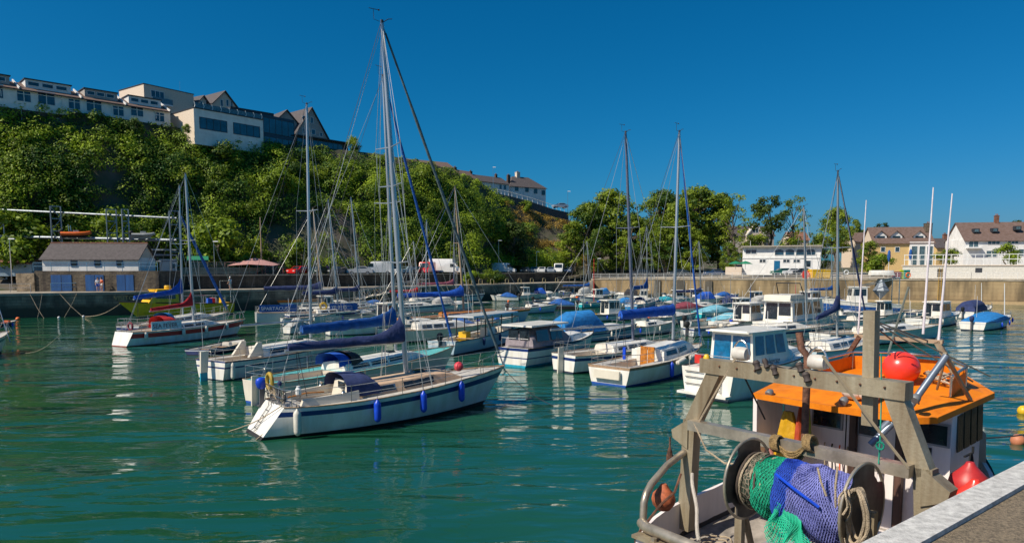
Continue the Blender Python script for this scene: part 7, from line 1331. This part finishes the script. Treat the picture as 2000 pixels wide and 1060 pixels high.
for k, (px, w_) in enumerate(((1668, .30), (1700, .26))): p = PX(px, 766, 3.85); free(MB().lathe([(.02, -w_/2), (.13, -w_/2+.01), (.155, -w_/2+.06), (.16, 0), (.155, w_/2-.06), (.13, w_/2-.01), (.02, w_/2)], 18, Vector((3.82, p.y, 3.63)), (0, 1, 0)), 'life_raft', mat('raft_white', (.74, .70, .64), .45, var=.1), ('left' if k == 0 else 'right')+' half of the white life-raft pair on the orange roof slope', 'life raft', group='white life-raft canisters on the roof')
# lamps on the roof
for px, py in ((1505, 765), (1650, 780), (1790, 775)):
    p = PX(px, py, 3.5); g = MB(); g.lathe([(.03, -.05), (.07, 0), (.075, .07), (.06, .09)], 12, p, (-1, 0, -.6)); g.tube([p, p+Vector((.1, 0, -.12))], .015, 5); q = g.build('deck_light', mat('lamp_housing', (.16, .17, .18), .5), TR, smooth=True)
# gear on the gallows beam
for px, s_ in ((1447, 1.), (1598, 1.05)):
    p = PX(px, 697, 1.85); c = Vector((1.85, p.y, zB+.20)); g = MB(); g.lathe([(.02, -.13), (.10, -.12), (.115, -.05), (.115, .05), (.10, .12), (.02, .13)], 14, c, (0, 1, 0)); q = g.build('floodlight', mat('lamp_cream', (.62, .58, .52), .5), TR, smooth=True); MB().tube([c+Vector((0, .16*math.cos(a), -.08+.30*math.sin(a))) for a in [i*math.pi/12 for i in range(13)]], .014, 6).build('hoop', SS, q)
for px, py, r_ in ((1478, 712, .06), (1512, 722, .05), (1562, 716, .055), (1575, 735, .06), (1495, 708, .045)):
    p = PX(px, py, 1.65); g = MB(); g.lathe([(.02, -.09), (r_, -.07), (r_*.7, -.02), (r_, .03), (r_*.6, .07)], 10, p, (0, .4, 1)); g.build('block', mat('dark_block', (.06, .045, .04), .7), TR, smooth=True)
g = MB(); p = [PX(1563, 655, 2.6), PX(1565, 680, 2.6), PX(1577, 695, 2.6), PX(1576, 735, 2.6)]; g.tube([p[0]+Vector((0, .02, .05)), p[1], p[2], p[3], p[3]-Vector((0, 0, 1.2))], .058, 12); g.build('exhaust_pipe', mat('rusty_brown_pipe', (.22, .10, .06), .75, var=.35, sc=6, bump=.3), TR, smooth=True)
p = PX(1380, 703, 1.75); MB().lathe([(.05, -.12), (.055, .05), (.045, .07), (.03, .1)], 12, p).build('yellow_lamp', YEL, TR, smooth=True)
g = MB(); a, b = PX(1440, 712, 1.72), PX(1540, 722, 1.72); g.tube([a, a.lerp(b, .3)+Vector((0, 0, -.08)), a.lerp(b, .7)+Vector((0, 0, .06)), b, PX(1600, 728, 1.72)], .012, 5); g.tube([PX(1500, 715, 1.7), PX(1530, 725, 1.7), PX(1570, 708, 1.7)], .012, 5); g.build('cable', BLK, TR)
# fore gantry with aerials
X_ = 5.9; a, b = PX(1670, 655, X_), PX(1842, 668, X_); a.z = b.z = (a.z+b.z)/2
g = MB(); g.beam(a, b, .07, .07); g.build('aerial_bar', mat('weathered_wood', (.36, .27, .18), .85), TR); L1, L2 = PX(1638, 735, X_), PX(1878, 762, X_)
g = MB(); g.beam(a+Vector((0, -.1, 0)), Vector((X_, L1.y, 3.68)), .07, .08); g.build('gantry_leg', RUST, TR); g = MB(); g.beam(b+Vector((0, .1, 0)), Vector((X_, L2.y+.05, 3.72)), .07, .10); g.build('gantry_leg', GAL, TR)
for px, yb, pt, r_ in ((1676, 652, (1692, 391), .018), (1803, 652, (1823, 366), .024), (1833, 667, (1860, 378), .024)):
    p0 = PX(px, yb, X_+.02); p1 = PX(pt[0], pt[1], X_+.02); MB().tube([p0, p0.lerp(p1, .5), p1], [r_, r_*.8, r_*.45], 8).build('whip_aerial', mat('white_aerial', (.75, .72, .76), .5), TR)
g = MB()
for p0, p1 in (((1712, 628), (1820, 668)), ((1716, 632), (1900, 745)), ((1712, 640), (1775, 690)), ((1740, 640), (1935, 735))): g.tube([PX(p0[0], p0[1], 4.4), PX(p1[0], p1[1], 6)], .014, 5)
g.tube([PX(1735, 690, 5), PX(1745, 655, 5.9), PX(1775, 560, 5.9)], .02, 5); g.build('stays', mat('grey_green_rope', (.14, .17, .15), .9), TR)
# derrick, tripod poles
g = MB(); g.tube([PX(1848, 695, 4.2), PX(1780, 790, 3.6), PX(1700, 868, 3.2)], .055, 12); g.tube([PX(1738, 822, 3.4), PX(1722, 838, 3.35)], .062, 10, ); g.build('derrick', mat('blue_grey_tube', (.22, .26, .32), .4, .5), TR, smooth=True)
g = MB(); g.tube([PX(1845, 690, 4.2), PX(1895, 780, 4.9)], .035, 6); g.tube([PX(1846, 700, 4.2), PX(1830, 760, 4.6)], .02, 6); g.tube([PX(1846, 700, 4.2), PX(1762, 820, 3.4)], .022, 6); g.build('derrick_stay', GAL, TR)
g = MB(); g.tube([PX(1607, 695, 1.7), PX(1700, 820, 1.6), PX(1775, 915, 1.55)], .022, 6); g.build('wire_warp', mat('tan_warp', (.22, .18, .12), .8), TR); g = MB(); g.tube([PX(1436, 700, 1.7), PX(1360, 832, 1.6)], .018, 5); g.build('wire_warp', ROPE, TR)
g = MB(); g.tube([PX(1452, 732, 1.7), PX(1494, 818, 2.6)], .014, 5); g.build('wire_warp', BLK, TR)
g = MB(); g.tube([PX(1721, 690, 1.75), PX(1721, 790, 1.75), PX(1719, 860, 1.62), PX(1716, 905, 1.52)], .010, 5); g.tube([PX(1719, 870, 1.5)+Vector((0, .05*math.cos(t), .05*math.sin(t)-.0)) for t in [i*.7 for i in range(14)]], .014, 5); g.build('green_line', mat('green_twine', (.0, .28, .18), .8), TR)
g = MB(); g.tube([PX(1722, 900, 1.6), PX(1718, 960, 1.6)], .045, 10); g.build('white_tube', CABW, TR, smooth=True)
# net drum
DX = 1.0; ZA = 2.58; yL, yR = .27, -1.42; DISC = mat('net_drum_steel', (.15, .135, .12), .5, .6, var=.3, sc=2.5)
dr = MB(); dr.lathe([(.12, yR), (.12, yL)], 12, (DX, 0, ZA), (0, 1, 0)); drum = dr.build('drum_shaft', DISC, TR)
for y in (yL, yR):
    g = MB(); n = 40; ro = .60; prof = []
    for k in range(n):
        a = 2*math.pi*k/n; r_ = ro*(.80 if k % 10 in (4, 5, 6) else .985); prof.append(Vector((DX+r_*math.cos(a), y-.012, ZA+r_*math.sin(a))))
    g.prism(prof, (0, .024, 0)); q = g.build('drum_flange', DISC, TR); MB().tube([Vector((DX+ro*math.cos(2*math.pi*k/36), y, ZA+ro*math.sin(2*math.pi*k/36))) for k in range(36)], .022, 8, closed=True).build('rim', PIPE, q, smooth=True)
for y in (yL+.12, yR-.12): g = MB(); g.beam((DX, y, .95), (DX, y, ZA), .12, .10); g.beam((DX+.5, y, .95), (DX, y, ZA-.3), .07, .07); g.build('drum_stand', GAL, TR)
def net_mat(name, c, hole=(.02, .03, .05), sc=26, w_=.05):
    m = bpy.data.materials.new(name); m.use_nodes = True; t = m.node_tree; b = t.nodes['Principled BSDF']; b.inputs['Roughness'].default_value = .8; tc = t.nodes.new('ShaderNodeTexCoord'); mp = t.nodes.new('ShaderNodeMapping'); mp.inputs['Scale'].default_value = (1, 1.0, .6)
    t.links.new(tc.outputs['Object'], mp.inputs[0]); v = t.nodes.new('ShaderNodeTexVoronoi'); v.feature = 'DISTANCE_TO_EDGE'; v.inputs['Scale'].default_value = sc; v.inputs['Randomness'].default_value = .7; t.links.new(mp.outputs[0], v.inputs['Vector'])
    rp_ = t.nodes.new('ShaderNodeValToRGB'); rp_.color_ramp.elements[0].position = w_; rp_.color_ramp.elements[0].color = (*c, 1); rp_.color_ramp.elements[1].position = w_*2.8; rp_.color_ramp.elements[1].color = (*hole, 1); t.links.new(v.outputs[0], rp_.inputs[0])
    n = t.nodes.new('ShaderNodeTexNoise'); n.inputs['Scale'].default_value = 3; t.links.new(tc.outputs['Object'], n.inputs['Vector']); mx = t.nodes.new('ShaderNodeMix'); mx.data_type = 'RGBA'; mx.blend_type = 'MULTIPLY'; mx.inputs[0].default_value = .6; t.links.new(rp_.outputs[0], mx.inputs[6]); t.links.new(n.outputs[0], mx.inputs[7]); t.links.new(mx.outputs[2], b.inputs['Base Color'])
    bu = t.nodes.new('ShaderNodeBump'); bu.inputs['Distance'].default_value = .03; bu.invert = True; bu.inputs['Strength'].default_value = 1; t.links.new(v.outputs[0], bu.inputs['Height']); t.links.new(bu.outputs[0], b.inputs['Normal']); return m
NG = net_mat('green_netting', (.01, .50, .27), (.0, .10, .06)); NB = net_mat('deep_blue_netting', (.02, .10, .62), (.005, .02, .16), 34); NP = net_mat('periwinkle_netting', (.22, .24, .62), (.03, .04, .16), 34, .06); NBR = net_mat('brown_rope_wrap', (.30, .24, .17), (.03, .05, .03), 22); NGD = net_mat('green_hanging_net', (.01, .56, .32), (.0, .06, .04), 22, .04)
def net_strands(P, nu, nv, r):      # diamond strands over a surface P(u,v)
    g = MB(); 
    for s in (1, -1):
        for i in range(-nv, nu+nv if s > 0 else nu+nv):
            pts = []
            for j in range(nv+1):
                u = (i+s*j*.5)/nu; v = j/nv
                if 0 <= u <= 1: pts.append(P(u, v))
                else:
                    if len(pts) > 1: g.tube(pts, r, 3)
                    pts = []
            if len(pts) > 1: g.tube(pts, r, 3)
    return g
def roll(y0, y1, r0, r1, m, name, n=30, sag=0., kr=44, ph=0, label=None, strands=0, sm=None):
    def P(u, v, off=0.):
        y = y0+(y1-y0)*u; a = 2*math.pi*v; rr = (r0+(r1-r0)*u)*(1+.10*nz((y*5+ph, math.cos(a)*1.6, math.sin(a)*1.6))+.03*math.sin(a*9+y*20))+.03*math.sin(math.pi*u)+off
        dz = -sag*math.sin(math.pi*u)*max(0, -math.sin(a))-sag*.3*math.sin(math.pi*u)
        return Vector((DX+rr*math.cos(a)*1.0, y, ZA+rr*math.sin(a)+dz))
    secs = [[P(i/n, k/kr) for k in range(kr)] for i in range(n+1)]
    g = MB(); g.loft(secs, closed=True, cap0=True, cap1=True); o = free(g, name, m, label, 'net', group='nets wound on the trawler drum')
    if strands:
        q = net_strands(lambda u, v: P(u, v*.62+.19 if False else v, .008), int(strands*abs(y1-y0)), int(strands*2.2), .0045).build('mesh_strands', sm or m, o)
    return o
GT_ = mat('green_twine_net', (.01, .46, .26), .7); BT_ = mat('blue_twine_net', (.03, .10, .60), .7); PT_ = mat('periwinkle_twine_net', (.24, .26, .66), .7)
roll(.24, -.02, .34, .40, NBR, 'fishing_net', label='brown rope-bound end of the net on the drum', ph=1); roll(-.02, -.36, .40, .40, NG, 'fishing_net', sag=.05, label='emerald green net section wound on the drum', ph=3, strands=26, sm=GT_); roll(-.34, -.62, .41, .42, NB, 'fishing_net', sag=.10, label='deep blue net section wound on the drum', ph=5, strands=34, sm=BT_); roll(-.58, -1.38, .42, .40, NP, 'fishing_net', sag=.14, label='periwinkle blue net section, widest on the drum', ph=8, strands=30, sm=PT_)
for k in range(6):
    y = .20-.07*k; g = MB(); r_ = .40+.02*math.sin(k*2); g.tube([Vector((DX+(r_+.01*math.sin(a*3))*math.cos(a), y+.02*math.sin(a*2+k), ZA+r_*math.sin(a))) for a in [i*.262 for i in range(24)]], .016, 5, closed=True); free(g, 'binding_rope', ROPE if k % 2 else mat('tarred_rope', (.10, .075, .06), .9), 'rope turn binding the brown end of the net', 'rope', group='rope turns on the net drum')
# green net hanging below
def HP(u, v):
    a = R(200)+v*R(25); y = -.42-.72*u*(.55+.6*v)+.10*v; y += -.04*math.sin(v*7+u*9); x = DX-.42-.03*math.sin(u*14+v*3)-.04*v; z = ZA-.05-.34*u*(1-v)*.6-v*(.62+.10*math.sin(u*9)); return Vector((x, y, z))
o = free(net_strands(HP, 22, 18, .0065), 'hanging_net', GT_, 'green net hanging loose below the drum', 'net')
net_strands(lambda u, v: HP(u, v)+Vector((.05+.03*math.sin(u*17), .012, .01*math.sin(v*8))), 18, 15, .006).build('net_fold', GT_, o)
for k, (px0, py0, px1, py1, cc) in enumerate(((1597, 912, 1614, 968, ROPE), (1636, 910, 1632, 990, ROPE), (1515, 925, 1600, 990, FB))):
    g = MB(); a = PX(px0, py0, .55); b = PX(px1, py1, .52); g.tube([a, a.lerp(b, .5)+Vector((-.03, 0, .01)), b], .014 if k < 2 else .02, 6); free(g, 'net_tie', cc, ('short pale rope end lying on the periwinkle net', 'pale rope tie at the right rim of the net', 'blue rope seam across the periwinkle net')[k], 'rope')
# rope coils
def hang_coil(px, py, x, n, drop, wd, label, m=ROPE, r_=.02, seed=1):
    c = PX(px, py, x); rg_ = random.Random(seed); g = MB()
    for i in range(n):
        w2 = wd*rg_.uniform(.7, 1.1)*.5; d = drop*rg_.uniform(.65, 1.05); ox = rg_.uniform(-.06, .06); pts = []
        for k in range(21): a = math.pi*2*k/20; pts.append(c+Vector((ox+.02*math.sin(k), w2*math.sin(a)+rg_.uniform(-.006, .006), -d*.5*(1-math.cos(a))+.05)))
        g.tube(pts, r_, 6, closed=True)
    return free(g, 'rope_coil', m, label, 'rope')
GR = mat('golden_rope', (.42, .28, .12), .9, bump=.8, bsc=90, var=.25, sc=15)
c0, c1_ = PX(1518, 868, 1.55), PX(1582, 868, 1.55); g = MB(); rg = random.Random(4)
for i in range(9):
    d = rg.uniform(.16, .36); o_x = rg.uniform(-.05, .05); g.tube([c0.lerp(c1_, t)+Vector((o_x, rg.uniform(-.012, .012), .06-d*math.sin(math.pi*t)**.8)) for t in [k/12 for k in range(13)]], .017, 6)
for c in (c0, c1_):
    for i in range(6): g.tube([c+Vector((.12*math.cos(a), .02*i-.05+.02*math.sin(a), .02+.12*math.sin(a))) for a in [k*.6283 for k in range(10)]], .017, 6, closed=True)
free(g, 'rope_bundle', GR, 'golden rope looped in a swag over the long cross bar', 'rope')
hang_coil(1675, 962, .62, 12, .85, .30, 'thick pale rope coil hanging right of the drum', r_=.02); hang_coil(1652, 965, .50, 2, .42, .10, 'small pale rope loop hanging at the right rim of the drum', r_=.014, seed=5)
p0, p1 = PX(1352, 925, 1.4), PX(1366, 1056, .2); g = MB(); g.tube([p0.lerp(p1, t)+Vector((0, .02*math.sin(t*9), 0)) for t in [k/10 for k in range(11)]], .03, 8); free(g, 'thick_rope', mat('off_white_rope', (.52, .47, .40), .9, bump=.6, bsc=60), 'thick off-white rope hanging down from the left gallows leg', 'rope')
# red fenders, orange buoy, tackle
def ballb(c, r_, m, label, nm='round_fender'): g = MB(); g.lathe([(.02, -r_), (r_*.55, -r_*.85), (r_*.9, -r_*.4), (r_, 0), (r_*.88, r_*.5), (r_*.5, r_*.88), (.07, r_*1.15), (.05, r_*1.3)], 18, c); return free(g, nm, m, label, 'fender')
p = PY(1885, 945, -1.95); ballb(Vector((p.x, -2.0, p.z-.02)), .27, mat('dull_red_fender', (.50, .03, .03), .45), 'dull red round fender between wheelhouse and quay, upper'); ballb(Vector((p.x-.25, -2.15, p.z-.16)), .25, FR, 'brighter red round fender half hidden by the quay edge')
p = PX(1296, 972, .9); ballb(Vector((.9, p.y, p.z-.02)), .2, mat('weathered_orange_buoy', (.50, .13, .05), .7, var=.3, sc=8), 'weathered orange buoy behind the port stern rail', 'round_fender'); 
g = MB(); g.tube([PX(1330, 925, 1.2), PX(1318, 960, .9), PX(1290, 985, .6), PX(1240, 1050, 0)], .022, 5); free(g, 'rusty_chain', RUST, 'rusty chain draped over the port stern corner', 'chain')
g = MB(); p = PX(1308, 890, 1.6); g.lathe([(.03, -.16), (.06, -.10), (.06, 0), (.04, .1), (.02, .16)], 10, p); g.tube([p+Vector((0, 0, .16)), p+Vector((0, 0, .34))], .015, 5); g.build('hanging_block', RUST, TR)
p = PY(1888, 890, -1.5); g = MB()
for k in range(4): g.tube([p+Vector((.02*k, -.05, .05)), p+Vector((.10*(k-1.5), -.08, -.15-.05*k)), p+Vector((.06*(k-1.5), -.08, -.30)), p+Vector((.02*k, -.05, .02))], .012, 5)
g.tube([p+Vector((-.15, -.02, .02)), p+Vector((.1, -.05, .05)), p+Vector((.1, -.05, .15))], .018, 6); free(g, 'black_hooks_and_line', BLK, 'black line and hooks hanging on the starboard wheelhouse wall', 'rope')
# oilskins
def oil(px, py, y0, m, label, w_=.22, H=.75):
    c = PX(px, py, 3.75); secs = []
    for i in range(9):
        u = i/8; ww = w_*(.35+.75*u**.8); secs.append([c+Vector((.10*math.sin(a)*(.5+u)+.02*math.sin(a*5+u*4), ww*math.cos(a)*(1+.06*math.sin(a*7)), -u*H)) for a in [k*2*math.pi/18 for k in range(18)]])
    g = MB(); g.loft(secs, closed=True, cap0=True, cap1=True); return free(g, 'oilskin_apron', m, label, 'oilskins')
oil(1540, 803, 0, mat('yellow_oilskin', (.62, .34, .01), .45, bump=.5, bsc=7), 'yellow oilskin apron hanging in the wheelhouse shelter', .26, .95); oil(1565, 795, 0, mat('red_oilskin', (.45, .06, .02), .5), 'red oilskin hanging beside the yellow one', .09, .8); oil(1578, 793, 0, mat('lime_oilskin', (.40, .45, .03), .5), 'narrow lime strip of workwear beside the red oilskin', .05, .75); oil(1497, 870, 0, mat('pink_rubber', (.45, .20, .18), .6), 'pinkish rubber gloves and net cloth hanging in the shelter', .22, .4)
# deck clutter: hopper, bins
g = MB(); g.box(.35, 2.4, -1.0, .6, 1.0, 1.28, tx=.05, ty=.05); g.build('fish_hopper', mat('grey_deck_box', (.34, .33, .34), .6, var=.2), TR)
g = MB(); g.beam((.55, .4, 1.42), (.55, -1.6, 1.42), .07, .07); g.beam((.8, .4, 1.30), (.8, -1.6, 1.30), .06, .06); [g.beam((.55, y, .95), (.55, y, 1.42), .05, .05) for y in (.35, -.1, -.6, -1.1, -1.55)]; g.build('deck_grating', GAL, TR)
g = MB(); g.box(2.6, 3.4, -1.5, -.4, 1.0, 1.5, tx=.03, ty=.03); g.build('white_fish_box', CABW, TR)
text('deck_number', '7', .22, INK, TR, (.30, -1.15, 1.05), (R(90), 0, R(-90)))
mooring(TM @ Vector((7.6, 0, 2.2)), gz(2100, 830, .3), label='dark bow line of the trawler leading to the faded orange buoy', sag=.1, r=.02, m=WIRED)
# welded plates, bolts, bracing and loose gear
g = MB()
for i in range(9):
    y = 1.3-.33*i; g.lathe([(.016, 0), (.016, .02), (.008, .03)], 6, (1.67, y, zB-.02), (-1, 0, 0))
g.build('bolts', RUST, TR)
rg = random.Random(9)
for i, (x, y) in enumerate(((.45, .9), (.6, -1.5), (2.9, .6), (1.6, 1.3), (.35, -.2))):
    g = MB()
    for k in range(4): r0 = .12+.05*k; g.tube([Vector((x+r0*math.cos(a)*1.1+.02*k, y+r0*math.sin(a), 1.02+.035*k+.02*math.sin(a*3+i))) for a in [j*.449 for j in range(14)]], .016, 5, closed=True)
    free(g, 'deck_coil', ROPE if i % 2 else mat('blue_deck_rope', (.03, .14, .35), .9), ('pale', 'blue')[(i+1) % 2]+' rope coil on the trawler deck, '+('behind the stern rail to port', 'behind the stern rail to starboard', 'by the wheelhouse door', 'beside the port gallows leg', 'under the net drum')[i], 'rope')
for i in range(5): g = MB(); y0 = .75-.14*i; g.tube([Vector((XW-.10, y0+.015*math.sin(k), 2.55-.09*k)) for k in range(12)], .014, 5); g.build('hanging_line', (ROPE, BLK, mat('orange_rope', (.75, .10, .02), .7))[i % 3], TR)
g = MB(); g.tube([(1.55, 1.7, 3.1), (1.5, 1.4, 2.7), (1.3, .9, 2.62), (1.2, .5, 2.7)], .016, 5); g.tube([(1.6, -1.2, 3.0), (1.3, -1.35, 2.2), (1.2, -1.5, 1.3)], .018, 5); g.build('slack_rope', ROPE, TR)
